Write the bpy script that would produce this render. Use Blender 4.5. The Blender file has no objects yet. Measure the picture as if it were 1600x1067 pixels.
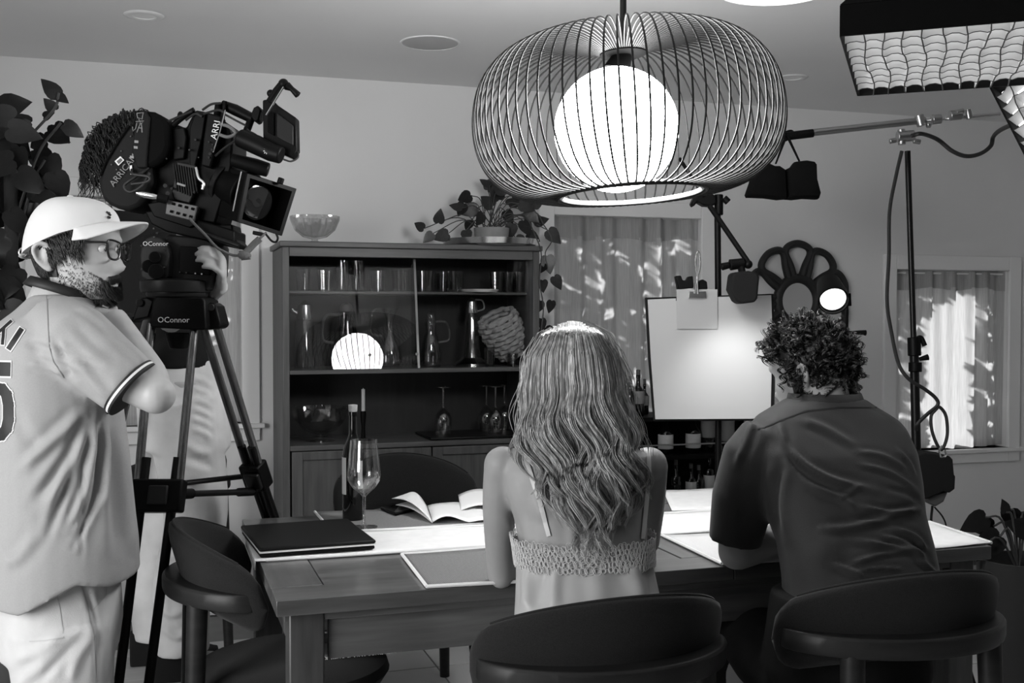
import bpy, bmesh, math, random
import numpy as np
from mathutils import Vector, Matrix
from mathutils.bvhtree import BVHTree

# ------------------------------------------------------------------ camera
FPX, YAW, HOR, CAMZ = 1730.0, math.radians(17.8), 495.0, 1.34
PITCH = math.atan((533.5 - HOR) / FPX)
sc = bpy.context.scene
C = sc.collection
cam_d = bpy.data.cameras.new('camera')
cam_d.sensor_width = 36.0
cam_d.lens = 36.0 * FPX / 1600.0
cam_d.clip_start = 0.05
cam = bpy.data.objects.new('camera', cam_d)
C.objects.link(cam)
cam.location = (0, 0, CAMZ)
cam.rotation_euler = (math.radians(90) - PITCH, 0, -YAW)
sc.camera = cam

# ------------------------------------------------------------------ world, sun, added left light
world = bpy.data.worlds.new('world')
sc.world = world
world.use_nodes = True
wn = world.node_tree
wn.nodes['Background'].inputs[0].default_value = (0.80, 0.80, 0.80, 1)
wn.nodes['Background'].inputs[1].default_value = 0.55

sun_d = bpy.data.lights.new('sun', 'SUN')
sun_d.energy = 7.0
sun_d.angle = math.radians(0.35)
sun = bpy.data.objects.new('sun', sun_d)
C.objects.link(sun)
sun.rotation_euler = Vector((0.22, -1.0, -0.62)).to_track_quat('-Z', 'Y').to_euler()

def area_light(name, loc, target, sx, sy, power, spread=math.pi):
    d = bpy.data.lights.new(name, 'AREA')
    d.shape = 'RECTANGLE'; d.size = sx; d.size_y = sy; d.energy = power
    d.spread = spread
    o = bpy.data.objects.new(name, d)
    C.objects.link(o)
    o.location = loc
    o.rotation_euler = (Vector(target) - Vector(loc)).to_track_quat('-Z', 'Y').to_euler()
    return o

# added soft light from the unseen left side, brightening the standing man
area_light('added_left_fill', (-1.96, 1.20, 1.40), (0.2, 2.6, 1.1), 1.5, 1.6, 37, math.radians(115))

sc.view_settings.view_transform = 'Standard'
sc.view_settings.look = 'None'
sc.view_settings.exposure = 0.0
sc.view_settings.gamma = 1.0
sc.view_settings.use_curve_mapping = False

# ------------------------------------------------------------------ pixel <-> place helpers
RV = Vector((math.cos(YAW), -math.sin(YAW), 0))
FV = Vector((math.sin(YAW), math.cos(YAW), 0))
UV = Vector((0, 0, 1))
CF = FV * math.cos(PITCH) - UV * math.sin(PITCH)
CU = UV * math.cos(PITCH) + FV * math.sin(PITCH)
CAM = Vector((0, 0, CAMZ))

def ray(px, py):
    return CF + RV * ((px - 800) / FPX) + CU * ((533.5 - py) / FPX)
def P(px, py, d):
    return CAM + ray(px, py) * d
def PY(px, py, Y):
    r = ray(px, py); return CAM + r * (Y / r.y)
def PZ(px, py, z):
    r = ray(px, py); return CAM + r * ((z - CAMZ) / r.z)
def S(px, d):            # length of px pixels at depth d
    return px * d / FPX
def proj(v):             # (n,3) -> px, py, depth
    v = np.asarray(v) - np.array(CAM)
    d = v @ np.array(CF)
    return 800 + FPX * (v @ np.array(RV)) / d, 533.5 - FPX * (v @ np.array(CU)) / d, d

# ------------------------------------------------------------------ mesh builder
def vec(a): return np.array(a, float)
def unit(a):
    a = vec(a); n = np.linalg.norm(a); return a / n if n > 1e-12 else a
def perp(d):
    d = unit(d)
    a = np.array([0, 0, 1.0]) if abs(d[2]) < 0.9 else np.array([1.0, 0, 0])
    u = unit(np.cross(a, d)); return u, np.cross(d, u)
def rotz(a):
    c, s = math.cos(a), math.sin(a); return np.array([[c, -s, 0], [s, c, 0], [0, 0, 1]])
def smooth_path(pts, n=6):
    pts = [vec(p) for p in pts]
    if len(pts) < 3: return pts
    out = []
    q = [2 * pts[0] - pts[1]] + pts + [2 * pts[-1] - pts[-2]]
    for i in range(1, len(q) - 2):
        for k in range(n):
            t = k / n
            a, b, c, d = q[i - 1], q[i], q[i + 1], q[i + 2]
            out.append(0.5 * ((2 * b) + (c - a) * t + (2 * a - 5 * b + 4 * c - d) * t * t + (3 * b - a - 3 * c + d) * t ** 3))
    out.append(pts[-1])
    return out
def interp(xs, ys, x):
    return np.interp(x, xs, ys)

class MB:
    def __init__(s): s.v = []; s.f = []; s.n = 0
    def add(s, vs, fs):
        b = s.n
        s.v.extend([tuple(map(float, q)) for q in vs]); s.n += len(vs)
        s.f.extend([tuple(int(i) + b for i in f) for f in fs]); return s
    def box(s, c, sz, rot=None):
        c = vec(c); h = vec(sz) / 2
        pts = np.array([[x, y, z] for x in (-1, 1) for y in (-1, 1) for z in (-1, 1)], float) * h
        if rot is not None: pts = pts @ np.array(rot).T
        s.add(pts + c, [(0, 1, 3, 2), (4, 6, 7, 5), (0, 4, 5, 1), (2, 3, 7, 6), (0, 2, 6, 4), (1, 5, 7, 3)]); return s
    def bx(s, x0, x1, y0, y1, z0, z1):
        return s.box(((x0 + x1) / 2, (y0 + y1) / 2, (z0 + z1) / 2), (x1 - x0, y1 - y0, z1 - z0))
    def loft(s, rings, caps=True, closed=False):
        n = len(rings[0]); b = []; vs = []
        for r in rings: vs.extend(r)
        fs = []; m = len(rings)
        for i in range(m if closed else m - 1):
            for j in range(n):
                a, k = i * n, ((i + 1) % m) * n
                fs.append((a + j, a + (j + 1) % n, k + (j + 1) % n, k + j))
        if caps and not closed:
            fs.append(tuple(range(n - 1, -1, -1))); fs.append(tuple(range((m - 1) * n, m * n)))
        return s.add(vs, fs)
    def tube(s, pts, r, n=8, caps=True, closed=False, flat=1.0, up=None):
        pts = [vec(p) for p in pts]; m = len(pts)
        rs = [r] * m if np.isscalar(r) else list(np.interp(np.linspace(0, 1, m), np.linspace(0, 1, len(r)), r))
        rings = []; u = None
        for i in range(m):
            if closed: d = unit(pts[(i + 1) % m] - pts[i - 1])
            else: d = unit(pts[min(i + 1, m - 1)] - pts[max(i - 1, 0)])
            if u is None: u = unit(np.cross(vec(up), d)) if up is not None else perp(d)[0]
            u = unit(u - d * np.dot(u, d)) if np.linalg.norm(u - d * np.dot(u, d)) > 1e-6 else perp(d)[0]
            w = np.cross(d, u)
            rings.append([pts[i] + rs[i] * (math.cos(2 * math.pi * k / n) * u + flat * math.sin(2 * math.pi * k / n) * w) for k in range(n)])
        return s.loft(rings, caps, closed)
    def cyl(s, p0, p1, r0, r1=None, n=16):
        r1 = r0 if r1 is None else r1
        return s.tube([p0, p1], [r0, r1], n)
    def lathe(s, prof, c=(0, 0, 0), n=24, axis=(0, 0, 1), close=False):
        c = vec(c); ax = unit(axis); u, w = perp(ax)
        if abs(ax[2]) > 0.999: u, w = np.array([1.0, 0, 0]), np.array([0, 1.0, 0]) * np.sign(ax[2])
        rings = [[c + ax * z + max(r, 1e-5) * (math.cos(2 * math.pi * k / n) * u + math.sin(2 * math.pi * k / n) * w) for k in range(n)] for r, z in prof]
        return s.loft(rings, caps=not close, closed=close)
    def ell(s, c, rad, rot=None, nu=16, nv=10):
        c = vec(c); rad = vec(rad); rings = []
        for i in range(nv + 1):
            t = -math.pi / 2 + math.pi * i / nv
            rg = np.array([[max(math.cos(t), 1e-3) * math.cos(2 * math.pi * k / nu), max(math.cos(t), 1e-3) * math.sin(2 * math.pi * k / nu), math.sin(t)] for k in range(nu)]) * rad
            if rot is not None: rg = rg @ np.array(rot).T
            rings.append(rg + c)
        return s.loft(rings)
    def prism(s, pts, ex):
        pts = [vec(p) for p in pts]; ex = vec(ex); n = len(pts)
        fs = [tuple(range(n - 1, -1, -1)), tuple(range(n, 2 * n))]
        fs += [(i, (i + 1) % n, n + (i + 1) % n, n + i) for i in range(n)]
        return s.add(pts + [p + ex for p in pts], fs)
    def pxpoly(s, pts, d, thick):       # outline seen from the photograph at depth d, extruded away by its real thickness
        return s.prism([P(x, y, d) for x, y in pts], FV * thick)
    def grid(s, nu, nv, fn):
        vs = [fn(i / (nu - 1), j / (nv - 1)) for j in range(nv) for i in range(nu)]
        fs = [(j * nu + i, j * nu + i + 1, (j + 1) * nu + i + 1, (j + 1) * nu + i) for j in range(nv - 1) for i in range(nu - 1)]
        return s.add(vs, fs)

ORG = {}
def make_mesh(name, vs, fs, smooth=True, ang=38):
    me = bpy.data.meshes.new(name)
    me.from_pydata([tuple(v) for v in vs], [], fs)
    me.validate(); me.update()
    bm = bmesh.new(); bm.from_mesh(me); bmesh.ops.recalc_face_normals(bm, faces=bm.faces); bm.to_mesh(me); bm.free()
    if smooth:
        me.polygons.foreach_set('use_smooth', np.ones(len(me.polygons), bool))
        me.set_sharp_from_angle(angle=math.radians(ang))
    return me
def obj(name, mb, m, parent=None, bev=0, seg=2, org=None, sub=0, solid=0, smooth=True, ang=38, label=None, kind=None):
    o0 = ORG.get(parent.name, np.zeros(3)) if parent is not None else (vec(org) if org is not None else np.zeros(3))
    if isinstance(mb, bpy.types.Mesh): me = mb
    else: me = make_mesh(name, np.array(mb.v) - o0, mb.f, smooth, ang)
    me.materials.clear(); me.materials.append(m)
    o = bpy.data.objects.new(name, me); C.objects.link(o)
    if parent is not None: o.parent = parent
    else: o.location = o0
    ORG[o.name] = o0
    if solid:
        q = o.modifiers.new('solid', 'SOLIDIFY'); q.thickness = solid; q.offset = 0
    if bev:
        q = o.modifiers.new('bevel', 'BEVEL'); q.width = bev; q.segments = seg; q.limit_method = 'ANGLE'; q.angle_limit = math.radians(40)
        q.harden_normals = False
    if sub:
        q = o.modifiers.new('sub', 'SUBSURF'); q.levels = sub; q.render_levels = sub
    if label: o['label'] = label
    if kind: o['kind'] = kind
    return o
def thing(name, label, cat, loc=(0, 0, 0), group=None):
    o = bpy.data.objects.new(name, None); C.objects.link(o)
    o.empty_display_size = 0.1
    o.location = loc; o['label'] = label; o['category'] = cat
    if group: o['group'] = group
    ORG[o.name] = vec(loc)
    return o
def tag(o, label, cat, group=None, kind=None):
    o['label'] = label; o['category'] = cat
    if group: o['group'] = group
    if kind: o['kind'] = kind
    return o
def struct(o, label=None):
    o['kind'] = 'structure'
    if label: o['label'] = label
    return o
def piece(name, me, parent, loc=(0, 0, 0), rot=None, scale=None):    # a repeat that shares mesh data
    o = bpy.data.objects.new(name, me); C.objects.link(o); o.parent = parent
    o.location = vec(loc) - ORG.get(parent.name, np.zeros(3)) if parent is not None else vec(loc)
    if rot is not None: o.rotation_euler = rot
    if scale is not None: o.scale = scale
    return o
def copy_tree(o, parent=None, label=None, loc=None, rz=None):
    c = o.copy(); C.objects.link(c); c.parent = parent
    for ch in list(o.children): copy_tree(ch, c)
    if label: c['label'] = label
    if loc is not None: c.location = loc
    if rz is not None: c.rotation_euler = (0, 0, rz)
    return c

# ------------------------------------------------------------------ materials (the photograph is black and white: all greys)
def _new(name):
    m = bpy.data.materials.new(name); m.use_nodes = True
    nt = m.node_tree; return m, nt, nt.nodes['Principled BSDF']
def _grey(x): return (x, x, x, 1)
def mat(name, g, rough=0.6, metal=0.0, spec=0.5, var=0.0, vscale=8.0, stretch=(1, 1, 1), bump=0.0, bscale=60.0, bdist=0.002, coat=0.0, sheen=0.0, sss=0.0):
    m, nt, b = _new(name); N = nt.nodes; L = nt.links
    b.inputs['Base Color'].default_value = _grey(g)
    b.inputs['Roughness'].default_value = rough; b.inputs['Metallic'].default_value = metal
    b.inputs['Specular IOR Level'].default_value = spec
    if coat: b.inputs['Coat Weight'].default_value = coat; b.inputs['Coat Roughness'].default_value = 0.15
    if sheen: b.inputs['Sheen Weight'].default_value = sheen; b.inputs['Sheen Roughness'].default_value = 0.5
    if sss: b.inputs['Subsurface Weight'].default_value = sss; b.inputs['Subsurface Radius'].default_value = (0.012, 0.008, 0.006); b.inputs['Subsurface Scale'].default_value = 1.0
    if var or bump:
        tc = N.new('ShaderNodeTexCoord'); mp = N.new('ShaderNodeMapping'); mp.inputs['Scale'].default_value = stretch
        L.new(tc.outputs['Object'], mp.inputs['Vector'])
    if var:
        nz = N.new('ShaderNodeTexNoise'); nz.inputs['Scale'].default_value = vscale; nz.inputs['Detail'].default_value = 6
        L.new(mp.outputs[0], nz.inputs['Vector'])
        rp = N.new('ShaderNodeValToRGB'); L.new(nz.outputs[0], rp.inputs[0])
        rp.color_ramp.elements[0].position = 0.3; rp.color_ramp.elements[1].position = 0.72
        rp.color_ramp.elements[0].color = _grey(g * (1 - var)); rp.color_ramp.elements[1].color = _grey(min(1, g * (1 + var)))
        L.new(rp.outputs[0], b.inputs['Base Color'])
    if bump:
        nb = N.new('ShaderNodeTexNoise'); nb.inputs['Scale'].default_value = bscale; nb.inputs['Detail'].default_value = 3
        L.new(mp.outputs[0], nb.inputs['Vector'])
        bp = N.new('ShaderNodeBump'); bp.inputs['Strength'].default_value = bump; bp.inputs['Distance'].default_value = bdist
        L.new(nb.outputs[0], bp.inputs['Height']); L.new(bp.outputs[0], b.inputs['Normal'])
    return m
def weave(name, g, scale=400.0, depth=0.35, rough=0.9, var=0.15, sheen=0.0):
    m, nt, b = _new(name); N = nt.nodes; L = nt.links
    b.inputs['Roughness'].default_value = rough; b.inputs['Specular IOR Level'].default_value = 0.25
    if sheen: b.inputs['Sheen Weight'].default_value = sheen
    tc = N.new('ShaderNodeTexCoord')
    w1 = N.new('ShaderNodeTexWave'); w1.bands_direction = 'X'; w1.inputs['Scale'].default_value = scale / 20
    w2 = N.new('ShaderNodeTexWave'); w2.bands_direction = 'Y'; w2.inputs['Scale'].default_value = scale / 20
    for w in (w1, w2): L.new(tc.outputs['Object'], w.inputs['Vector']); w.inputs['Distortion'].default_value = 0.6; w.inputs['Detail Scale'].default_value = 4
    mu = N.new('ShaderNodeMath'); mu.operation = 'MULTIPLY'; L.new(w1.outputs['Fac'], mu.inputs[0]); L.new(w2.outputs['Fac'], mu.inputs[1])
    nz = N.new('ShaderNodeTexNoise'); nz.inputs['Scale'].default_value = 180; L.new(tc.outputs['Object'], nz.inputs['Vector'])
    ad = N.new('ShaderNodeMath'); ad.operation = 'MULTIPLY_ADD'; ad.inputs[1].default_value = 0.6; L.new(nz.outputs[0], ad.inputs[0]); L.new(mu.outputs[0], ad.inputs[2])
    rp = N.new('ShaderNodeValToRGB'); rp.color_ramp.elements[0].position = 0.2; rp.color_ramp.elements[1].position = 0.9
    rp.color_ramp.elements[0].color = _grey(g * (1 - var)); rp.color_ramp.elements[1].color = _grey(min(1, g * (1 + var)))
    L.new(ad.outputs[0], rp.inputs[0]); L.new(rp.outputs[0], b.inputs['Base Color'])
    bp = N.new('ShaderNodeBump'); bp.inputs['Strength'].default_value = depth; bp.inputs['Distance'].default_value = 0.001
    L.new(ad.outputs[0], bp.inputs['Height']); L.new(bp.outputs[0], b.inputs['Normal'])
    return m
def wood(name, g, along='X', rough=0.4, var=0.3, coat=0.0):
    st = {'X': (1.2, 14, 14), 'Y': (14, 1.2, 14), 'Z': (14, 14, 1.2)}[along]
    return mat(name, g, rough, var=var, vscale=3.0, stretch=st, bump=0.06, bscale=9, coat=coat)
def glassy(name, tint=0.96, rough=0.03, fres=1.45, boost=0.0):
    m, nt, b = _new(name); N = nt.nodes; L = nt.links; N.remove(b)
    tr = N.new('ShaderNodeBsdfTransparent'); tr.inputs[0].default_value = _grey(tint)
    gl = N.new('ShaderNodeBsdfGlossy'); gl.inputs['Roughness'].default_value = rough; gl.inputs[0].default_value = _grey(1)
    f0 = ((fres - 1) / (fres + 1)) ** 2 + boost
    lw = N.new('ShaderNodeLayerWeight'); lw.inputs[0].default_value = 0.5
    pw = N.new('ShaderNodeMath'); pw.operation = 'POWER'; pw.inputs[1].default_value = 4.0
    L.new(lw.outputs['Facing'], pw.inputs[0])
    ad = N.new('ShaderNodeMath'); ad.operation = 'MULTIPLY_ADD'; ad.use_clamp = True; ad.inputs[1].default_value = 1 - f0; ad.inputs[2].default_value = f0
    L.new(pw.outputs[0], ad.inputs[0])
    mx = N.new('ShaderNodeMixShader'); L.new(ad.outputs[0], mx.inputs[0]); L.new(tr.outputs[0], mx.inputs[1]); L.new(gl.outputs[0], mx.inputs[2])
    L.new(mx.outputs[0], N['Material Output'].inputs[0]); return m
def cloth_sheer(name, g, trans=0.5, var=0.12):
    m, nt, b = _new(name); N = nt.nodes; L = nt.links; N.remove(b)
    tc = N.new('ShaderNodeTexCoord'); mp = N.new('ShaderNodeMapping'); mp.inputs['Scale'].default_value = (260, 260, 9)
    L.new(tc.outputs['Object'], mp.inputs[0]); nz = N.new('ShaderNodeTexNoise'); nz.inputs['Scale'].default_value = 1.0; nz.inputs['Detail'].default_value = 2
    L.new(mp.outputs[0], nz.inputs[0]); rp = N.new('ShaderNodeValToRGB'); L.new(nz.outputs[0], rp.inputs[0])
    rp.color_ramp.elements[0].position = 0.3; rp.color_ramp.elements[1].position = 0.7
    rp.color_ramp.elements[0].color = _grey(g * (1 - var)); rp.color_ramp.elements[1].color = _grey(min(1, g * (1 + var)))
    df = N.new('ShaderNodeBsdfDiffuse'); tl = N.new('ShaderNodeBsdfTranslucent')
    L.new(rp.outputs[0], df.inputs[0]); L.new(rp.outputs[0], tl.inputs[0])
    mx = N.new('ShaderNodeMixShader'); mx.inputs[0].default_value = trans
    L.new(df.outputs[0], mx.inputs[1]); L.new(tl.outputs[0], mx.inputs[2]); L.new(mx.outputs[0], N['Material Output'].inputs[0]); return m
def glow(name, s, g=1.0):
    m, nt, b = _new(name); N = nt.nodes; N.remove(b)
    e = N.new('ShaderNodeEmission'); e.inputs[0].default_value = _grey(g); e.inputs[1].default_value = s
    nt.links.new(e.outputs[0], N['Material Output'].inputs[0]); return m

M = {
 'wall': mat('wall_paint', 0.76, 0.85, var=0.03, vscale=2, bump=0.10, bscale=220),
 'ceil': mat('ceiling_paint', 0.80, 0.9, var=0.02, vscale=2, bump=0.08, bscale=160),
 'trim': mat('trim_paint', 0.80, 0.5),
 'tile': mat('floor_tile', 0.50, 0.35, var=0.10, vscale=3),
 'grout': mat('grout', 0.20, 0.9, var=0.1),
 'black': mat('black_plastic', 0.004, 0.45, spec=.10, var=0.2, vscale=20),
 'blackmetal': mat('black_metal', 0.006, 0.35, spec=0.22),
 'graphite': mat('graphite_paint', 0.014, 0.4, spec=.18),
 'darkgrey': mat('dark_grey', 0.08, 0.5),
 'midgrey': mat('mid_grey', 0.22, 0.5),
 'white': mat('white_paint', 0.80, 0.5),
 'silver': mat('silver_metal', 0.75, 0.22, metal=1.0),
 'dullmetal': mat('dull_metal', 0.45, 0.35, metal=1.0),
 'carbon': mat('carbon_tube', 0.06, 0.18, spec=0.8, var=0.3, vscale=40, stretch=(1, 1, .1)),
 'duvetyne': mat('black_cloth', 0.004, 1.0, spec=0.1),
 'blackcloth': mat('black_fabric', 0.010, 0.9, spec=0.2),
 'glass': glassy('clear_glass', 0.96),
 'thickglass': glassy('cut_glass', 0.90, 0.06, 1.5, 0.05),
 'pane': glassy('window_glass', 0.97, 0.01, 1.35),
}
# ------------------------------------------------------------------ the room
X0, X1, Y0, Y1, ZC, WT = -2.00, 5.40, -2.60, 5.13, 2.44, 0.15
def wall_with_holes(name, axis, pos, a0, a1, holes, thick):
    mb = MB(); cuts = sorted(set([a0, a1] + [h[0] for h in holes] + [h[1] for h in holes]))
    p0, p1 = (pos, pos + thick) if thick > 0 else (pos + thick, pos)
    for u0, u1 in zip(cuts[:-1], cuts[1:]):
        zs = [(0, ZC)]
        for h in holes:
            if h[0] <= u0 + 1e-6 and h[1] >= u1 - 1e-6:
                zs = [(0, h[2]), (h[3], ZC)]
        for z0, z1 in zs:
            if axis == 'Y': mb.bx(u0, u1, p0, p1, z0, z1)
            else: mb.bx(p0, p1, u0, u1, z0, z1)
    o = obj(name, mb, M['wall'], smooth=False); struct(o); return o
WIN = {'w1': (-0.45, 0.364, 0.86, 1.86), 'w2': (1.86, 2.66, 0.62, 1.84), 'w3': (3.845, 4.60, 0.60, 1.60)}
wall_with_holes('wall_back', 'Y', Y1, X0 - WT, X1 + WT, list(WIN.values()), WT)
wall_with_holes('wall_left', 'X', X0, Y0, Y1, [(0.40, 2.00, 0.55, 2.20)], -WT)
wall_with_holes('wall_right', 'X', X1, Y0, Y1, [], WT)
wf_ = wall_with_holes('wall_front', 'Y', Y0, X0 - WT, X1 + WT, [], -WT); wf_.data.materials[0] = mat('low_bounce_wall', .07, .9)  # unseen wall darkened to cut the light bounced back into the room
o = obj('ceiling', MB().bx(X0 - WT, X1 + WT, Y0 - WT, Y1 + WT, ZC, ZC + 0.12), M['ceil'], smooth=False); struct(o)
floor = obj('floor', MB().bx(X0 - WT, X1 + WT, Y0 - WT, Y1 + WT, -0.12, -0.006), M['grout'], smooth=False); struct(floor)
TS = 0.60
tile_me = make_mesh('floor_tile', MB().box((0, 0, -0.0035), (TS - 0.006, TS - 0.006, 0.007)).v, MB().box((0, 0, 0), (1, 1, 1)).f)
tile_me.materials.append(M['tile'])
random.seed(3)
nx0, nx1 = math.floor((X0 - 1.014) / TS), math.ceil((X1 - 1.014) / TS)
for i in range(nx0, nx1 + 1):
    for j in range(0, 10):
        cx, cy = 1.014 + (i + .5) * TS, -0.7 + (j + .5) * TS
        if X0 + .25 < cx < X1 - .25 and cy < Y1 - .3:
            piece('tile', tile_me, floor, (cx, cy, random.uniform(-0.0006, 0.0006)))
# skirting on the back wall, between the pieces of furniture
bb = MB().bx(X0, X1, Y1 - 0.016, Y1, 0, 0.10)
struct(obj('baseboard_back', bb, M['trim'], bev=0.004))

def window(idx, hole, mull=0, casing=0.08):
    x0, x1, z0, z1 = hole
    w = bpy.data.objects.new('window_%d' % idx, None); C.objects.link(w); w.location = ((x0 + x1) / 2, Y1, z0)
    ORG[w.name] = vec(w.location); struct(w)
    c = casing
    fr = MB()
    fr.bx(x0 - c, x0, Y1 - 0.022, Y1 + 0.0, z0 - c, z1 + c); fr.bx(x1, x1 + c, Y1 - 0.022, Y1, z0 - c, z1 + c)
    fr.bx(x0, x1, Y1 - 0.022, Y1, z1, z1 + c); fr.bx(x0, x1, Y1 - 0.022, Y1, z0 - c, z0)
    obj('casing', fr, M['trim'], w, bev=0.004)
    obj('sill', MB().bx(x0 - c - .02, x1 + c + .02, Y1 - 0.045, Y1 + .10, z0 - .022, z0), M['trim'], w, bev=0.004)
    sa = MB(); s = 0.045; ya, yb = Y1 + 0.085, Y1 + 0.125
    sa.bx(x0, x0 + s, ya, yb, z0, z1); sa.bx(x1 - s, x1, ya, yb, z0, z1); sa.bx(x0 + s, x1 - s, ya, yb, z1 - s, z1); sa.bx(x0 + s, x1 - s, ya, yb, z0, z0 + s)
    zm = (z0 + z1) / 2
    obj('sash', sa, M['trim'], w, bev=0.003)
    for a, b in ((z0 + s, z1 - s),):
        obj('pane', MB().bx(x0 + s, x1 - s, Y1 + 0.103, Y1 + 0.107, a, b), M['pane'], w)
    return w
window(1, WIN['w1']); window(2, WIN['w2']); window(3, WIN['w3'])
# window made up to frame the added left light, out of the picture
w4 = bpy.data.objects.new('window_4', None); C.objects.link(w4); w4.location = (X0, 1.2, 0.55); ORG[w4.name] = vec(w4.location); struct(w4)
fr = MB(); c = 0.08
for (a, b, z0, z1) in ((.32, .4, .47, 2.28), (2.0, 2.08, .47, 2.28), (.4, 2.0, 2.2, 2.28), (.4, 2.0, .47, .55)):
    fr.bx(X0 - .02, X0 + .022, a, b, z0, z1)
obj('casing', fr, M['trim'], w4, bev=.004)

def curtain(name, label, x0, x1, z0, z1, y, folds, header, amp, seed, m, mh, lean=0.0):
    rnd = random.Random(seed)
    t = thing(name, label, 'curtain', ((x0 + x1) / 2, y, z0))
    ph = [rnd.uniform(0, 6.28) for _ in range(6)]
    def fy(u, v, a):
        k = 2 * math.pi * folds * u
        w = math.sin(k + 0.9 * math.sin(2.1 * u * 6.28 + ph[0]) + 0.35 * v * math.sin(5 * u + ph[1])) * 0.7 + 0.35 * math.sin(1.9 * k + ph[2] + 0.8 * v)
        return y + a * w
    obj('drape', MB().grid(120, 14, lambda u, v: (x0 + (x1 - x0) * (u + lean * v * (u - .5)), fy(u, 1 - v, amp * (0.75 + 0.5 * (1 - v))), z1 - header + 0.01 - (z1 - header + .01 - z0) * v + (0.006 * math.sin(9 * u + ph[3]) if v > .99 else 0))), m, t)
    g = MB()
    hd = MB().grid(120, 4, lambda u, v: (x0 + (x1 - x0) * u, fy(u, 1, amp * 0.8) - 0.006, z1 - header * v - 0.008 * v * math.sin(14 * u + ph[4])))
    hd.grid(120, 4, lambda u, v: (x0 + (x1 - x0) * u, fy(u, 1, amp * 0.8) + 0.006, z1 - header * v - 0.008 * v * math.sin(14 * u + ph[4])))
    obj('header', hd, mh, t)
    obj('curtain_rod', MB().cyl((x0 - .02, y, z1 - .012), (x1 + .02, y, z1 - .012), 0.006, n=10), M['trim'], t)
    return t
sheer = cloth_sheer('linen_curtain', 0.72, 0.55); sheer2 = cloth_sheer('linen_curtain_header', 0.50, 0.35)
curtain('curtain', 'sheer linen curtain dappled with sunlight, behind the white bounce board', 1.865, 2.655, 0.60, 1.855, Y1 + 0.03, 5.0, 0.125, 0.028, 5, sheer, sheer2)
curtain('curtain', 'short sheer curtain with a bright sun patch, behind the light stand', 3.85, 4.60, 0.605, 1.595, Y1 + 0.03, 5.5, 0.10, 0.024, 9, sheer, sheer2)
curtain('curtain', 'sheer curtain behind the camera tripod, left of the glass cabinet', -0.45, 0.364, 0.865, 1.85, Y1 + 0.03, 4.5, 0.1, 0.014, 12, sheer, sheer2)

# garden tree outside: its leaves break the sun into dapples on the curtains
tree = thing('garden_tree', 'leafy tree outside behind the curtained windows', 'tree', (2.2, 7.2, 0))
rnd = random.Random(21)
obj('trunk', MB().tube(smooth_path([(0.9, 7.2, -0.1), (0.95, 7.15, 1.0), (0.85, 7.25, 2.2), (1.0, 7.3, 3.4)]), [.14, .11, .09, .05], 10), mat('bark', 0.08, .9, var=.3), tree)
lv = MB()
SD = (0.22, -1.0, -0.62)
for k in range(20000):
    w = rnd.random()
    cx = rnd.uniform(-1.6, 4.9)
    c = vec((cx, rnd.uniform(6.3, 7.9), rnd.uniform(1.2, 4.4)))
    s_ = c[1] - 5.15; hx, hz = c[0] + .22 * s_, c[2] - .62 * s_       # where its shadow falls on the window
    if 4.05 < hx < 4.40 and .5 < hz < 1.46 - (4.25 - hx) * .8 * (hx < 4.25): continue    # gap cut in the crown to let a sun patch onto the curtain
    a = unit([rnd.gauss(0, 1), rnd.gauss(0, 1), rnd.gauss(0, 1)]); u, w_ = perp(a)
    s = rnd.uniform(.045, .085)
    lv.add([c - u * s, c + w_ * s * .5, c + u * s, c - w_ * s * .5], [(0, 1, 2, 3)])
obj('foliage', lv, mat('tree_leaf', 0.10, .6), tree, smooth=False, kind='stuff')
gd = obj('garden_ground', MB().bx(-6, 10, Y1 + WT, 16, -0.3, -0.15), mat('lawn', 0.10, 1, var=.2), smooth=False); struct(gd)

# ceiling fittings
dl = MB().lathe([(.042, -.004), (.055, -.006), (.068, -.004), (.072, 0), (.042, 0)], PZ(225, 24, ZC), 32, close=True)
p = PZ(225, 24, ZC)
t = thing('recessed_downlight', 'round recessed ceiling downlight with white trim, above the film camera', 'ceiling light', p, 'recessed downlights')
ORG[t.name] = vec(p)
obj('trim_ring', dl, M['trim'], t); obj('lens', MB().lathe([(.0, -.0015), (.043, -.002), (.043, .0)], p, 32), mat('downlight_lens', .85, .3), t)
p2 = PZ(1238, 121, ZC)
t2 = copy_tree(t, None, 'round recessed ceiling downlight right of the wire pendant', p2); t2['group'] = 'recessed downlights'
p = PZ(672, 67, ZC)
t = thing('ceiling_speaker', 'flush round ceiling speaker grille, painted like the ceiling', 'speaker', p)
obj('grille', MB().lathe([(.0, -.004), (.105, -.003), (.112, -.002), (.115, 0)], p, 40), mat('speaker_grille', .50, .8, bump=.4, bscale=400), t)
obj('rim', MB().lathe([(.112, 0), (.113, -.0035), (.119, -.003), (.121, 0)], p, 40, close=True), M['ceil'], t)
p = PZ(1215, -28, ZC)
t = thing('ceiling_hot_spot', 'glowing disc for the bounced-light hot spot on the ceiling, top edge of the picture', 'ceiling light', p)  # glowing disc added where bounced light makes a hot spot on the ceiling
obj('hot_spot_rim', MB().lathe([(.20, 0), (.215, -.004), (.215, -.02), (.20, -.022)], p, 40, close=True), M['trim'], t)
obj('diffuser', MB().lathe([(.20, -.012), (.17, -.03), (.11, -.042), (.0, -.046)][::-1], p, 40), glow('hot_spot_glow', 2.2), t)
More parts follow.
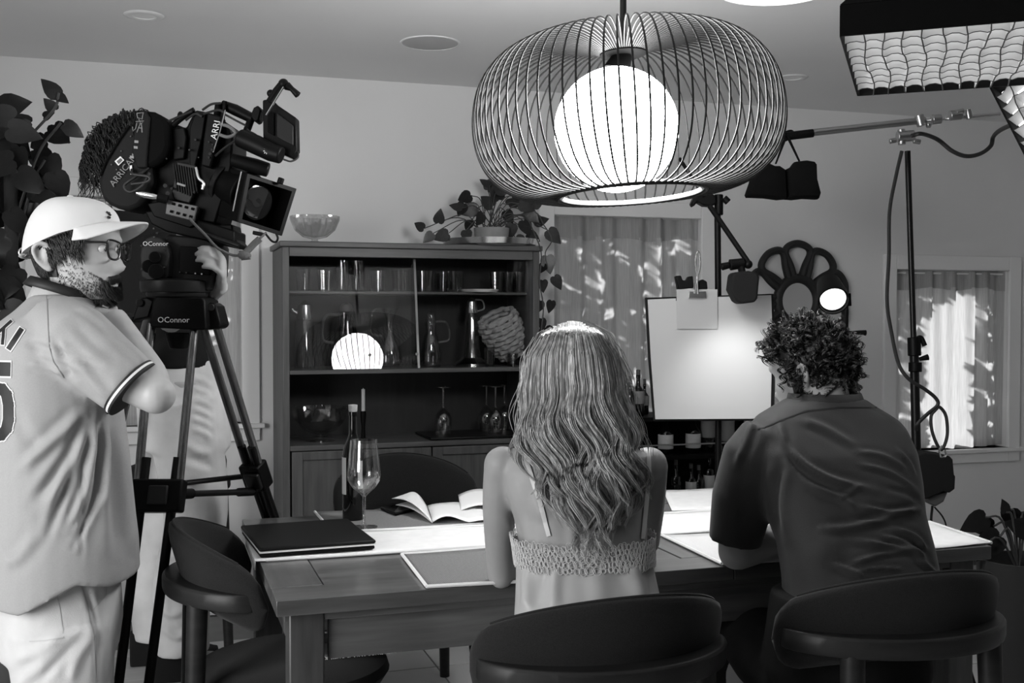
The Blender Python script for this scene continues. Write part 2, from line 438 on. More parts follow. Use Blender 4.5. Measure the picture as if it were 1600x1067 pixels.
# ------------------------------------------------------------------ dining table
TX0, TX1, TY0, TY1, TZ = 0.232, 2.045, 2.325, 3.30, 0.75
wx = wood('table_wood_long', 0.085, 'X', 0.30, 0.35, coat=0.25); wy = wood('table_wood_cross', 0.085, 'Y', 0.30, 0.35, coat=0.25)
wz = wood('table_wood_upright', 0.055, 'Z', 0.38, 0.35)
tb = thing('dining_table', 'long dark wooden dining table with framed panel top and square legs', 'table', ((TX0 + TX1) / 2, (TY0 + TY1) / 2, 0))
th = 0.034; e = 0.115; XM = 1.30
def board(name, x0, x1, y0, y1, m, z1=TZ, z0=TZ - th):
    g = 0.0012
    return obj(name, MB().bx(x0 + g, x1 - g, y0 + g, y1 - g, z0, z1), m, tb, bev=0.0016)
for (a, b) in ((TX0, XM), (XM, TX1)):
    board('front_board', a, b, TY0, TY0 + e, wx); board('back_board', a, b, TY1 - e, TY1, wx)
board('end_board', TX0, TX0 + e, TY0 + e, TY1 - e, wy); board('end_board', TX1 - e, TX1, TY0 + e, TY1 - e, wy)
cuts = [TX0 + e, XM - e * .7, XM, XM + e * .7, TX1 - e]
board('top_panel', cuts[0], cuts[1], TY0 + e, TY1 - e, wx, TZ - .0015)
board('middle_board', cuts[1], cuts[2], TY0 + e, TY1 - e, wy); board('middle_board', cuts[2], cuts[3], TY0 + e, TY1 - e, wy)
board('top_panel', cuts[3], cuts[4], TY0 + e, TY1 - e, wx, TZ - .0015)
a0 = 0.045
for y in (TY0 + a0, TY1 - a0 - .022):
    obj('apron', MB().bx(TX0 + a0 + .07, TX1 - a0 - .07, y, y + .022, TZ - .145, TZ - th), wx, tb, bev=.002)
    obj('apron_rail', MB().bx(TX0 + .02, TX1 - .02, y - .012 if y < 2.8 else y - .004, y + .026 if y < 2.8 else y + .034, TZ - th - .022, TZ - th), wx, tb, bev=.002)
for x in (TX0 + a0, TX1 - a0 - .022):
    obj('apron', MB().bx(x, x + .022, TY0 + a0 + .07, TY1 - a0 - .07, TZ - .145, TZ - th), wy, tb, bev=.002)
for x in (TX0 + .03, TX1 - .03 - .075):
    for y in (TY0 + .03, TY1 - .03 - .075):
        obj('leg', MB().bx(x, x + .075, y, y + .075, 0, TZ - th), wz, tb, bev=.004)

# ------------------------------------------------------------------ dining chairs (curved upholstered back on a wooden rail)
fab = mat('chair_fabric', 0.013, 0.95, spec=.2, var=0.35, vscale=450, bump=.5, bscale=500, bdist=.001, sheen=.10)
cwood = mat('chair_wood', 0.016, 0.45, spec=.3, var=0.35, vscale=4, stretch=(2, 2, 12))
def make_chair():
    t = thing('dining_chair', 'x', 'chair')
    # upholstered band: an arc around the back, taller at the rear, its ends sinking and rounding off
    n = 44; rings = []
    for i in range(n + 1):
        s = -1 + 2 * i / n; an = math.radians(71) * s
        e_ = abs(s)
        cap = math.sqrt(max(0.0, 1 - ((e_ - .80) / .20) ** 2)) if e_ > .80 else 1.0
        zc = 0.745 - 0.078 * e_ ** 2.0; hh = (0.092 - 0.018 * e_ ** 2) * (0.10 + 0.90 * cap); tt = 0.023 * (0.35 + .65 * cap)
        rx, ry = 0.262, 0.262
        ring = []
        for k in range(16):
            a = 2 * math.pi * k / 16
            zz = hh * math.copysign(abs(math.sin(a)) ** .75, math.sin(a)); off = tt * math.copysign(abs(math.cos(a)) ** .7, math.cos(a))
            r1, r2 = rx + off + .16 * zz, ry + off + .30 * zz
            ring.append((math.sin(an) * r1, -math.cos(an) * r2 + 0.0, zc + zz))
        rings.append(ring)
    obj('backrest', MB().loft(rings), fab, t, ang=60)
    # seam along the top of the band
    obj('piping', MB().tube([vec(r[4]) + vec((0, 0, .0005)) for r in rings[4:-4]], .003, 6), fab, t)
    # crescent rail that carries the band
    rr = []
    for i in range(37):
        s = -1 + 2 * i / 36; an = math.radians(65) * s; e_ = abs(s)
        w = 0.034 * math.sqrt(max(0.02, 1 - e_ ** 6)); ro = 0.283
        c, sn = -math.cos(an), math.sin(an)
        rr.append([((ro + a * w) * sn * .97, (ro + a * w) * c, .693 - .008 * e_ ** 2 + b) for a, b in ((-1, -.022), (.9, -.022), (1, -.012), (1.0, .014), (.85, .020), (-1, .020))])
    obj('back_rail', MB().loft(rr), cwood, t, bev=.002)
    # seat cushion
    obj('seat', MB().lathe([(.0, .415), (.19, .415), (.228, .422), (.243, .445), (.236, .468), (.20, .482), (.10, .488), (.0, .489)], n=40), fab, t)
    obj('seat_frame', MB().lathe([(.0, .385), (.19, .385), (.205, .395), (.205, .416), (.0, .416)], n=36), cwood, t)
    for sx in (-1, 1):
        obj('leg', MB().tube([(sx * .160, -.238, .690), (sx * .175, -.262, .0)], [.025, .018], 14), cwood, t)
        obj('leg', MB().tube([(sx * .155, .135, .40), (sx * .19, .185, .0)], [.020, .013], 14), cwood, t)
    return t
ch = make_chair()
CH = [((0.815, 2.105), 0.02, 'dark upholstered curved-back dining chair the blonde woman sits on'),
      ((1.475, 2.10), -0.03, 'dark upholstered curved-back dining chair the curly-haired man sits on'),
      ((0.325, 2.83), -math.pi / 2, 'dark curved-back chair pushed under the table end beside the laptop'),
      ((0.84, 3.72), math.pi, 'empty dark chair across the table behind the wine bottle'),
      ((1.585, 3.78), math.pi, 'dark dining chair across the table, mostly hidden behind the blonde woman'),
      ((-0.03, 4.55), 0.6, 'dark chair by the window behind the camera operator and tripod')]
for i, ((x, y), rz, lb) in enumerate(CH):
    o = ch if i == 0 else copy_tree(ch)
    o.location = (x, y, 0); o.rotation_euler = (0, 0, rz); o['label'] = lb; o['group'] = 'matching dining chairs'

# ------------------------------------------------------------------ pendant lamp
LX, LY = 1.135, 2.65
LD = float(np.dot(vec((LX, LY, 0)), vec(CF)))
gz = P(963, 203, LD).z
lamp = thing('pendant_lamp', 'large black wire cage pendant lamp with a glowing white globe', 'lamp', (LX, LY, ZC))
lamp_rot = Matrix.Rotation(math.radians(-3.4), 3, Vector(FV)) @ Matrix.Rotation(math.radians(-1.8), 3, Vector(RV))
LR = np.array(lamp_rot)
lc = np.array(P(980, 180, LD)); lc[2] = P(975, 186, LD).z
def LT(p): return lc + LR @ vec(p)
wirem = mat('wire_black', 0.010, 0.45, spec=0.22)
k = LD / FPX
prof = [(36, 104), (62, 116), (100, 124), (150, 120), (196, 100), (228, 62), (241, 14), (239, -36), (222, -76), (190, -104), (150, -116), (116, -118)]
prof = [(a * k, 0, b * k) for a, b in prof]
pp = smooth_path(prof, 4)
NW = 76
wire_me = make_mesh('wire', MB().tube(pp, 0.0025, 6, caps=False).v, MB().tube(pp, 0.0025, 6, caps=False).f)
wire_me.materials.append(wirem)
for i in range(NW):
    o = piece('wire', wire_me, lamp, lc)
    o.rotation_euler = (lamp_rot @ Matrix.Rotation(2 * math.pi * (i + .5) / NW, 3, 'Z')).to_euler()
def ringpts(r, z, n=64): return [LT((r * math.cos(2 * math.pi * i / n), r * math.sin(2 * math.pi * i / n), z)) for i in range(n)]
obj('bottom_ring', MB().tube(ringpts(116 * k, -118 * k), 0.0052, 8, closed=True), wirem, lamp)
obj('bottom_ring_band', MB().tube(ringpts(109 * k, -116 * k), 0.006, 8, closed=True), mat('ring_white', .75, .5), lamp)
hub = MB().lathe([(0, 99 * k), (32 * k, 99 * k), (37 * k, 101 * k), (37 * k, 106 * k), (0, 109 * k)], n=32)
hub.v = [tuple(LT(v)) for v in hub.v]
hubm = mat('hub_black', .002, .7, spec=.02); obj('hub', hub, hubm, lamp)
gc = np.array(P(963, 203, LD))
nk = MB().lathe([(15 * k, 80 * k), (17 * k, 100 * k)], n=20); nk.v = [tuple(LT(v)) for v in nk.v]
obj('socket', MB().tube([LT((0, 0, 102 * k)), gc + vec((0, 0, 90 * k))], [14 * k, 22 * k], 20), hubm, lamp)
GLOBE = 51.0
obj('globe', MB().ell(gc, (97 * k,) * 3, nu=40, nv=24), glow('lamp_globe_glow', GLOBE), lamp)
top = LT((0, 0, 106 * k))
obj('rod', MB().cyl(top, (top[0], top[1], ZC - .02), 0.0085, n=12), wirem, lamp)
obj('ceiling_rose', MB().lathe([(0, -.03), (.05, -.03), (.06, -.02), (.06, 0), (0, 0)], (top[0], top[1], ZC), 28), wirem, lamp)
# ------------------------------------------------------------------ glass-fronted cabinet
YF = 4.70
CX0, CX1 = PY(441, 480, YF).x, PY(843, 480, YF).x
def cz(y, px=455): return PY(px, y, YF).z
ZT, Zs1, Zs2, Zs3 = cz(381), cz(453.5), cz(579), cz(697)
YB = Y1 - 0.03
cw = wood('cabinet_wood', 0.085, 'X', 0.45, 0.3); cwz = wood('cabinet_wood_upright', 0.085, 'Z', 0.45, 0.3); cwd = wood('cabinet_back_wood', 0.012, 'Z', 0.55, 0.3)
cab = thing('china_cabinet', 'wooden china cabinet with glass sliding doors and glassware, against the back wall', 'cabinet', ((CX0 + CX1) / 2, (YF + YB) / 2, 0))
s = 0.030
obj('side_panel', MB().bx(CX0, CX0 + s, YF, YB, 0.06, ZT - .012), cwz, cab, bev=.003)
obj('side_panel', MB().bx(CX1 - s, CX1, YF, YB, 0.06, ZT - .012), cwz, cab, bev=.003)
obj('cabinet_top', MB().bx(CX0 - .012, CX1 + .012, YF - .012, YB, ZT - .012, ZT + .012), cw, cab, bev=.004)
obj('top_rail', MB().bx(CX0 + s, CX1 - s, YF + .004, YF + .03, cz(400), ZT - .012), cw, cab, bev=.002)
obj('back_panel', MB().bx(CX0 + s, CX1 - s, YB - .012, YB, 0.1, ZT - .012), cwd, cab)
obj('shelf', MB().bx(CX0 + s, CX1 - s, YF + .085, YB - .012, Zs1 - .012, Zs1), cw, cab, bev=.002)
obj('shelf', MB().bx(CX0 + s, CX1 - s, YF + .004, YB - .012, Zs2 - .018, Zs2), cw, cab, bev=.002)
obj('base_top', MB().bx(CX0 + s, CX1 - s, YF - .004, YB - .012, Zs3 - .022, Zs3), cw, cab, bev=.003)
obj('plinth', MB().bx(CX0 + .03, CX1 - .03, YF + .03, YB, 0, .09), cw, cab)
obj('base_bottom', MB().bx(CX0 + s, CX1 - s, YF + .004, YB - .012, .09, .11), cw, cab)
# lower doors, framed
xs = [CX0 + s + .004, PY(675, 740, YF).x, CX1 - s - .004]
for i in range(2):
    a, b = xs[i] + .003, xs[i + 1] - .003; z0, z1 = .115, Zs3 - .026
    d = obj('cabinet_door', MB().bx(a, b, YF + .006, YF + .022, z0, z1), cwz, cab, bev=.002)
    f = MB(); w = .045
    f.bx(a, a + w, YF - .003, YF + .007, z0, z1); f.bx(b - w, b, YF - .003, YF + .007, z0, z1)
    f.bx(a + w, b - w, YF - .003, YF + .007, z1 - w * .8, z1); f.bx(a + w, b - w, YF - .003, YF + .007, z0, z0 + w)
    obj('door_frame', f, cwz, d, bev=.0025)
    obj('knob', MB().ell((b - .025 if i == 0 else a + .025, YF - .012, (z0 + z1) / 2 + .1), (.009, .009, .009), nu=12, nv=8), M['dullmetal'], d)
# sliding glass panes
XD = PY(650, 480, YF).x
def pane(x0, x1, y, lean, nm, yaw=0):
    z0, z1 = Zs2 + .002, cz(400) + .004
    mb = MB().prism([(x0, y, z0), (x1, y - yaw, z0), (x1, y - yaw - lean, z1), (x0, y - lean, z1)], (0, .004, 0))
    return obj(nm, mb, glassy('cabinet_glass', .93, .0, 1.42, -.008), cab, smooth=False)
LEAN = -.085           # the glass front slopes back towards the top
p1 = pane(CX0 + s + .002, XD + .012, YF + .024, LEAN, 'glass_pane', .0076); p2_ = pane(XD - .01, CX1 - s - .002, YF + .040, -.012, 'glass_pane')
obj('glass_edge', MB().prism([(XD + .0125, YF + .022, Zs2 + .002), (XD + .0225, YF + .022, Zs2 + .002), (XD + .0225, YF + .022 - LEAN, cz(400)), (XD + .0125, YF + .022 - LEAN, cz(400))], (0, .006, 0)), mat('glass_edge', .42, .25), p1)
for px, py, q in ((578, 554, p1), (828, 486, p2_), (651, 553, p2_)):
    c = PY(px, py, YF + (.026 if py > 520 else .058))
    obj('finger_pull', MB().lathe([(0, 0), (.006, .001), (.007, .006), (0, .006)], c, 14, axis=(0, -1, 0)), M['silver'], q)

def glass_copy(o, loc, label, rz=0, s=1.0):
    c = o if o['label'] == '' else copy_tree(o)
    c.location = loc; c.rotation_euler = (0, 0, rz); c.scale = (s, s, s); c['label'] = label; return c
def shell(prof, n=28, flutes=0, depth=0.0):      # hollow glass of revolution, optionally fluted
    mb = MB().lathe(prof, n=n, close=True)
    if flutes:
        v = np.array(mb.v); a = np.arctan2(v[:, 1], v[:, 0]); f = 1 + depth * np.cos(flutes * a)
        v[:, 0] *= f; v[:, 1] *= f; mb.v = [tuple(q) for q in v]
    return mb
def proto(name, cat, prof, m=None, group=None, n=28, flutes=0, depth=0.0):
    o = obj(name, shell(prof, n, flutes, depth), m or M['glass']); tag(o, '', cat, group); return o
GM = M['glass']; CM = M['thickglass']
tumbler = proto('tumbler', 'glass', [(.0, .0), (.031, .0), (.036, .095), (.034, .095), (.029, .008), (.0, .008)], CM, 'tumblers on the top shelf', 24, 12, .03)
tall = proto('tall_glass', 'glass', [(.0, .0), (.026, .0), (.033, .06), (.033, .135), (.031, .135), (.030, .06), (.024, .008), (0, .008)], CM, 'tall glasses on the top shelf', 24, 10, .02)
ys = YF + .15
def shelfpos(px, yy, z): q = PY(px, 450, yy); return (q.x, q.y, z)
tl = [(475, 'ribbed glass tumbler at the left end of the top shelf', tumbler), (508, 'ribbed glass tumbler second from the left on the top shelf', tumbler),
      (536, 'tall ribbed glass, left of two on the top cabinet shelf', tall), (559, 'tall ribbed glass, right of two on the top cabinet shelf', tall),
      (590, 'ribbed glass tumbler on the top shelf, fifth vessel from the left', tumbler), (625, 'ribbed glass tumbler just left of the sliding door edge', tumbler),
      (664, 'ribbed glass tumbler just right of the sliding door edge', tumbler), (690, 'ribbed glass tumbler, second right of the sliding door edge', tumbler), (713, 'ribbed glass tumbler beside the flat white dish', tumbler),
      (776, 'ribbed glass tumbler right of the flat white dish', tumbler), (792, 'ribbed glass tumbler second from the right end of the top shelf', tumbler), (813, 'ribbed glass tumbler at the right end of the top shelf', tumbler)]
for i, (px, lb, pr) in enumerate(tl):
    glass_copy(pr, shelfpos(px, ys + (.05 if i % 3 == 1 else 0), Zs1), lb, i * .3)
q = shelfpos(748, ys - .02, Zs1)
tag(obj('flat_dish', MB().lathe([(0, 0), (.08, 0), (.092, .012), (.089, .013), (.078, .004), (0, .004)], q, 30), M['white'], org=q), 'flat white dish on the top cabinet shelf', 'dish')

def vessel(name, label, cat, px, yy, z, prof, m, parts, flutes=0, depth=0.0, lz=Zs2):
    q = vec(shelfpos(px, yy, lz))
    t = thing(name, label, cat, q)
    b = shell(prof, 28, flutes, depth); b.v = [tuple(vec(v) + q) for v in b.v]
    obj('body', b, m, t)
    for nm, fn, mm in parts:
        mb = MB(); fn(mb, q); obj(nm, mb, mm, t)
    return t
def handle(x0, z0, z1, out, r=.005):
    return lambda mb, q: mb.tube([q + vec(v) for v in smooth_path([(x0, 0, z0), (x0 + out, 0, z0 + .01), (x0 + out * 1.15, 0, (z0 + z1) / 2), (x0 + out * .8, 0, z1), (x0 * .7, 0, z1 + .004)])], r, 8)
def cap(r, z, h): return lambda mb, q: mb.lathe([(0, z), (r, z), (r * 1.05, z + h * .15), (r * .85, z + h * .75), (r * .4, z + h * .9), (r * .25, z + h), (0, z + h * 1.02)], q, 24)
yv = YF + .17
vessel('cocktail_shaker', 'tall ribbed glass cocktail shaker with metal top, left on the middle shelf', 'shaker', 476, yv, 0, [(0, 0), (.045, 0), (.042, .20), (.034, .215), (.032, .215), (.039, .198), (.042, .008), (0, .008)], CM,
       [('metal_top', cap(.036, .213, .085), M['silver']), ('spout', lambda mb, q: mb.tube([q + vec(v) for v in ((-.025, 0, .235), (-.05, 0, .25), (-.055, 0, .262))], [.012, .009, .006], 10), M['silver'])], 14, .02)
vessel('dark_pitcher', 'dark glass pitcher behind the lamp reflection in the cabinet', 'pitcher', 541, yv + .06, 0, [(0, 0), (.055, 0), (.06, .12), (.035, .20), (.04, .25), (.037, .25), (.032, .2), (.056, .12), (.05, .01), (0, .01)], glassy('dark_glass', .35, .05, 1.5, .03),
       [('handle', handle(-.05, .11, .23, -.05, .006), M['darkgrey']), ('stopper', cap(.028, .25, .04), M['darkgrey'])])
vessel('glass_ewer', 'clear glass ewer with a long curved handle and fluted rim, middle shelf', 'pitcher', 609, yv, 0, [(0, 0), (.05, 0), (.055, .04), (.045, .10), (.016, .15), (.017, .21), (.042, .265), (.039, .266), (.014, .212), (.012, .15), (.041, .1), (.05, .04), (.046, .008), (0, .008)], CM,
       [('handle', handle(-.035, .14, .255, -.045, .005), CM)], 8, .03)
vessel('cruet', 'small glass cruet on the middle shelf next to the lamp reflection', 'bottle', 577, yv - .05, 0, [(0, 0), (.028, 0), (.03, .03), (.012, .06), (.014, .085), (.011, .085), (.009, .06), (.026, .03), (.024, .006), (0, .006)], CM,
       [('stopper', cap(.012, .085, .03), CM)])
vessel('stoppered_pitcher', 'glass pitcher with round handle right of the sliding door edge', 'pitcher', 673, yv, 0, [(0, 0), (.045, 0), (.05, .05), (.034, .13), (.022, .16), (.030, .20), (.027, .2), (.019, .16), (.03, .13), (.045, .05), (.041, .008), (0, .008)], CM,
       [('handle', handle(.035, .11, .2, .045, .005), CM), ('stopper', cap(.024, .2, .05), CM)], 10, .02)
vessel('tall_decanter', 'tall slender fluted decanter with silver collar, flared at the base', 'decanter', 737, yv, 0, [(0, 0), (.082, 0), (.08, .012), (.045, .04), (.036, .10), (.030, .2), (.022, .245), (.018, .245), (.026, .2), (.032, .1), (.04, .04), (.07, .014), (0, .008)], CM,
       [('collar', cap(.026, .243, .07), M['silver']), ('handle', handle(.025, .25, .30, .03, .004), M['dullmetal'])], 9, .04)
vessel('small_tumbler', 'small clear tumbler beside the tall decanter', 'glass', 765, yv - .06, 0, [(0, 0), (.022, 0), (.025, .085), (.0235, .085), (.02, .008), (0, .008)], CM, [], 8, .02)
vessel('small_tumbler', 'small cut tumbler below the tilted woven basket', 'glass', 801, yv - .08, 0, [(0, 0), (.022, 0), (.027, .06), (.025, .06), (.02, .008), (0, .008)], CM, [], 8, .02)
# woven basket leaning on its side
q = vec(shelfpos(804, yv + .03, Zs2))
bk = thing('woven_basket', 'light woven basket leaning at the right end of the middle shelf', 'basket', q)
Rb = np.array(Matrix.Rotation(math.radians(-28), 3, 'Y')) @ np.array(Matrix.Rotation(math.radians(12), 3, 'X'))
bm_ = mat('basket_reed', .45, .7, var=.25, vscale=30)
for j in range(9):
    zz = .03 + j * .024; r = .055 + .035 * math.sin(j / 8 * 2.2)
    for sgn in (0,):
        pts = [q + vec((0, 0, .03)) + Rb @ vec(((r + .006 * math.sin(10 * a + j * math.pi)) * math.cos(a), (r + .006 * math.sin(10 * a + j * math.pi)) * math.sin(a), zz)) for a in np.linspace(0, 2 * math.pi, 61)[:-1]]
        obj('weaver', MB().tube(pts, .0115, 6, closed=True), bm_, bk)
for i in range(10):
    a = 2 * math.pi * i / 10
    obj('stake', MB().tube([q + vec((0, 0, .03)) + Rb @ vec(((.055 + .035 * math.sin(j / 8 * 2.2)) * math.cos(a), (.055 + .035 * math.sin(j / 8 * 2.2)) * math.sin(a), .02 + j * .025)) for j in range(9)], .007, 6), bm_, bk)
# open section: upside-down wine glasses, candle, crystal bowl, tray
wg_prof = [(0, 0), (.034, 0), (.034, .003), (.006, .008), (.0045, .05), (.0045, .085), (.010, .098), (.030, .118), (.041, .145), (.040, .18), (.032, .215), (.0305, .215), (.0385, .18), (.0395, .145), (.028, .119), (.004, .10), (0, .10)]
inv = [(r, .215 - z) for r, z in wg_prof]
wine_glass_inv = obj('wine_glass', MB().lathe(inv, n=28, close=True), CM); tag(wine_glass_inv, '', 'wine glass', 'upturned wine glasses in the cabinet')
for px, lb, dy in ((692, 'upside-down wine glass standing alone in the open cabinet bay', .0), (760, 'upside-down wine glass, left of three near the blonde hair', .05), (774, 'upside-down wine glass, middle of three near the blonde hair', -.03), (788, 'upside-down wine glass, right of three near the blonde hair', .09)):
    glass_copy(wine_glass_inv, shelfpos(px, YF + .15 + dy, Zs3 + .012), lb)
q = shelfpos(742, YF + .15, Zs3)
tag(obj('serving_tray', MB().bx(q[0] - .24, q[0] + .21, YF + .02, YF + .32, Zs3, Zs3 + .012), M['blackmetal'], org=q, bev=.004), 'flat dark serving tray under the upturned wine glasses', 'tray')
q = vec(shelfpos(567, YF + .12, Zs3)); ct = thing('candle_holder', 'pale taper candle in a dark holder behind the wine bottle', 'candle', q)
obj('holder', MB().lathe([(0, 0), (.035, 0), (.035, .006), (.01, .012), (.008, .06), (.013, .11), (.012, .13), (0, .13)], q, 20), M['black'], ct)
obj('candle', MB().lathe([(0, .12), (.0085, .12), (.008, .225), (.002, .227), (0, .232)], q, 16), mat('candle_wax', .55, .5), ct)
q = vec(shelfpos(500, YF + .15, Zs3)); cb = thing('crystal_bowl', 'cut crystal bowl on a foot, dark bay at left of the cabinet', 'bowl', q)
b = shell([(0, 0), (.06, 0), (.06, .008), (.02, .016), (.02, .03), (.07, .05), (.11, .10), (.118, .15), (.112, .15), (.103, .1), (.066, .056), (0, .036)], 36, 12, .05); b.v = [tuple(vec(v) + q) for v in b.v]
obj('bowl', b, CM, cb)
# on top of the cabinet
q = vec(PY(492, 377, YF + .16)); q[2] = ZT + .012
gb = thing('fluted_glass_bowl', 'fluted clear glass bowl on top of the cabinet', 'bowl', q)
b = shell([(0, 0), (.034, 0), (.034, .006), (.012, .014), (.014, .02), (.05, .03), (.085, .06), (.104, .105), (.104, .12), (.100, .12), (.099, .105), (.081, .063), (.046, .036), (0, .026)], 80, 20, .045); b.v = [tuple(vec(v) + q) for v in b.v]
obj('bowl', b, glassy('pressed_glass', .86, .12, 1.5, .10), gb)
# ------------------------------------------------------------------ softboxes with fabric grids
grid_cloth = cloth_sheer('grid_cloth', 0.42, 0.30, 0.0); hem_m = mat('grid_hem', .03, .9)
def softbox(name, label, o, ax, ay, n, w, h, depth, cells, power, gd, emis):
    """o: face corner, ax/ay unit face directions, n: the way the face looks"""
    o, ax, ay, n = vec(o), unit(ax), unit(ay), unit(n)
    t = thing(name, label, 'softbox', o + ax * w / 2 + ay * h / 2 - n * depth)
    def q(a, b, c): return o + ax * a + ay * b + n * c
    # black shell: short straight lip then a truncated pyramid to the back
    sh = MB(); s0 = 0.30
    front = [q(0, 0, 0), q(w, 0, 0), q(w, h, 0), q(0, h, 0)]
    lip = [q(0, 0, -gd - .02), q(w, 0, -gd - .02), q(w, h, -gd - .02), q(0, h, -gd - .02)]
    back = [q(w * s0, h * s0, -depth), q(w * (1 - s0), h * s0, -depth), q(w * (1 - s0), h * (1 - s0), -depth), q(w * s0, h * (1 - s0), -depth)]
    for A, B in ((front, lip), (lip, back)):
        for i in range(4): sh.add([A[i], A[(i + 1) % 4], B[(i + 1) % 4], B[i]], [(0, 1, 2, 3)])
    sh.add(back, [(0, 1, 2, 3)])
    obj('shell', sh, M['duvetyne'], t, solid=.006, smooth=False)
    obj('lamp_head', MB().tube([q(w / 2, h / 2, -depth), q(w / 2, h / 2, -depth - .10)], [.07, .07], 20), M['black'], t, bev=.004)
    obj('diffuser', MB().add([q(.006, .006, -gd), q(w - .006, .006, -gd), q(w - .006, h - .006, -gd), q(.006, h - .006, -gd)], [(0, 1, 2, 3)]), glow('softbox_diffuser_' + name[-3:], emis), t)
    rnd = random.Random(4)
    nx, ny = cells
    jx = [[w * i / nx + (rnd.uniform(-.006, .006) if 0 < i < nx else 0) for i in range(nx + 1)] for j in range(ny + 1)]
    for i in range(1, nx):
        mb = MB(); N_ = ny * 2
        mb.grid(N_ + 1, 2, lambda u, v: q(w * i / nx + .006 * math.sin(u * 9 + i) * v, h * u, -gd * .95 + v * gd * .95 + .004 * math.sin(u * ny * 3.14) * v))
        g_ = obj('grid_strip', mb, grid_cloth, t); obj('hem', MB().tube([vec(v) for v in mb.v[N_ + 1:]], .0018, 5), hem_m, g_)
    for j in range(1, ny):
        mb = MB(); N_ = nx * 3
        mb.grid(N_ + 1, 2, lambda u, v: q(w * u, h * j / ny + .005 * math.sin(u * nx * 3.14 + j) * v, -gd * .95 + v * gd * .95 - .006 * abs(math.sin(u * nx * 3.14)) * v))
        g_ = obj('grid_strip', mb, grid_cloth, t); obj('hem', MB().tube([vec(v) for v in mb.v[N_ + 1:]], .0011, 5), hem_m, g_)
    if power:
        c = q(w / 2, h / 2, .012)
        l = area_light(name + '_light', c, c + n, w * .92, h * .92, power)
    return t
# overhead softbox, facing down; corner nearest the pendant at left-front
zs = 1.975
A = vec(PZ(1314, 57, zs)); B = vec(PZ(1341, 150, zs)); Cc = vec(PZ(1600, 36, zs))
ay = B - A; h1 = float(np.linalg.norm(ay)); ay = unit(ay); ax = unit(np.cross(ay, (0, 0, 1.0)))
dn = unit(vec((-.03, -.02, -1.0)))
softbox('softbox', 'black overhead softbox with a lit white fabric grid at top right', A, ax, ay, (0, 0, -1), 1.15, h1, 0.42, (26, 9), 0, 0.05, 5.0)
# second softbox farther right
A2 = vec(P(1546, 134, 3.35)); B2 = vec(P(1612, 262, 3.05))
ay2 = unit(B2 - A2); nn = unit(vec(-RV) * .25 - vec(UV) * .55 - vec(FV) * .8); nn = unit(nn - ay2 * np.dot(nn, ay2)); ax2 = unit(np.cross(nn, ay2))
if np.dot(ax2, vec(RV)) < 0: ax2 = -ax2
softbox('softbox', 'second lit softbox cut off by the right edge of the picture', A2, ax2, ay2, nn, .7, .55, 0.36, (15, 9), 0, 0.045, 3.5)

# ------------------------------------------------------------------ light stand with boom
dS = 4.3
def PS(x, y, d=dS): return vec(P(x, y, d))
st = thing('light_stand', 'tall black light stand right of the seated man, carrying a boom arm', 'light stand', (PS(1436, 640)[0], PS(1436, 640)[1], 0))
base = vec((PS(1440, 800)[0], PS(1440, 800)[1], 0.0)); base[2] = .12
obj('upper_pole', MB().cyl(PS(1418, 236), PS(1428, 545), S(4.5, dS), n=14), M['blackmetal'], st)
obj('lower_pole', MB().tube([PS(1428, 540), base], S(7, dS), 14), M['blackmetal'], st)
obj('collar', MB().tube([PS(1428, 527), PS(1429, 556)], S(10, dS), 14), M['black'], st, bev=.003)
obj('collar', MB().tube([PS(1430, 566), PS(1430, 581)], S(10, dS), 14), M['black'], st, bev=.003)
obj('lever', MB().tube(smooth_path([PS(1432, 530), PS(1439, 528), PS(1445, 540)]), S(4, dS), 8), M['black'], st)
obj('knob', MB().tube([PS(1437, 561), PS(1450, 558)], [S(3, dS), S(5, dS)], 10), M['black'], st)
for a in (0.3, 2.4, 4.5):
    e_ = base + vec((math.cos(a) * .42, math.sin(a) * .42, -.105))
    obj('leg', MB().tube([base + vec((0, 0, .45)), e_ + vec((0, 0, .0))], .011, 10), M['blackmetal'], st)
    obj('leg_brace', MB().tube([base + vec((0, 0, .05)), base + vec((math.cos(a) * .2, math.sin(a) * .2, .18))], .007, 8), M['blackmetal'], st)
obj('grip_head', MB().tube([PS(1402, 214), PS(1428, 212)], S(9, dS), 16).tube([PS(1408, 202), PS(1409, 226)], S(6, dS), 12).cyl(PS(1390, 221), PS(1400, 219), S(4, dS), n=10).cyl(PS(1427, 220), PS(1438, 222), S(4, dS), n=10), M['dullmetal'], st, bev=.002)
bm0, bm1 = PS(1228, 213, 4.25), PS(1562, 178, 4.35)
bo = obj('boom_arm', MB().cyl(PS(1262, 208, 4.26), PS(1445, 188, 4.31), S(5.5, dS), n=16), M['dullmetal'], st)
obj('boom_grip', MB().cyl(bm0, PS(1270, 208, 4.262), S(6.5, dS), n=16), M['black'], bo)
obj('boom_extension', MB().cyl(PS(1440, 189, 4.31), bm1, S(3, dS), n=12), M['silver'], bo)
obj('boom_clamp', MB().tube([PS(1436, 180, 4.3), PS(1440, 197, 4.3)], S(7, dS), 12).tube([PS(1456, 187, 4.3), PS(1470, 186, 4.3)], S(8, dS), 12).cyl(PS(1448, 195, 4.28), PS(1454, 195, 4.28), S(5, dS), n=10), M['dullmetal'], bo, bev=.002)
obj('boom_clamp', MB().tube([PS(1484, 181, 4.31), PS(1502, 179, 4.31)], S(8, dS), 12).tube([PS(1494, 176, 4.3), PS(1506, 173, 4.3)], S(4, dS), 8).tube([PS(1512, 171, 4.32), PS(1515, 186, 4.32)], S(5, dS), 10), M['dullmetal'], bo, bev=.002)
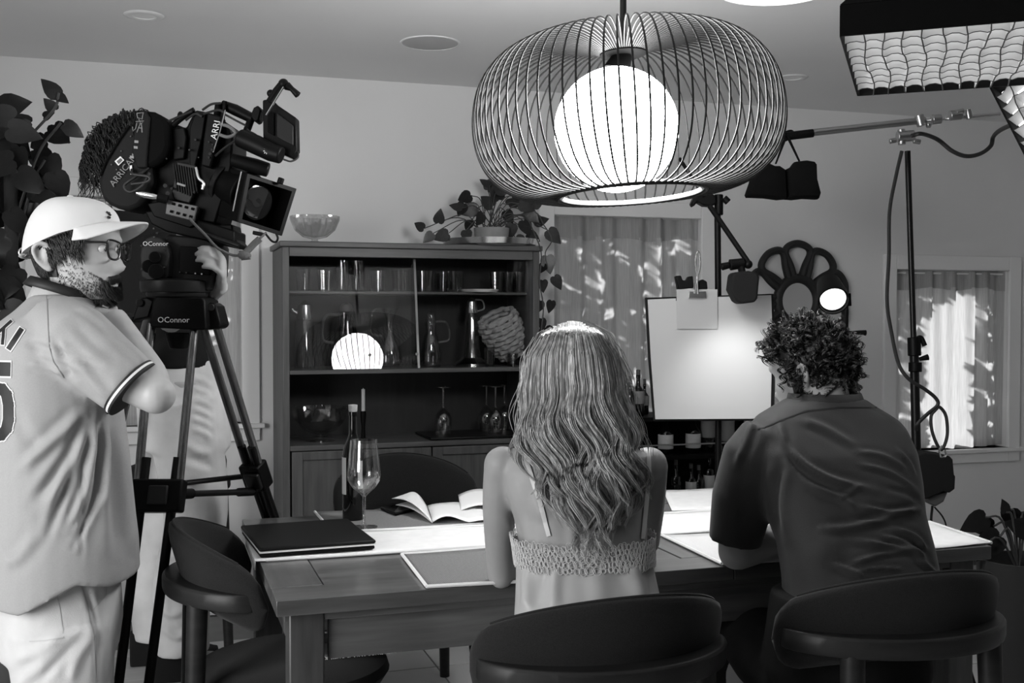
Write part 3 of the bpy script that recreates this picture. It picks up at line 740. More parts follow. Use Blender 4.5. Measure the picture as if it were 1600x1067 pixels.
# cables
cm = mat('cable_rubber', 0.010, 0.6)
def cable(name, label, pts, r, n=7):
    pts = smooth_path([vec(p) for p in pts], n)
    o = obj(name, MB().tube(pts, r, 8), cm, org=pts[-1]); tag(o, label, 'cable'); return o
cable('power_cable', 'black cable sagging from the stand head to the right softbox', [PS(1424, 212, 4.22), PS(1440, 209, 4.2), PS(1465, 218), PS(1488, 236), PS(1510, 244), PS(1532, 240), PS(1548, 228), PS(1552, 214), PS(1562, 204, 4.1), PS(1584, 194, 3.7), PS(1606, 190, 3.45)], S(3.3, 4.3))
cable('power_cable', 'black cable running down beside the stand pole and looping over the window', [PS(1409, 236, 4.24), PS(1400, 275, 4.24), PS(1390, 330, 4.24), PS(1389, 400, 4.24), PS(1386, 470, 4.24), PS(1393, 520, 4.24), PS(1404, 568, 4.22), PS(1420, 592, 4.2), PS(1445, 608, 4.2), PS(1462, 622, 4.2), PS(1465, 633, 4.2), PS(1450, 646, 4.2), PS(1434, 662, 4.2), PS(1432, 672, 4.22)], S(2.8, 4.3))
cable('power_cable', 'loop of black cable hanging above the ballast box', [PS(1462, 640, 4.2), PS(1455, 650, 4.2), PS(1456, 672, 4.2), PS(1464, 694, 4.2), PS(1472, 702, 4.2), PS(1480, 680, 4.2), PS(1478, 650, 4.2), PS(1468, 636, 4.2), PS(1462, 640, 4.2)], S(2.6, 4.3))
# ballast hanging on the stand
q = PS(1465, 745)
bl = thing('ballast_box', 'black ballast bag hanging on the light stand, right of the seated man', 'ballast', q)
obj('bag_body', MB().pxpoly([(1435, 712), (1446, 708), (1484, 713), (1489, 718), (1491, 742), (1493, 744), (1492, 764), (1484, 770), (1474, 768), (1446, 780), (1438, 770)], 4.15, .14), M['blackcloth'], bl, bev=.006)
obj('bag_tail', MB().pxpoly([(1446, 772), (1482, 768), (1475, 784), (1462, 792), (1450, 786)], 4.17, .10), M['darkgrey'], bl, bev=.006)
obj('clip', MB().tube(smooth_path([PS(1472, 696, 4.15), PS(1468, 704, 4.15), PS(1470, 714, 4.15), PS(1478, 712, 4.15), PS(1477, 702, 4.15)]), S(1.6, 4.15), 8), M['silver'], bl)
obj('tail_cord', MB().tube(smooth_path([PS(1457, 790), PS(1455, 810), PS(1456, 822)]), S(2, 4.2), 8), cm, bl)
obj('tail_cord', MB().tube(smooth_path([PS(1460, 792), PS(1472, 806), PS(1478, 820), PS(1477, 832)]), S(1.3, 4.2), 8), cm, bl)
# black sandbag slung over the boom tip
sb = thing('sandbag', 'black saddle sandbag hanging from the tip of the boom arm', 'sandbag', PS(1230, 310, 4.25))
def blob(pts, d, th, name, par, m, puff=.5):
    c = np.mean([vec(p) for p in pts], 0); rings = []
    for k in range(7):
        a = -math.pi / 2 + math.pi * k / 6; sc_ = puff + (1 - puff) * math.cos(a)
        rings.append([vec(P(c[0] + (x - c[0]) * (.25 + .75 * sc_ if k in (0, 6) else sc_), c[1] + (y - c[1]) * (.25 + .75 * sc_ if k in (0, 6) else sc_), d)) + vec(FV) * th / 2 * (1 + math.sin(a)) for x, y in pts])
    return obj(name, MB().loft(rings), m, par, ang=70)
L_ = [(1182, 258), (1194, 250), (1203, 252), (1214, 257), (1222, 257), (1231, 263), (1233, 309), (1222, 310), (1200, 307), (1172, 306), (1170, 302), (1177, 282)]
R_ = [(1231, 263), (1241, 258), (1247, 250), (1264, 248), (1276, 250), (1279, 254), (1280, 280), (1286, 303), (1284, 309), (1262, 308), (1245, 310), (1233, 309)]
blob(L_, 4.2, .12, 'bag', sb, M['duvetyne'], .8); blob(R_, 4.2, .12, 'bag', sb, M['duvetyne'], .8)
obj('strap', MB().tube([PS(1230, 212, 4.24), PS(1249, 252, 4.24)], [S(3.5, 4.2), S(2.4, 4.2)], 8, flat=.4), M['duvetyne'], sb)
obj('strap', MB().tube([PS(1228, 214, 4.26), PS(1212, 256, 4.26)], [S(3.5, 4.2), S(2.4, 4.2)], 8, flat=.4), M['duvetyne'], sb)
obj('strap_loop', MB().tube(smooth_path([PS(1228, 220, 4.24), PS(1226, 209, 4.25), PS(1236, 205, 4.27), PS(1240, 211, 4.25), PS(1231, 218, 4.24)]), S(2.5, 4.2), 8), M['duvetyne'], sb)

# ------------------------------------------------------------------ bounce board on its stand
dB = 4.15
def PB(x, y, d=dB): return vec(P(x, y, d))
foot = PB(1122, 760, 4.25)
bs = thing('grip_stand', 'black grip stand behind the bounce board with an angled arm', 'stand', (foot[0], foot[1], 0))
fz = vec((foot[0], foot[1], .25))
obj('pole', MB().tube([PB(1121, 322, 4.25), PB(1123, 560, 4.25), fz], S(5, 4.25), 12), M['black'], bs)
for a in (-.4, 1.7, 3.8):
    obj('leg', MB().tube([fz, fz + vec((math.cos(a) * .1, math.sin(a) * .1, -.12)), vec((foot[0] + math.cos(a) * .33, foot[1] + math.sin(a) * .33, .012))], .011, 10), M['black'], bs)
obj('top_clamp', MB().pxpoly([(1080, 318), (1086, 305), (1098, 303), (1112, 302), (1119, 306), (1120, 318), (1113, 322), (1100, 321), (1090, 315), (1084, 323)], 4.2, .06), M['black'], bs, bev=.006)
obj('swivel', MB().tube([PB(1123, 304, 4.23), PB(1123, 336, 4.23)], S(7, 4.2), 14), M['black'], bs, bev=.003)
obj('knob', MB().tube([PB(1131, 309, 4.21), PB(1138, 316, 4.21)], S(5.5, 4.2), 12).tube([PB(1124, 312, 4.22), PB(1133, 312, 4.22)], S(2.5, 4.2), 8), M['black'], bs, bev=.003)
arm = obj('angled_arm', MB().tube([PB(1109, 322, 4.17), PB(1172, 414, 4.05)], S(4.2, 4.1), 12), M['black'], bs)
obj('arm_tail', MB().tube([PB(1100, 306, 4.19), PB(1062, 248, 4.3)], S(3, 4.2), 10), M['black'], arm)
obj('elbow', MB().ell(PB(1169, 413, 4.05), (S(7, 4.05),) * 3, nu=14, nv=10).tube([PB(1163, 411, 4.05), PB(1140, 414, 4.05)], [S(8, 4.05), S(9, 4.05)], 14).tube([PB(1140, 414, 4.05), PB(1127, 417, 4.05)], [S(5, 4.05), S(6, 4.05)], 12), M['black'], arm, bev=.003)
# the small black lamp head on the arm, lighting the board
lh = thing('lamp_head', 'small black box lamp on the angled arm above the board', 'light', PB(1164, 450, 4.0))
obj('housing', MB().pxpoly([(1145, 428), (1150, 425), (1170, 423), (1184, 426), (1187, 434), (1184, 466), (1180, 472), (1158, 475), (1151, 470), (1142, 452)], 3.98, .10), M['blackcloth'], lh, bev=.008)
obj('yoke', MB().tube([PB(1158, 416, 4.05), PB(1160, 428, 4.03)], S(6, 4), 10), M['black'], lh)
sp_d = bpy.data.lights.new('lamp_head_spot', 'SPOT'); sp_d.energy = 6.5; sp_d.spot_size = math.radians(85); sp_d.spot_blend = 1.0; sp_d.shadow_soft_size = .03
sp = bpy.data.objects.new('lamp_head_spot', sp_d); C.objects.link(sp)
sp.location = PB(1164, 482, 3.90); sp.rotation_euler = (Vector(PB(1146, 600, 4.17)) - sp.location).to_track_quat('-Z', 'Y').to_euler()
# board
bd = thing('bounce_board', 'black-backed board holding a large sheet of white paper, clipped on the stand', 'board', PB(1110, 655, dB))
obj('backing_board', MB().pxpoly([(1008, 465), (1208, 459), (1212, 520), (1210, 657), (1021, 658), (1013, 560)], 4.19, .012), M['blackcloth'], bd, bev=.002)
pm = mat('white_paper', .42, .8, bump=.05, bscale=30)
obj('paper_sheet', MB().pxpoly([(1012, 468), (1056, 466), (1056, 470), (1121, 470), (1121, 464), (1205, 461), (1207, 520), (1204, 654), (1024, 655), (1017, 560)], 4.18, .003), pm, bd)
obj('small_sheet', MB().pxpoly([(1057, 452), (1121, 452), (1121, 514), (1058, 514)], 4.172, .0016), mat('grey_paper', .36, .8), bd)
c = obj('spring_clip', MB().pxpoly([(1077, 455), (1103, 455), (1104, 466), (1076, 466)], 4.160, .012), M['silver'], bd, bev=.001)
obj('clip_wire', MB().tube(smooth_path([PB(1086, 459, 4.155), PB(1088, 430, 4.155), PB(1086, 410, 4.155), PB(1089, 394, 4.155), PB(1093, 396, 4.155), PB(1094, 415, 4.155), PB(1090, 435, 4.155), PB(1091, 459, 4.155)]), S(1.3, 4.15), 8), M['silver'], c)
cl = obj('grip_clamp', MB().pxpoly([(1056, 431), (1064, 430), (1067, 438), (1073, 438), (1076, 432), (1083, 431), (1084, 450), (1060, 452)], 4.17, .05).pxpoly([(1092, 440), (1098, 436), (1105, 440), (1106, 452), (1092, 452)], 4.17, .05), M['black'], bd, bev=.004)

# ------------------------------------------------------------------ bar cart with bottles, under the curtained window
yc = 4.86
def PC(x, y, Y=yc): return vec(PY(x, y, Y))
cx0, cx1 = PC(975, 700)[0], PC(1192, 700)[0]
zt_, zm_, zl_ = PC(1000, 650)[2], PC(1050, 708)[2], PC(1050, 771)[2]
ct = thing('bar_cart', 'black open shelf cart with bottles, below the bounce board', 'cart', ((cx0 + cx1) / 2, yc + .06, 0))
for z in (zt_, zm_, zl_): obj('cart_shelf', MB().bx(cx0, cx1, yc - .08, yc + .20, z - .022, z), M['black'], ct, bev=.003)
for x in (cx0 + .01, cx1 - .01):
    for y in (yc - .07, yc + .19): obj('post', MB().cyl((x, y, 0), (x, y, zt_ + .02), .011, n=10), M['black'], ct)
obj('back_panel', MB().bx(cx0, cx1, yc + .195, yc + .21, .12, zt_ - .02), M['black'], ct)
for z in (zm_ + .05,): obj('guard_rail', MB().cyl((cx0, yc - .075, z), (cx1, yc - .075, z), .004, n=8), M['dullmetal'], ct)
obj('wheel', MB().cyl((cx0 + .01, yc - .09, .03), (cx0 + .01, yc - .05, .03), .03, n=18), M['black'], ct); obj('wheel', MB().cyl((cx1 - .01, yc - .09, .03), (cx1 - .01, yc - .05, .03), .03, n=18), M['black'], ct)
bg = mat('dark_bottle_glass', 0.004, .06, spec=.5); lab = mat('paper_label', .55, .7); lab2 = mat('paper_label_grey', .22, .7)
def bottle(label, px, z, h, r, group, lh_=(.25, .55), lm=lab, y=yc, neck=.32, gm=bg, cork=None, loc=None):
    q = vec(loc) if loc is not None else PC(px, 700, y); q = vec((q[0], q[1], z))
    t = thing('bottle', label, 'bottle', q, group)
    b = obj('glass_body', MB().lathe([(0, 0), (r * .9, 0), (r, .006), (r, h * (1 - neck) - r * .7), (r * .8, h * (1 - neck) - r * .25), (r * .40, h * (1 - neck) + r * .35), (r * .33, h - .018), (r * .40, h - .017), (r * .40, h - .003), (r * .3, h), (0, h)], q, 24), gm, t)
    if lm: obj('label', MB().lathe([(r + .0006, h * lh_[0]), (r + .0012, h * lh_[0] + .001), (r + .0012, h * lh_[1]), (r + .0006, h * lh_[1] + .001)], q, 24, close=True), lm, t)
    obj('cap', MB().lathe([(0, h - .002), (r * .36, h - .002), (r * .36, h + .022), (0, h + .024)], q, 16), cork or M['darkgrey'], t)
    return t
zt2, zm2, zl2 = zt_ + .0, zm_, zl_
G = 'bottles on the bar cart'
bottle('dark bottle with a pale capsule on the cart top, beside the blonde hair', 997, zt2, .20, .028, G, (.3, .6), lab2)
bottle('slim dark bottle at the cart top edge, against the curtain', 984, zt2, .17, .022, G, (.2, .4), None)
bottle('small dark bottle on the cart top nearest the board', 1007, zt2, .15, .02, G, (.3, .6), lab2, yc + .08)
for px, lb, lm in ((1040, 'squat bottle with white label, left of two on the cart shelf', lab), (1083, 'squat bottle with white label, right of two on the cart shelf', lab)):
    bottle(lb, px, zm2, .20, .036, G, (.12, .46), lm, neck=.4)
bottle('dark bottle with grey label on the cart shelf left of the stand pole', 1106, zm2, .24, .034, G, (.3, .8), lab2, neck=.3)
bottle('dark bottle with a tall grey label right of the stand pole', 1137, zm2, .25, .032, G, (.2, .85), lab2, neck=.22)
for px, lb, h in ((1056, 'small dark bottle at the left of the lowest cart shelf', .14), (1080, 'small bottle with a white label on the lowest cart shelf', .12), (1108, 'bottle with white label at the foot of the stand pole', .18), (1127, 'slim dark bottle on the lowest cart shelf near the seated man', .2), (1092, 'tiny dark bottle between two labelled ones on the lowest shelf', .11)):
    bottle(lb, px, zl2, h, .026, G, (.05, .45), lab if 'white' in lb else None)

# ------------------------------------------------------------------ petal mirror on the wall
Ym = Y1 - .03
def PM(x, y, Y=Ym): return vec(PY(x, y, Y))
mc = PM(1246, 470); km = float(np.linalg.norm(PM(1346, 470) - PM(1246, 470))) / 100
mm = mat('black_iron', .012, .6)
mi = thing('petal_mirror', 'round wall mirror in a black flower-petal frame', 'mirror', mc)
for i in range(10):
    a = math.radians(90 + 36 * i)
    c, s_ = math.cos(a), math.sin(a); u = vec((c, 0, s_)); w = vec((-s_, 0, c))
    rp_ = [mc + (u * (26 + (77 - 26) * v) + w * hw) * km for v, hw in ((0, -4), (.4, -11), (.72, -19), (.9, -15), (.99, 0), (.9, 15), (.72, 19), (.4, 11), (0, 4))]
    obj('petal', MB().tube(smooth_path(rp_, 4), 5.0 * km, 8), mm, mi)
obj('mirror_rim', MB().tube([mc + (vec((math.cos(a), 0, math.sin(a))) * 30) * km for a in np.linspace(0, 2 * math.pi, 41)[:-1]], 6.5 * km, 10, closed=True), mm, mi)
obj('mirror_glass', MB().lathe([(0, 0), (29 * km, 0), (29 * km, .006), (0, .006)], mc + vec((0, .004, 0)), 36, axis=(0, -1, 0)), mat('mirror_silver', .62, .12, metal=1), mi)
# ------------------------------------------------------------------ small round film lamp behind the seated man's head
dF = 4.35
fl = thing('film_lamp', 'small round film lamp with a lit lens, above the seated man', 'light', vec(P(1304, 480, dF)))
f_ax = unit(-vec(FV) * .8 - vec(UV) * .45 - vec(RV) * .1); fc = vec(P(1302, 468, dF))
obj('housing', MB().lathe([(0, -.16), (S(19, dF), -.13), (S(24, dF), -.03), (S(24, dF), .012), (S(22, dF), .012), (S(22, dF), -.01), (0, -.01)], fc, 28, axis=f_ax), M['black'], fl)
obj('lens', MB().lathe([(0, .004), (S(14, dF), .002), (S(20, dF), -.006), (0, -.008)], fc, 28, axis=f_ax), glow('film_lamp_lens', 1.5), fl)
obj('yoke', MB().pxpoly([(1322, 458), (1330, 458), (1331, 478), (1326, 478), (1326, 520), (1320, 520)], dF, .02), M['black'], fl, bev=.003)
fb = vec(P(1322, 520, dF))
obj('stand', MB().cyl(fb, (fb[0], fb[1], 0.0), .009, n=10), M['black'], fl)
obj('knob', MB().tube([vec(P(1326, 519, dF)), vec(P(1353, 520, dF))], [S(2, dF), S(4.5, dF)], 8), M['black'], fl)
for a in (.2, 2.3, 4.4): obj('leg', MB().tube([(fb[0], fb[1], .3), (fb[0] + .25 * math.cos(a), fb[1] + .25 * math.sin(a), .008)], .007, 8), M['black'], fl)
# ------------------------------------------------------------------ things on the table
def quad_cloth(name, label, cat, pts, m, z=TZ, t=.003, sag=.0, nu=14, nv=8, fringe=None, wob=.0012):
    a, b, c_, d = [vec(p) for p in pts]
    cen = (a + b + c_ + d) / 4
    o = thing(name, label, cat, (cen[0], cen[1], z))
    rnd = random.Random(len(label)); ph = rnd.uniform(0, 6)
    def fn(u, v):
        p = (a * (1 - u) + b * u) * (1 - v) + (d * (1 - u) + c_ * u) * v
        return (p[0], p[1], z + t + wob * (1 + math.sin(7 * u + ph) * math.sin(5 * v + ph)))
    obj('cloth', MB().grid(nu, nv, fn), m, o, solid=.0022)
    if fringe is not None:
        for (p, q) in fringe:
            P_ = [a, b, c_, d]; p0, p1 = P_[p], P_[q]
            mb = MB(); mb.tube([tuple(p0 * (1 - s) + p1 * s)[:2] + (z + t + .001 + wob,) for s in np.linspace(0, 1, 12)], .0042, 6)
            obj('hem', mb, M_hem, o)
    return o
M_hem = mat('hem_cotton', .72, .9, bump=.4, bscale=300)
runner_m = mat('runner_cotton', .78, .95, bump=.25, bscale=350, var=.04, vscale=30)
mat_m = weave('placemat_weave', .20, 1500, .5, var=.35)
def T(px, py): p = PZ(px, py, TZ); return (p.x, p.y, TZ)
# runner along the middle, its left end hanging over the table edge
rn = thing('table_runner', 'long white cotton table runner along the middle of the dining table', 'table runner', (1.1, 2.86, TZ))
ry0, ry1 = 2.705, 3.00
def rfn(u, v):
    L = 0.022; s = -L + (TX1 + .0 - TX0 + L) * u; y = ry0 + (ry1 - ry0) * v
    if s < 0.01:
        dz = min(0, s - .0); x = TX0 - .004 - .01 * math.sin(v * 5 + 1) * min(1, -dz / .2) - .006
        return (x, y + .03 * dz * (1 - 2 * v), TZ + .004 + dz * .97)
    return (TX0 + s, y, TZ + .0025 + .0012 * math.sin(s * 21) * math.sin(v * 6))
obj('cloth', MB().grid(70, 10, rfn), runner_m, rn, solid=.002)
for v in (0, 1): obj('hem', MB().tube([vec(rfn(u, v)) + vec((0, 0, .0015)) for u in np.linspace(0.02, 1, 60)], .0035, 6), M_hem, rn)
GP = 'woven placemats'
def matq(l, r, y0, y1): return [(l, y0, TZ), (r, y0, TZ), (r, y1, TZ), (l, y1, TZ)]
fm = [T(665, 921), T(812, 913), T(775, 858), T(628, 868)]
xl = T(665, 921)[0]
quad_cloth('placemat', 'grey woven placemat with white hem under the woman\'s left elbow', 'placemat', [T(667, 920), T(860, 909), T(820, 855), T(628, 869)], mat_m, fringe=[(0, 1), (3, 0), (2, 3)])['group'] = GP
quad_cloth('placemat', 'grey woven placemat under the wine bottle and glass', 'placemat', [T(520, 834), T(800, 822), T(770, 792), T(492, 802)], mat_m, fringe=[(0, 1), (3, 0)])['group'] = GP
quad_cloth('placemat', 'pale woven placemat under the seated man\'s forearm', 'placemat', [T(1128, 884), T(1330, 872), T(1240, 828), T(1034, 839)], weave('placemat_pale', .62, 1500, .4, var=.12), fringe=[(0, 1), (3, 0)])['group'] = GP
quad_cloth('placemat', 'white placemat on the far side between woman and man', 'placemat', [T(1050, 800), T(1180, 795), T(1150, 764), T(1036, 768)], runner_m)['group'] = GP
quad_cloth('placemat', 'white placemat at the right end of the table, hard by the seated man', 'placemat', [T(1400, 864), T(1549, 851), T(1452, 818), T(1310, 827)], runner_m, fringe=[(1, 2)])['group'] = GP  # white cloth put where the softbox glares on the table top
# laptop
lp = thing('laptop', 'closed black laptop with a silver edge on the left table end', 'laptop', T(480, 850))
A_, B_, C_, D_ = [vec(T(*q)) for q in ((405, 876), (588, 862), (543, 826), (376, 838))]
def slab(z0, z1, inset):
    c = (A_ + B_ + C_ + D_) / 4; pts = [p + (c - p) / np.linalg.norm(c - p) * inset for p in (A_, B_, C_, D_)]
    return MB().prism([(p[0], p[1], z0) for p in pts], (0, 0, z1 - z0))
zb = TZ + .006
obj('base', slab(zb, zb + .010, .004), M['black'], lp, bev=.004)
obj('silver_edge', slab(zb + .010, zb + .0145, .002), mat('laptop_edge', .75, .35), lp, bev=.001)
obj('lid', slab(zb + .0145, zb + .024, .0), mat('laptop_lid', .004, .5, spec=.15), lp, bev=.005)
# wine bottle
q = vec(T(552, 814)); wb = thing('wine_bottle', 'dark wine bottle with a cork stopper and pale label behind the wine glass', 'bottle', q)
h = float(vec(P(555, 640, np.dot(q - vec(CAM), vec(CF))))[2] - TZ); r = .031
obj('glass_body', MB().lathe([(0, .004), (r * .9, .004), (r, .010), (r, h * .60), (r * .9, h * .66), (r * .55, h * .735), (r * .38, h * .79), (r * .35, h * .95), (r * .42, h * .952), (r * .42, h * .985), (0, h * .985)], q, 32), bg, wb)
a0_, a1_ = math.radians(150), math.radians(222)
def band(r, z0, z1, a0, a1, q, n=14): return MB().grid(n, 2, lambda u, v: (q[0] + r * math.cos(a0 + (a1 - a0) * u), q[1] + r * math.sin(a0 + (a1 - a0) * u), q[2] + z0 + (z1 - z0) * v))
obj('label', band(r + .0008, h * .25, h * .58, math.radians(125), math.radians(222), q), lab, wb); obj('back_label', band(r + .0008, h * .30, h * .55, math.radians(285), math.radians(318), q), lab, wb)
obj('cork', MB().lathe([(0, h * .96), (.0095, h * .96), (.0130, h * 1.0), (.0132, h * 1.045), (0, h * 1.05)], q, 20), mat('cork', .42, .8, var=.3, vscale=60), wb)
# wine glass
q = vec(T(569, 828)); hg = float(vec(P(566, 690, np.dot(q - vec(CAM), vec(CF))))[2] - TZ); kk = hg / .235
wg = thing('wine_glass', 'empty clear stemmed wine glass standing on the table by the laptop', 'wine glass', q)
pr = [(0, .001), (.036, .001), (.036, .003), (.010, .007), (.0048, .016), (.0042, .05), (.0044, .085)]
st_ = MB().lathe([(a * kk, b * kk + .006) for a, b in pr] + [(0, .086 * kk + .006)], q, 32)
obj('stem_and_foot', st_, glassy('stem_glass', .9, .03, 1.5, .04), wg)
pr = [(.0044, .083), (.012, .092), (.030, .107), (.0425, .127), (.0445, .142), (.0415, .175), (.0355, .235), (.0345, .235), (.0405, .175), (.0432, .142), (.041, .128), (.029, .109), (.009, .095), (.001, .092)]
obj('bowl', MB().lathe([(a * kk, b * kk + .006) for a, b in pr], q, 40, close=True), glassy('bowl_glass', .95, .02, 1.5, .05), wg)
# small fringed cloth lying on the seat of the end chair
q = vec((.455, 2.80, .489)); fcl = thing('fringed_cloth', 'grey fringed cloth lying on the seat of the chair at the table end', 'cloth', q)
obj('cloth', MB().grid(12, 8, lambda u, v: (q[0] - .11 + .22 * u, q[1] - .05 + .13 * v, q[2] + .004 + .002 * math.sin(8 * u + 3 * v))), mat('grey_cotton', .12, .95), fcl, solid=.002)
fr_ = MB(); rnf = random.Random(9)
for i in range(60):
    x = q[0] - .11 + .22 * i / 59; fr_.tube([(x, q[1] - .05, q[2] + .005), (x + rnf.uniform(-.004, .004), q[1] - .06, q[2] + .006), (x + rnf.uniform(-.006, .006), q[1] - .068, q[2] + .003)], .0007, 4)
obj('fringe', fr_, M_hem, fcl, kind='stuff')
# phone
q = [vec(T(*a)) for a in ((618, 810), (651, 802), (628, 795), (594, 800))]
o = thing('phone', 'dark phone lying beside the open booklet', 'phone', sum(q) / 4)
zp = TZ + .007
obj('body', MB().prism([(p[0], p[1], zp) for p in q], (0, 0, .009)), M['black'], o, bev=.003); obj('screen', MB().prism([tuple(p * .92 + sum(q) / 4 * .08)[:2] + (zp + .009,) for p in q], (0, 0, .0008)), mat('phone_screen', .02, .05, spec=.8), o)
# open paper booklet
bk = thing('paper_booklet', 'open white paper booklet lying on the far side of the table', 'paper', T(690, 812))
pm2 = mat('script_paper', .80, .8)
def leafp(a, b, c, d, lift, nm):
    a, b, c, d = [vec(x) for x in (a, b, c, d)]
    obj(nm, MB().grid(14, 6, lambda u, v: tuple((a * (1 - u) + b * u) * (1 - v) + (d * (1 - u) + c * u) * v + vec((0, 0, lift(u, v))))), pm2, bk, solid=.0012)
zt0 = vec((0, 0, .010))
leafp(vec(T(676, 821)) + zt0, vec(T(768, 820)) + zt0, vec(T(758, 792)) + zt0, vec(T(668, 797)) + zt0, lambda u, v: .014 * math.sin(3.1 * min(1, u * 1.6)) + .004 * math.sin(9 * u + 2 * v), 'page')
leafp(vec(T(676, 821)) + zt0 * .8, vec(T(612, 800)) + zt0 + vec((0, 0, .030)), vec(T(636, 782)) + zt0 + vec((0, 0, .012)), vec(T(668, 797)) + zt0 * .8, lambda u, v: .022 * math.sin(3.1 * u) , 'page')
leafp(vec(T(676, 820)) + zt0 * .5, vec(T(618, 802)) + zt0 * .7 + vec((0, 0, .018)), vec(T(640, 786)) + zt0 * .6, vec(T(668, 797)) + zt0 * .5, lambda u, v: .012 * math.sin(3.1 * u) , 'page')
leafp(vec(T(720, 806)) + zt0 * 1.6, vec(T(772, 800)) + zt0 * 1.6, vec(T(765, 778)) + zt0 * 1.6, vec(T(716, 786)) + zt0 * 1.6, lambda u, v: .010 * math.sin(3.1 * u) + .010 * v, 'loose_sheet')

# ------------------------------------------------------------------ plants
def leaf_mesh(name, m, curl=.18, w=.42):
    outline = [(0, 0), (.10, -.07), (.24, -.07), (.36, .04), (w, .22), (.36, .46), (.24, .68), (.10, .88), (0, 1.0)]
    vs = []; fs = []
    for sx in (1, -1):
        for x, y in outline: vs.append((sx * x, y, -curl * (y ** 2) - .25 * x * x + .10 * x))
    mid = [(0, y, -curl * y * y - .02) for y in (.0, .05, .12, .2, .35, .55, .72, .9, 1.0)]
    vs += mid; n = len(outline)
    for i in range(n - 1):
        fs.append((i, i + 1, 2 * n + i + 1, 2 * n + i)); fs.append((n + i + 1, n + i, 2 * n + i, 2 * n + i + 1))
    me = make_mesh(name, vs, fs); me.materials.append(m); return me
def put_leaf(me, par, base, ang, size, rnd, tilt=.5, depthdir=None):
    a = math.radians(ang)
    tip = unit(vec(RV) * math.cos(a) + vec(UV) * math.sin(a) + vec(FV) * rnd.uniform(-tilt, tilt))
    nrm = unit(-vec(FV) * .9 + vec(UV) * rnd.uniform(-.2, .7) + vec(RV) * rnd.uniform(-.5, .5)); nrm = unit(nrm - tip * np.dot(nrm, tip))
    xx = np.cross(tip, nrm)
    o = bpy.data.objects.new('leaf', me); C.objects.link(o); o.parent = par
    b = vec(base) - ORG[par.name]
    o.matrix_local = Matrix(((xx[0] * size, tip[0] * size, nrm[0] * size, b[0]), (xx[1] * size, tip[1] * size, nrm[1] * size, b[1]), (xx[2] * size, tip[2] * size, nrm[2] * size, b[2]), (0, 0, 0, 1)))
    return o
leafm = mat('pothos_leaf', .020, .38, var=.35, vscale=5, spec=.4); stemm = mat('plant_stem', .05, .6)
leafd = mat('dark_leaf', .009, .42, var=.3, vscale=5, spec=.35)
pot_me = leaf_mesh('leaf', leafm); big_me = leaf_mesh('leaf', leafd, .25, .40)
# pothos on the cabinet
yp = YF + .16
def PP(x, y, Y=yp): return vec(PY(x, y, Y))
tq = PP(760, 381); tq[2] = ZT + .012
tr = thing('silver_tray', 'round silver tray under the potted pothos on the cabinet', 'tray', tq)
obj('tray', MB().lathe([(0, 0), (.20, 0), (.215, .008), (.222, .034), (.218, .034), (.210, .011), (.196, .005), (0, .005)], tq + vec((.02, 0, 0)), 48), M['silver'], tr)
pq = PP(768, 372); pq[2] = ZT + .018
pl = thing('potted_pothos', 'trailing pothos in a grey clay pot on top of the cabinet', 'plant', pq)
obj('pot', MB().lathe([(0, 0), (.066, 0), (.075, .02), (.082, .082), (.076, .082), (.07, .05), (0, .05)], pq, 36), mat('clay_pot', .26, .8, var=.15, vscale=20), pl)
obj('soil', MB().lathe([(0, .07), (.074, .07), (.074, .072), (0, .074)], pq, 24), mat('soil', .03, 1), pl)
rnd = random.Random(8)
LV = [(735, 305, 200, 15), (762, 297, 60, 16), (725, 318, 240, 14), (800, 305, 20, 18), (812, 318, -20, 16), (780, 312, 110, 17), (790, 330, -60, 15), (745, 325, 200, 17), (722, 325, 160, 13), (685, 348, 80, 13), (662, 357, 150, 11), (700, 365, 200, 15), (676, 365, 225, 12), (728, 360, -80, 13), (822, 330, -40, 16), (833, 322, 30, 12), (818, 345, -70, 16), (800, 350, -100, 15), (806, 372, -40, 16), (825, 365, -30, 14), (836, 348, 20, 14), (845, 350, 130, 14), (857, 360, -50, 17), (770, 322, 140, 16), (755, 335, 230, 14), (812, 300, 60, 12), (785, 300, 100, 14), (735, 345, 250, 12), (795, 320, 30, 17), (775, 300, 10, 14), (765, 290, 140, 12),
      (855, 400, -80, 17), (852, 412, 230, 12), (848, 438, -90, 12), (866, 432, -60, 14), (844, 470, -110, 14), (862, 470, -100, 12), (846, 498, -80, 12), (852, 512, -70, 19), (848, 530, -100, 15), (846, 555, -80, 13)]
crown = pq + vec((0, 0, .08))
for x, y, a, sz in LV:
    dy = rnd.uniform(-.09, .06) if y < 385 else -.10
    b = PP(x, y, yp + dy); put_leaf(pot_me, pl, b, a, S(sz * 1.75, 4.9), rnd)
    if y < 385:
        mid = (crown + b) / 2 + vec((0, 0, .05)); obj('stem', MB().tube(smooth_path([crown + vec((rnd.uniform(-.04, .04), rnd.uniform(-.03, .03), -.02)), mid, b], 5), .0022, 5), stemm, pl)
obj('vine', MB().tube(smooth_path([crown, PP(815, 335, yp - .05), PP(838, 372, YF - .02), PP(846, 400, YF - .02), PP(843, 440, YF - .02), PP(849, 480, YF - .02), PP(845, 530, YF - .02), PP(850, 565, YF - .02)], 6), .0028, 6), stemm, pl)
obj('vine', MB().tube(smooth_path([crown, PP(830, 330, yp - .05), PP(850, 352, YF + .02), PP(862, 375, YF), PP(852, 395, YF - .02), PP(856, 420, YF - .02)], 6), .0025, 6), stemm, pl)
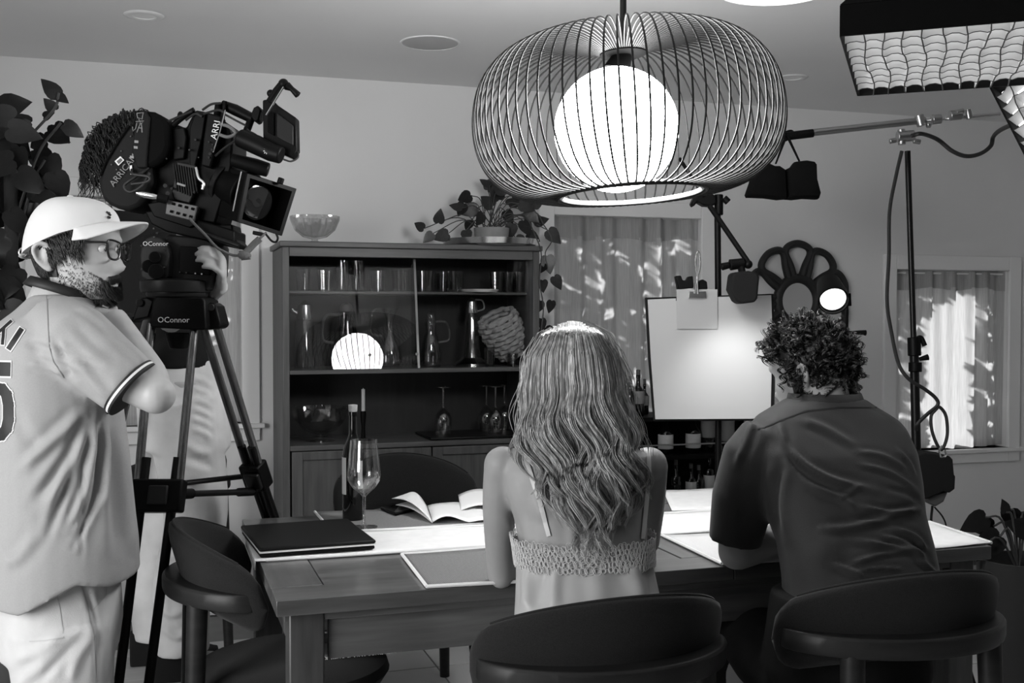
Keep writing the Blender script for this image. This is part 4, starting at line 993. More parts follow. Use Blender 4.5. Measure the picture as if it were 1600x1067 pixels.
# tall dark plant at the left edge
dP = 3.75
def PL(x, y, d=dP): return vec(P(x, y, d))
fq = PL(20, 600); fq[2] = 0
lp_ = thing('tall_houseplant', 'tall dark leafy houseplant at the left edge behind the man in the cap', 'plant', fq)
obj('pot', MB().lathe([(0, 0), (.15, 0), (.19, .30), (.18, .32), (.165, .30), (0, .27)], fq, 32), M['darkgrey'], lp_)
obj('moss_pole', MB().cyl(fq + vec((0, 0, .2)), fq + vec((0, 0, 1.9)), .022, n=12), mat('moss', .03, 1, bump=.6, bscale=80), lp_)
LV = [(40, 195, 155, 40), (70, 218, 200, 30), (68, 183, 20, 16), (85, 195, -60, 30), (74, 205, -30, 30), (100, 195, -30, 28), (64, 235, -85, 34), (45, 205, 170, 38), (75, 245, -70, 40), (20, 185, 160, 36), (0, 170, 10, 44), (30, 230, -100, 40), (60, 260, -60, 40), (84, 270, -75, 38), (50, 280, -110, 42), (20, 250, 200, 44), (10, 290, -80, 44), (40, 310, -90, 42), (70, 300, -80, 30), (0, 220, -20, 40), (15, 330, -60, 40), (30, 350, -100, 44), (0, 370, -40, 44), (10, 400, -80, 40), (25, 420, -100, 40), (5, 440, -60, 44), (0, 300, -30, 40), (28, 270, -40, 40), (86, 172, 130, 20)]
for x, y, a, sz in LV:
    b = PL(x, y, dP + rnd.uniform(-.15, .15)); put_leaf(big_me, lp_, b, a, S(sz * 1.25, dP), rnd)
for k in range(75):
    y = rnd.uniform(190, 520); xm = np.interp(y, [170, 210, 300, 340, 520], [30, 75, 78, 30, 22])
    b = PL(rnd.uniform(-70, xm - 14), y, dP + rnd.uniform(-.2, .25)); put_leaf(big_me, lp_, b, rnd.uniform(-150, 10), S(rnd.uniform(36, 56), dP), rnd)
for pts in ([(20, 300), (40, 230), (50, 210), (85, 170), (92, 145)], [(25, 340), (60, 240), (95, 192)], [(20, 400), (50, 290), (70, 250)], [(15, 300), (10, 220), (0, 165)]):
    obj('stem', MB().tube(smooth_path([PL(*p) for p in pts], 6), .005, 6), stemm, lp_)
put_leaf(big_me, lp_, PL(90, 150), 125, S(34, dP), rnd); put_leaf(big_me, lp_, PL(88, 148), -30, S(22, dP), rnd)
# plant in the right corner
dR = 3.9
def PR(x, y, d=dR): return vec(P(x, y, d))
fq = PR(1590, 1000); fq[2] = 0
rp2 = thing('corner_plant', 'dark broad-leaved plant in a pot at the right edge', 'plant', fq)
ztop = float(PR(1580, 872)[2])
obj('pot', MB().lathe([(0, .0), (.10, 0), (.135, ztop * .85), (.14, ztop), (.128, ztop), (.12, ztop * .9), (0, ztop * .88)], fq, 32), mat('dark_pot', .03, .7), rp2)
for x, y, a, sz, sx in ((1540, 808, 210, 30, 1), (1552, 822, 190, 28, 1), (1562, 838, 215, 36, 1), (1580, 795, -85, 26, 1), (1600, 800, -60, 30, 1), (1612, 830, 160, 30, 1), (1530, 862, 240, 16, 1), (1572, 800, 110, 16, 1)):
    b = PR(x, y, dR + rnd.uniform(-.06, .06)); put_leaf(big_me, rp2, b, a, S(sz * 1.45, dR), rnd)
    obj('stem', MB().tube(smooth_path([fq + vec((0, 0, ztop * .9)), (fq + vec((0, 0, ztop)) + b) / 2 + vec((0, 0, .06)), b], 5), .004, 6), stemm, rp2)
# ------------------------------------------------------------------ people: tools
def fuse(name, mb, voxel=.006, it=6, fac=.5):
    """one continuous skin around overlapping closed shapes"""
    me = make_mesh(name + '_raw', np.array(mb.v), mb.f, smooth=False)
    ob = bpy.data.objects.new(name + '_tmp', me); C.objects.link(ob)
    r = ob.modifiers.new('r', 'REMESH'); r.mode = 'VOXEL'; r.voxel_size = voxel
    s = ob.modifiers.new('s', 'SMOOTH'); s.factor = fac; s.iterations = it
    dg = bpy.context.evaluated_depsgraph_get()
    out = bpy.data.meshes.new_from_object(ob.evaluated_get(dg)); out.name = name
    bpy.data.objects.remove(ob); bpy.data.meshes.remove(me)
    return out
def co_no(me):
    n = len(me.vertices); co = np.empty(n * 3); no = np.empty(n * 3)
    me.vertices.foreach_get('co', co); me.vertices.foreach_get('normal', no)
    return co.reshape(-1, 3), no.reshape(-1, 3)
def set_co(me, co): me.vertices.foreach_set('co', co.ravel()); me.update()
def segdist(px, py, pts):
    best = np.full(len(px), 1e9); tb_ = np.zeros(len(px)); n = len(pts) - 1
    for i in range(n):
        a = vec(pts[i]); b = vec(pts[i + 1]); ab = b - a
        t = np.clip(((px - a[0]) * ab[0] + (py - a[1]) * ab[1]) / max(np.dot(ab, ab), 1e-9), 0, 1)
        d = np.hypot(px - a[0] - t * ab[0], py - a[1] - t * ab[1]); m = d < best
        best[m] = d[m]; tb_[m] = (i + t[m]) / n
    return best, tb_
def folds(me, fl, noise_amp=.0):
    """raise ridges and press creases along lines (given where they are seen in the photograph) on the side that faces the viewer"""
    co, no = co_no(me); px, py, d = proj(co)
    view = np.array(CAM) - co; view /= np.linalg.norm(view, axis=1)[:, None]
    face = np.clip((no * view).sum(1) * 2.2, 0, 1)
    disp = np.zeros(len(co))
    for pts, w, amp in fl:
        sp = [tuple(q) for q in smooth_path([vec((x, y, 0)) for x, y in pts], 4)] if len(pts) > 2 else pts
        dist, t = segdist(px, py, [(q[0], q[1]) for q in sp])
        fade = np.clip(np.sin(np.pi * np.clip(t, .03, .97)) * 1.6, 0, 1)
        disp += amp * (np.exp(-(dist / w) ** 2) - .45 * np.exp(-((dist - 1.6 * w) / w) ** 2)) * fade
    co += no * (disp * face)[:, None]; set_co(me, co); return me
def wrinkle(me, amp, freq, seed=0):
    co, no = co_no(me); r = np.random.RandomState(seed); disp = np.zeros(len(co))
    for k in range(7):
        dv = r.normal(size=3); dv /= np.linalg.norm(dv); f = freq * (1.0 + .45 * k)
        disp += np.sin(co @ dv * f + r.uniform(0, 6) + 1.5 * np.sin(co @ r.normal(size=3) * f * .35)) / (1 + .6 * k)
    set_co(me, co + no * (disp * amp / 2.2)[:, None]); return me
def mobj(name, me, m, parent):
    """world-space mesh -> child of a person"""
    co, _ = co_no(me); set_co(me, co - ORG[parent.name])
    me.polygons.foreach_set('use_smooth', np.ones(len(me.polygons), bool))
    return obj(name, me, m, parent)
def ering(c, ax, ay, a, b, n=28, ex=2.3):
    c, ax, ay = vec(c), vec(ax), vec(ay); out = []
    for k in range(n):
        t = 2 * math.pi * k / n; cs, sn = math.cos(t), math.sin(t)
        out.append(c + ax * a * math.copysign(abs(cs) ** (2 / ex), cs) + ay * b * math.copysign(abs(sn) ** (2 / ex), sn))
    return out
def basis(phi, pitch=0.0, roll=0.0):
    fv = vec(RV) * math.cos(phi) + vec(FV) * math.sin(phi); rv = vec(RV) * math.sin(phi) - vec(FV) * math.cos(phi); u = vec(UV)
    f2 = fv * math.cos(pitch) + u * math.sin(pitch); u2 = u * math.cos(pitch) - fv * math.sin(pitch)
    r3 = rv * math.cos(roll) + u2 * math.sin(roll); u3 = u2 * math.cos(roll) - rv * math.sin(roll)
    return np.stack([r3, f2, u3], 1)          # columns: right, front, up
HZ = [0, .012, .03, .045, .055, .065, .078, .10, .118, .138, .17, .20, .222, .2345]
HF = [.080, .096, .092, .0955, .091, .0905, .092, .090, .085, .096, .094, .074, .040, .003]
HB = [.020, .040, .058, .068, .074, .079, .085, .094, .099, .102, .100, .082, .046, .003]
HW = [.034, .046, .056, .061, .063, .065, .067, .070, .0725, .0745, .0735, .062, .036, .003]
def head(mb, o, B, k=1.0, nose=1.0, ears=True, neck=(.060, .13, -.030)):
    rings = []
    for z in list(np.linspace(0, .215, 50)) + [.222, .228, .232, .2345]:
        f, b, w = interp(HZ, HF, z), interp(HZ, HB, z), interp(HZ, HW, z); ring = []
        for i in range(56):
            t = 2 * math.pi * i / 56; s, c = math.sin(t), math.cos(t)
            y = (f if c > 0 else b) * math.copysign(abs(c) ** .9, c); x = w * math.copysign(abs(s) ** .92, s)
            if c > 0:
                nz = interp([.056, .063, .070, .079, .092, .110, .126], [0, .012, .025, .0275, .019, .008, 0], z) * nose
                sg = interp([.06, .08, .12], [.0135, .011, .008], z)
                y += nz * math.exp(-(x / sg) ** 2)
                y += .006 * math.exp(-((z - .140) / .008) ** 2) * math.exp(-((abs(x) - .03) / .02) ** 2)                     # brow
                y -= .008 * math.exp(-((z - .118) / .010) ** 2) * math.exp(-((abs(x) - .031) / .014) ** 2)                   # eye sockets
                y += .004 * math.exp(-((z - .049) / .004) ** 2) * math.exp(-(x / .02) ** 2) + .004 * math.exp(-((z - .038) / .004) ** 2) * math.exp(-(x / .018) ** 2)   # lips
                y -= .003 * math.exp(-((z - .0435) / .0018) ** 2) * math.exp(-(x / .022) ** 2)
                y += .006 * math.exp(-((z - .014) / .012) ** 2) * math.exp(-(x / .02) ** 2)                                  # chin
                x *= 1 + .03 * math.exp(-((z - .088) / .015) ** 2)
            ring.append(vec(o) + B @ (vec((x, y, z)) * k))
        rings.append(ring)
    mb.loft(rings)
    if ears:
        for sx in (-1, 1):
            pts = [(.070, -.026, .108), (.079, -.030, .121), (.087, -.046, .126), (.091, -.060, .114), (.086, -.056, .092), (.079, -.042, .074), (.073, -.030, .066), (.071, -.027, .078)]
            mb.tube([vec(o) + B @ (vec((sx * a, b, c)) * k) for a, b, c in smooth_path([vec(p) for p in pts], 3)], .0058 * k, 8)
            mb.ell(vec(o) + B @ (vec((sx * .076, -.042, .096)) * k), vec((.005, .015, .025)) * k, rot=B, nu=12, nv=8)
            mb.ell(vec(o) + B @ (vec((sx * .074, -.031, .070)) * k), vec((.006, .009, .010)) * k, rot=B, nu=10, nv=8)
def hand(mb, w, d, n, side, k=1.0, curl=(.5, .5, .5, .5), thumb=.4, spread=.10):
    """w wrist, d direction of the fingers, n the way the palm faces, side where the thumb is"""
    w, d = vec(w), unit(d); n = unit(vec(n) - d * np.dot(n, d)); s = np.cross(d, n); s = s if np.dot(s, vec(side)) > 0 else -s
    rings = []
    for t, hw, ht in ((-.02, .026, .019), (.0, .027, .018), (.03, .036, .017), (.06, .041, .0145), (.085, .040, .012), (.093, .036, .009)):
        rings.append(ering(w + d * t * k, s, n, hw * k, ht * k, 16))
    mb.loft(rings)
    for i, (off, L, c) in enumerate(zip((.030, .010, -.010, -.029), (1.0, 1.1, 1.03, .80), curl)):
        p = w + d * .083 * k + s * off * k; pts = [p - d * .02 * k, p]; a = 0
        for L0 in (.043, .027, .021):
            a += c; dd = d * math.cos(a) + n * math.sin(a) + s * spread * off / .03 * math.cos(a) * .5
            p = p + unit(dd) * L0 * L * k; pts.append(p)
        mb.tube(smooth_path(pts, 3), [.0098 * k, .0096 * k, .0092 * k, .0082 * k, .0072 * k], 10)
        mb.ell(pts[-1], (.0070 * k,) * 3, nu=8, nv=6)
    p = w + d * .022 * k + s * .026 * k; pts = [p, p + (s * .8 + d * .55 + n * .2) * .035 * k]
    pts.append(pts[-1] + unit(s * (.75 - thumb) + d * .8 + n * thumb) * .032 * k); pts.append(pts[-1] + unit(s * (.4 - thumb) + d * .8 + n * thumb * 1.4) * .027 * k)
    mb.tube(smooth_path(pts, 3), [.015 * k, .0125 * k, .0105 * k, .0085 * k], 10); mb.ell(pts[-1], (.0085 * k,) * 3, nu=8, nv=6)
def strands(name, paths, r, m, parent, n=3, label=None):
    """many hair strands in one mesh; every path has the same number of points"""
    A = np.array(paths, float); K, T_, _ = A.shape
    tan = np.gradient(A, axis=1); tan /= np.linalg.norm(tan, axis=2, keepdims=True) + 1e-9
    ref = np.zeros_like(tan); ref[..., 0] = .37; ref[..., 1] = .61; ref[..., 2] = .7
    u = np.cross(tan, ref); u /= np.linalg.norm(u, axis=2, keepdims=True) + 1e-9; w = np.cross(tan, u)
    rr = (r * np.interp(np.linspace(0, 1, T_), [0, .1, .75, 1], [.7, 1, .85, .15]))[None, :, None]
    V = np.stack([A + rr * (math.cos(2 * math.pi * k / n) * u + math.sin(2 * math.pi * k / n) * w) for k in range(n)], 2).reshape(-1, 3)
    base = (np.arange(K)[:, None, None] * T_ + np.arange(T_ - 1)[None, :, None]) * n; k = np.arange(n)[None, None, :]; k2 = (k + 1) % n
    F = np.stack([base + k, base + k2, base + n + k2, base + n + k], 3).reshape(-1, 4)
    me = bpy.data.meshes.new(name); V = V - ORG[parent.name]
    me.vertices.add(len(V)); me.vertices.foreach_set('co', V.ravel().astype(np.float32))
    me.loops.add(F.size); me.loops.foreach_set('vertex_index', F.ravel().astype(np.int32))
    me.polygons.add(len(F)); me.polygons.foreach_set('loop_start', np.arange(0, F.size, 4, dtype=np.int32)); me.polygons.foreach_set('loop_total', np.full(len(F), 4, np.int32))
    me.update(calc_edges=True); me.polygons.foreach_set('use_smooth', np.ones(len(F), bool))
    o = obj(name, me, m, parent, kind='stuff'); return o
class Decal:
    """flat print laid on the surface of a garment"""
    def __init__(s, me, off): s.bvh = BVHTree.FromPolygons([tuple(v.co) for v in me.vertices], [tuple(p.vertices) for p in me.polygons]); s.off = off
    def hit(s, x, y, lift):
        r = ray(x, y).normalized(); h = s.bvh.ray_cast(CAM, r)
        return None if h[0] is None else vec(h[0]) + vec(h[1] if h[1].dot(r) < 0 else -h[1]) * lift
    def stroke(s, mb, pts, w, lift=.002, n=10, m=4):
        pts = [vec((x, y, 0)) for x, y in pts]; rows = []
        for i in range(len(pts) - 1):
            a, b = pts[i], pts[i + 1]; nr = unit(np.cross(b - a, (0, 0, 1)))
            g = []
            for k in range(n + 1):
                row = [s.hit(*(a + (b - a) * k / n + nr * (j / m - .5) * w)[:2], lift) for j in range(m + 1)]
                g.append(row)
            if all(q is not None for row in g for q in row):
                vs = [q for row in g for q in row]; fs = [(k * (m + 1) + j, k * (m + 1) + j + 1, (k + 1) * (m + 1) + j + 1, (k + 1) * (m + 1) + j) for k in range(n) for j in range(m)]
                mb.add(vs, fs)
skin = mat('skin', .42, .48, spec=.35, var=.06, vscale=25, bump=.08, bscale=250, bdist=.001)
skin_w = mat('skin_fair', .28, .50, spec=.3, var=.05, vscale=20)
hair_d = mat('dark_hair', .012, .38, spec=.5)
eye_m = mat('eye_white', .6, .2); iris_m = mat('iris', .03, .2)
def limb(mb, pts, r, n=14): mb.tube(smooth_path([vec(p) for p in pts], 5), r, n)
# ------------------------------------------------------------------ standing man in the white cap
dA = 2.60
def PA(x, y, dd=0.0): return vec(P(x, y, dA + dd))
ka = dA / FPX
fa = PA(95, 1300); fa[2] = 0
pa = thing('person', 'man in white cap, glasses and grey baseball jersey standing at left, hand on chin', 'person', fa)
phA = math.radians(25); BA = basis(phA); lvA = -BA[:, 0]; fvA = BA[:, 1]
body = MB()
hoA = PA(121, 468); HA = basis(math.radians(-5), math.radians(-1))
head(body, hoA, HA, 1.0)
# neck, trunk, legs
body.tube([PA(104, 395), PA(98, 440), PA(92, 480)], [.052, .058, .075], 18)
body.loft([ering(PA(cx, y), lvA, fvA, a, b) for y, cx, a, b in ((900, 92, .150, .11), (800, 90, .155, .11), (700, 86, .16, .11), (600, 80, .17, .115), (540, 76, .175, .105), (500, 82, .15, .085), (475, 92, .08, .07))])
for sgn in (-1, 1):
    hip = PA(92, 900) + lvA * .085 * sgn
    foot = PA(92, 900) + lvA * .12 * sgn; foot[2] = .08
    knee = (hip + foot) / 2 + fvA * .02
    limb(body, [hip, knee, foot], [.085, .06, .055, .04]); body.ell(foot + fvA * .06 + vec((0, 0, -.035)), (.045, .12, .04), rot=BA)
# right arm: forward, bent, hand to the chin
sh = PA(108, 525, -.16); el = PA(238, 617, -.17); wr = PA(178, 497, -.03)
limb(body, [sh, (sh + el) / 2 + vec((0, 0, -.004)), el], [.056, .052, .050, .040]); body.ell(el + vec(RV) * .008, (.043, .043, .042))
limb(body, [el, el * .62 + wr * .38 + vec(RV) * .010, wr], [.045, .046, .036, .029])
hand(body, wr, (PA(138, 482, -.015) - wr), vec(UV) * .9 - vec(RV) * .3, vec(FV), .86, (.30, .30, .30, .30), .0)
# left arm folded across under it
sl = PA(60, 525, .17); ell_ = PA(150, 640, .16); wl = PA(165, 596, .02)
limb(body, [sl, (sl + ell_) / 2, ell_], [.054, .05, .042]); limb(body, [ell_, (ell_ + wl) / 2, wl], [.042, .036, .028]); hand(body, wl, vec(RV) * .5 + vec(UV) * .4 - vec(FV) * .4, -vec(FV), vec(UV), .85, (.5, .5, .5, .5))
bmesh_A = fuse('body', body, .0042, 3)
bodyA = mobj('body', bmesh_A, skin, pa)
# trousers
tr_ = MB()
tr_.loft([ering(PA(cx, y), lvA, fvA, a, b) for y, cx, a, b in ((1010, 90, .190, .135), (960, 92, .192, .142), (900, 92, .185, .136), (850, 92, .172, .128), (830, 92, .165, .12))])
for sgn in (-1, 1):
    hip = PA(90, 960) + lvA * .092 * sgn; ft = PA(90, 960) + lvA * .125 * sgn; ft[2] = .06
    tr_.tube([hip, hip * .55 + ft * .45 + fvA * .015, ft], [.118, .10, .088], 22)
tm = fuse('trousers', tr_, .008, 6)
folds(tm, [([(2, 905), (60, 918), (110, 905)], 8, .006), ([(130, 905), (150, 980), (152, 1067)], 5, -.006), ([(100, 985), (60, 1020), (20, 1030)], 10, .006), ([(95, 1010), (40, 1060), (15, 1085)], 9, .006), ([(175, 930), (170, 1000), (178, 1067)], 8, .005), ([(120, 1000), (80, 1045), (60, 1067)], 6, -.004), ([(150, 985), (120, 1030), (110, 1067)], 8, .006)])
trm = mat('white_denim', .58, .85, bump=.25, bscale=350, var=.06, vscale=12)
tro = mobj('trousers', tm, trm, pa)
dc = Decal(tm, 0); co_off = ORG[pa.name]
def decal_obj(nm, fn, m, par, dcl):
    mb = MB(); fn(mb); mb.v = [tuple(vec(v) + ORG[par.name]) for v in mb.v]
    return obj(nm, mb, m, par) if mb.v else None
class LocalDecal(Decal):
    """ray hits on a mesh stored in its person's own space"""
    def __init__(s, me, org): super().__init__(me, 0); s.o = vec(org); s.cam = Vector(vec(CAM) - s.o)
    def hit(s, x, y, lift):
        r = ray(x, y).normalized(); h = s.bvh.ray_cast(s.cam, r)
        return None if h[0] is None else vec(h[0]) + vec(h[1] if h[1].dot(r) < 0 else -h[1]) * lift
dct = LocalDecal(tm, ORG[pa.name]); seamm = mat('denim_seam', .50, .9)
decal_obj('side_seam', lambda mb: [dct.stroke(mb, [(120, 893), (138, 950), (150, 1000), (152, 1066)], 2.2, .0012, 6, 2)], seamm, tro, dct)
decal_obj('pocket_seam', lambda mb: [dct.stroke(mb, q, 1.6, .0012, 5, 2) for q in ([(84, 900), (93, 950), (99, 996)], [(99, 996), (70, 1001), (46, 1002)], [(155, 890), (166, 910), (165, 930), (146, 952)])], seamm, tro, dct)
# jersey: trunk and sleeves
jb = MB()
jb.loft([ering(PA(cx, y), lvA, fvA, a, b, 36) for y, cx, a, b in ((930, 94, .226, .177), (906, 94, .225, .176), (860, 94, .222, .174), (800, 93, .216, .168), (700, 88, .214, .160), (630, 82, .218, .155), (570, 76, .222, .150), (530, 74, .216, .138), (505, 80, .190, .116), (486, 90, .140, .094), (470, 97, .088, .080), (461, 101, .070, .073))])
cu = PA(203, 604, -.165)
jb.tube([PA(86, 515, -.09), PA(120, 535, -.155), PA(160, 568, -.165), cu], [.082, .084, .077, .0715], 24)
jb.tube([PA(60, 515, .10), PA(95, 560, .19), PA(130, 610, .18)], [.085, .082, .072], 20)
jm_ = fuse('jersey', jb, .0065, 9)
# cut the hem into a shirt-tail: the front hangs level, the side rises
co, no = co_no(jm_); px, py, dd_ = proj(co)
hem = np.interp(px, [-60, 0, 30, 118, 124, 175, 225], [922, 918, 921, 884, 884, 893, 888])
low = py > 800; sh_ = (hem - 926) * np.clip((py - 800) / 120, 0, 1.05)
co[:, 2] -= np.where(low, sh_ * ka, 0); set_co(jm_, co)
folds(jm_, [([(170, 575), (120, 560), (70, 545), (35, 535)], 7, -.007), ([(110, 585), (70, 572), (40, 566)], 6, .006), ([(85, 530), (100, 570), (112, 592)], 6, -.009), ([(105, 575), (90, 555), (80, 540)], 5, .006),
            ([(130, 645), (80, 690), (30, 735)], 9, .010), ([(128, 662), (100, 720), (48, 790)], 8, -.009), ([(132, 668), (108, 730), (70, 800)], 8, .010), ([(128, 660), (105, 745), (92, 790), (70, 850)], 7, -.008), ([(150, 650), (142, 720), (132, 770), (105, 830)], 6, .011), ([(158, 648), (156, 720), (148, 780), (115, 855)], 5, -.012), ([(165, 655), (166, 740), (162, 800)], 7, .010), ([(178, 660), (180, 760), (184, 880)], 11, -.012), ([(192, 670), (200, 780), (212, 880)], 9, .010),
            ([(128, 700), (129, 800), (127, 875)], 4, -.004), ([(60, 830), (30, 870), (5, 880)], 10, .006), ([(110, 470), (150, 495), (180, 520)], 5, .004), ([(180, 530), (205, 548), (228, 566)], 5, .004), ([(110, 500), (150, 540), (190, 565)], 9, -.004), ([(100, 540), (140, 590), (170, 625)], 8, .006), ([(20, 640), (40, 680), (60, 700)], 12, -.004)])
jmat = mat('jersey_knit', .34, .85, spec=.2, var=.04, vscale=300, bump=.15, bscale=500, bdist=.001)
jer = mobj('jersey', jm_, jmat, pa)
dj = LocalDecal(jm_, ORG[pa.name]); blk = mat('print_black', .008, .6); wht = mat('print_white', .72, .6); sm_ = mat('jersey_seam', .22, .9)
decal_obj('seam', lambda mb: [dj.stroke(mb, q, 1.3, .0012, 6, 2) for q in ([(73, 462), (75, 500), (77, 540), (84, 565), (100, 590)],)], sm_, jer, dj)
KI = [[(-10, 531), (5, 499)], [(-1, 520), (19, 502)], [(7, 513), (5, 539)], [(14, 546), (35, 514)]]
def letters(mb, w, lift, ext=0):
    for q in KI:
        a, b = vec(q[0]), vec(q[1]); e_ = (b - a) / np.linalg.norm(b - a) * ext
        dj.stroke(mb, [tuple(a - e_), tuple(b + e_)], w * (1.35 if q is KI[-1] else .8), lift, 8, 3)
decal_obj('name_outline', lambda mb: letters(mb, 8.5, .0016, 1.5), wht, jer, dj); decal_obj('name_lettering', lambda mb: letters(mb, 5.6, .0026), blk, jer, dj)
F5 = [[(-22, 576), (17, 577)], [(-18, 588), (-19, 612)], [(-20, 608), (-6, 605), (4, 607), (11, 616), (14, 632), (14, 655), (11, 670), (3, 680), (-8, 683), (-24, 682)]]
def five(mb, w, lift, ext=0):
    for i, q in enumerate(F5):
        for k in range(len(q) - 1):
            a, b = vec(q[k]), vec(q[k + 1]); e_ = (b - a) / np.linalg.norm(b - a) * (w * .28 if len(q) > 2 else ext)
            dj.stroke(mb, [tuple(a - e_), tuple(b + e_)], w * (1.35 if i == 0 else 1), lift, 5, 4)
decal_obj('number_outline', lambda mb: five(mb, 20, .0016, 1.5), wht, jer, dj); decal_obj('number', lambda mb: five(mb, 16, .0028), blk, jer, dj)
decal_obj('chest_lettering', lambda mb: [dj.stroke(mb, q, 2.6, .002, 4, 2) for q in ([(167, 638), (167, 647)], [(166, 637), (171, 636)], [(171, 637), (171, 642)], [(192, 635), (193, 647)])], mat('chest_print', .015, .8), jer, dj)
# knitted cuff bands and black collar
ax_ = unit(cu - PA(160, 568, -.165)); u_, w_ = perp(ax_)
for nm, t0, t1, m_ in (('cuff_band', -.0045, .0005, blk), ('cuff_stripe', .0005, .0060, wht), ('cuff_band', .0060, .0110, blk)):
    obj(nm, MB().loft([[cu + ax_ * t + (u_ * math.cos(a) + w_ * math.sin(a)) * (.0725 + .0006) * (1 if e_ else 1) for a in np.linspace(0, 2 * math.pi, 33)[:-1]] for t, e_ in ((t0, 0), (t1, 1))]), m_, jer)
col = MB(); c0, c1 = PA(97, 462), PA(100, 447)
ring = []
for t, rr_ in ((0, 1.02), (.5, 1.0), (1, .97)):
    ring.append(ering(vec(c0) * (1 - t) + vec(c1) * t + fvA * (.008 * t) + vec(UV) * 0, lvA, fvA, .070 * rr_ * 1.05, .078 * rr_ * 1.05, 30))
# the collar dips to the front
for r_ in ring:
    for i, p in enumerate(r_):
        f_ = np.dot(p - PA(97, 455), fvA) / .08; r_[i] = p + vec(UV) * (-.026 * f_)
obj('collar', MB().loft(ring, caps=False), blk, pa, solid=.005)
# cap
capm = mat('cap_cotton', .62, .85, bump=.2, bscale=300, var=.04, vscale=10); capr = thing  # cotton twill
def zrim(y): return .150 + (.30 if y > 0 else .40) * y
cr = []
for v in np.linspace(0, 1, 16):
    f_ = max(math.cos(v * math.pi / 2), 0) ** .72; s_ = math.sin(v * math.pi / 2); ring = []
    for i in range(48):
        t = 2 * math.pi * i / 48; x = .0885 * math.sin(t); y = -.016 + .112 * math.cos(t)
        z0 = zrim(y); yy = (-.020 + (y + .020) * f_); xx = x * f_
        ring.append(hoA + HA @ vec((xx, yy, z0 * (1 - s_) + .2400 * s_ + .004 * math.sin(6 * t) * (1 - s_) * s_)))
    cr.append(ring)
cap_o = obj('cap', MB().loft(cr), capm, pa, ang=80)
def brim(u, v):
    t = u * 1.15; x0 = .0885 * math.sin(t); y0 = -.016 + .112 * math.cos(t); z0 = zrim(y0) + .002
    ext = .070 * math.cos(u * 1.35) ** .8 if abs(u) < .999 else 0
    y1 = y0 + ext * 1.0; x1 = x0 * (1 + .10 * v)
    droop = .044 * (abs(x0) / .08) ** 2
    return hoA + HA @ vec((x0 + (x1 - x0) * v, y0 + (y1 - y0) * v, z0 + v * (.004 - droop * .62) - .004 * v * v))
obj('cap_brim', MB().grid(33, 9, lambda a, b: brim(a * 2 - 1, b)), capm, cap_o, solid=.004)
obj('cap_button', MB().ell(hoA + HA @ vec((0, -.02, .241)), (.007, .007, .004)), capm, cap_o)
obj('cap_strap', MB().tube([hoA + HA @ vec((.05 * math.sin(a), -.128 + .03 * (1 - math.cos(a)), .096 + .01 * (1 - math.cos(a)))) for a in np.linspace(-1.2, 1.2, 13)], .006, 8, flat=.35), capm, cap_o)
obj('strap_buckle', MB().tube([hoA + HA @ vec((.028 + .004 * math.cos(a), -.119 + .012 * math.cos(a), .108 + .010 * math.sin(a))) for a in np.linspace(0, 6.28, 13)[:-1]], .002, 6, closed=True), M['silver'], cap_o)
obj('cap_emblem', MB().tube([hoA + HA @ vec(q) for q in ((.018, .080, .205), (.022, .086, .200), (.026, .088, .196))], .0032, 6).tube([hoA + HA @ vec(q) for q in ((.022, .090, .196), (.030, .083, .204))], .0022, 6).tube([hoA + HA @ vec(q) for q in ((.028, .091, .190), (.034, .088, .192))], .0028, 6), blk, cap_o)
# hair under the cap, sideburns, beard
rnd = random.Random(2); paths = []
def scalp(th, z, lift=.0):
    f, b, w = interp(HZ, HF, z), interp(HZ, HB, z), interp(HZ, HW, z); s, c = math.sin(th), math.cos(th)
    return vec(((w + lift) * math.copysign(abs(s) ** .92, s), ((f if c > 0 else b) + lift) * math.copysign(abs(c) ** .9, c), z))
for k in range(1500):
    th = rnd.uniform(1.15, 5.13)
    back = abs(th - math.pi)
    z1 = min(.17, zrim(-.1 * math.cos(th - math.pi)) + .01); z0 = interp([0, .8, 1.3, 1.6, 2.0], [.035, .05, .095, .112, .105], back)
    z = rnd.uniform(z0, max(z0 + .01, z1)); L = rnd.uniform(.02, .04); q = []
    for t in np.linspace(0, 1, 6):
        q.append(hoA + HA @ (scalp(th + (.10 if th < math.pi else -.10) * t * (-1), max(.02, z - L * t), .003 + .009 * math.sin(2.2 * t)) + vec((0, 0, 0))))
    paths.append(q)
strands('hair', paths, .0014, hair_d, pa)
hs = MB().loft([[hoA + HA @ scalp(th, z, .004) for th in np.linspace(1.75, 4.53, 24)] + [hoA + HA @ scalp(th, z, -.006) for th in np.linspace(4.53, 1.75, 24)] for z in np.linspace(.05, .15, 8)])
obj('hair_base', hs, hair_d, pa)
paths = []
beard = mat('beard_hair', .045, .5, spec=.3)
for k in range(5200):
    sx = rnd.choice((-1, 1)); th = rnd.uniform(0, 1.75)
    zt = interp([0, .16, .3, .5, .8, 1.1, 1.45, 1.75], [.034, .034, .034, .044, .058, .070, .088, .10], th)
    z = -.004 + (zt + .004) * rnd.random() ** (1.0 if th < .45 else 1.5)
    if th > .75 and rnd.random() < .45 + .35 * (z > zt * .6): continue
    a = scalp(sx * th, max(z, 0), .0); 
    if z < .006: a = a * vec((.9, .96, 1)) + vec((0, 0, -.004))
    n_ = unit(vec((a[0] * 1.2, a[1], 0))); L = rnd.uniform(.004, .010) if th > .7 else rnd.uniform(.009, .018)
    q = [hoA + HA @ (a + n_ * L * t * (.85 if th < .6 else .5) + vec((0, -.05, -.7)) * L * t) for t in np.linspace(-.1, 1, 4)]
    paths.append(q)
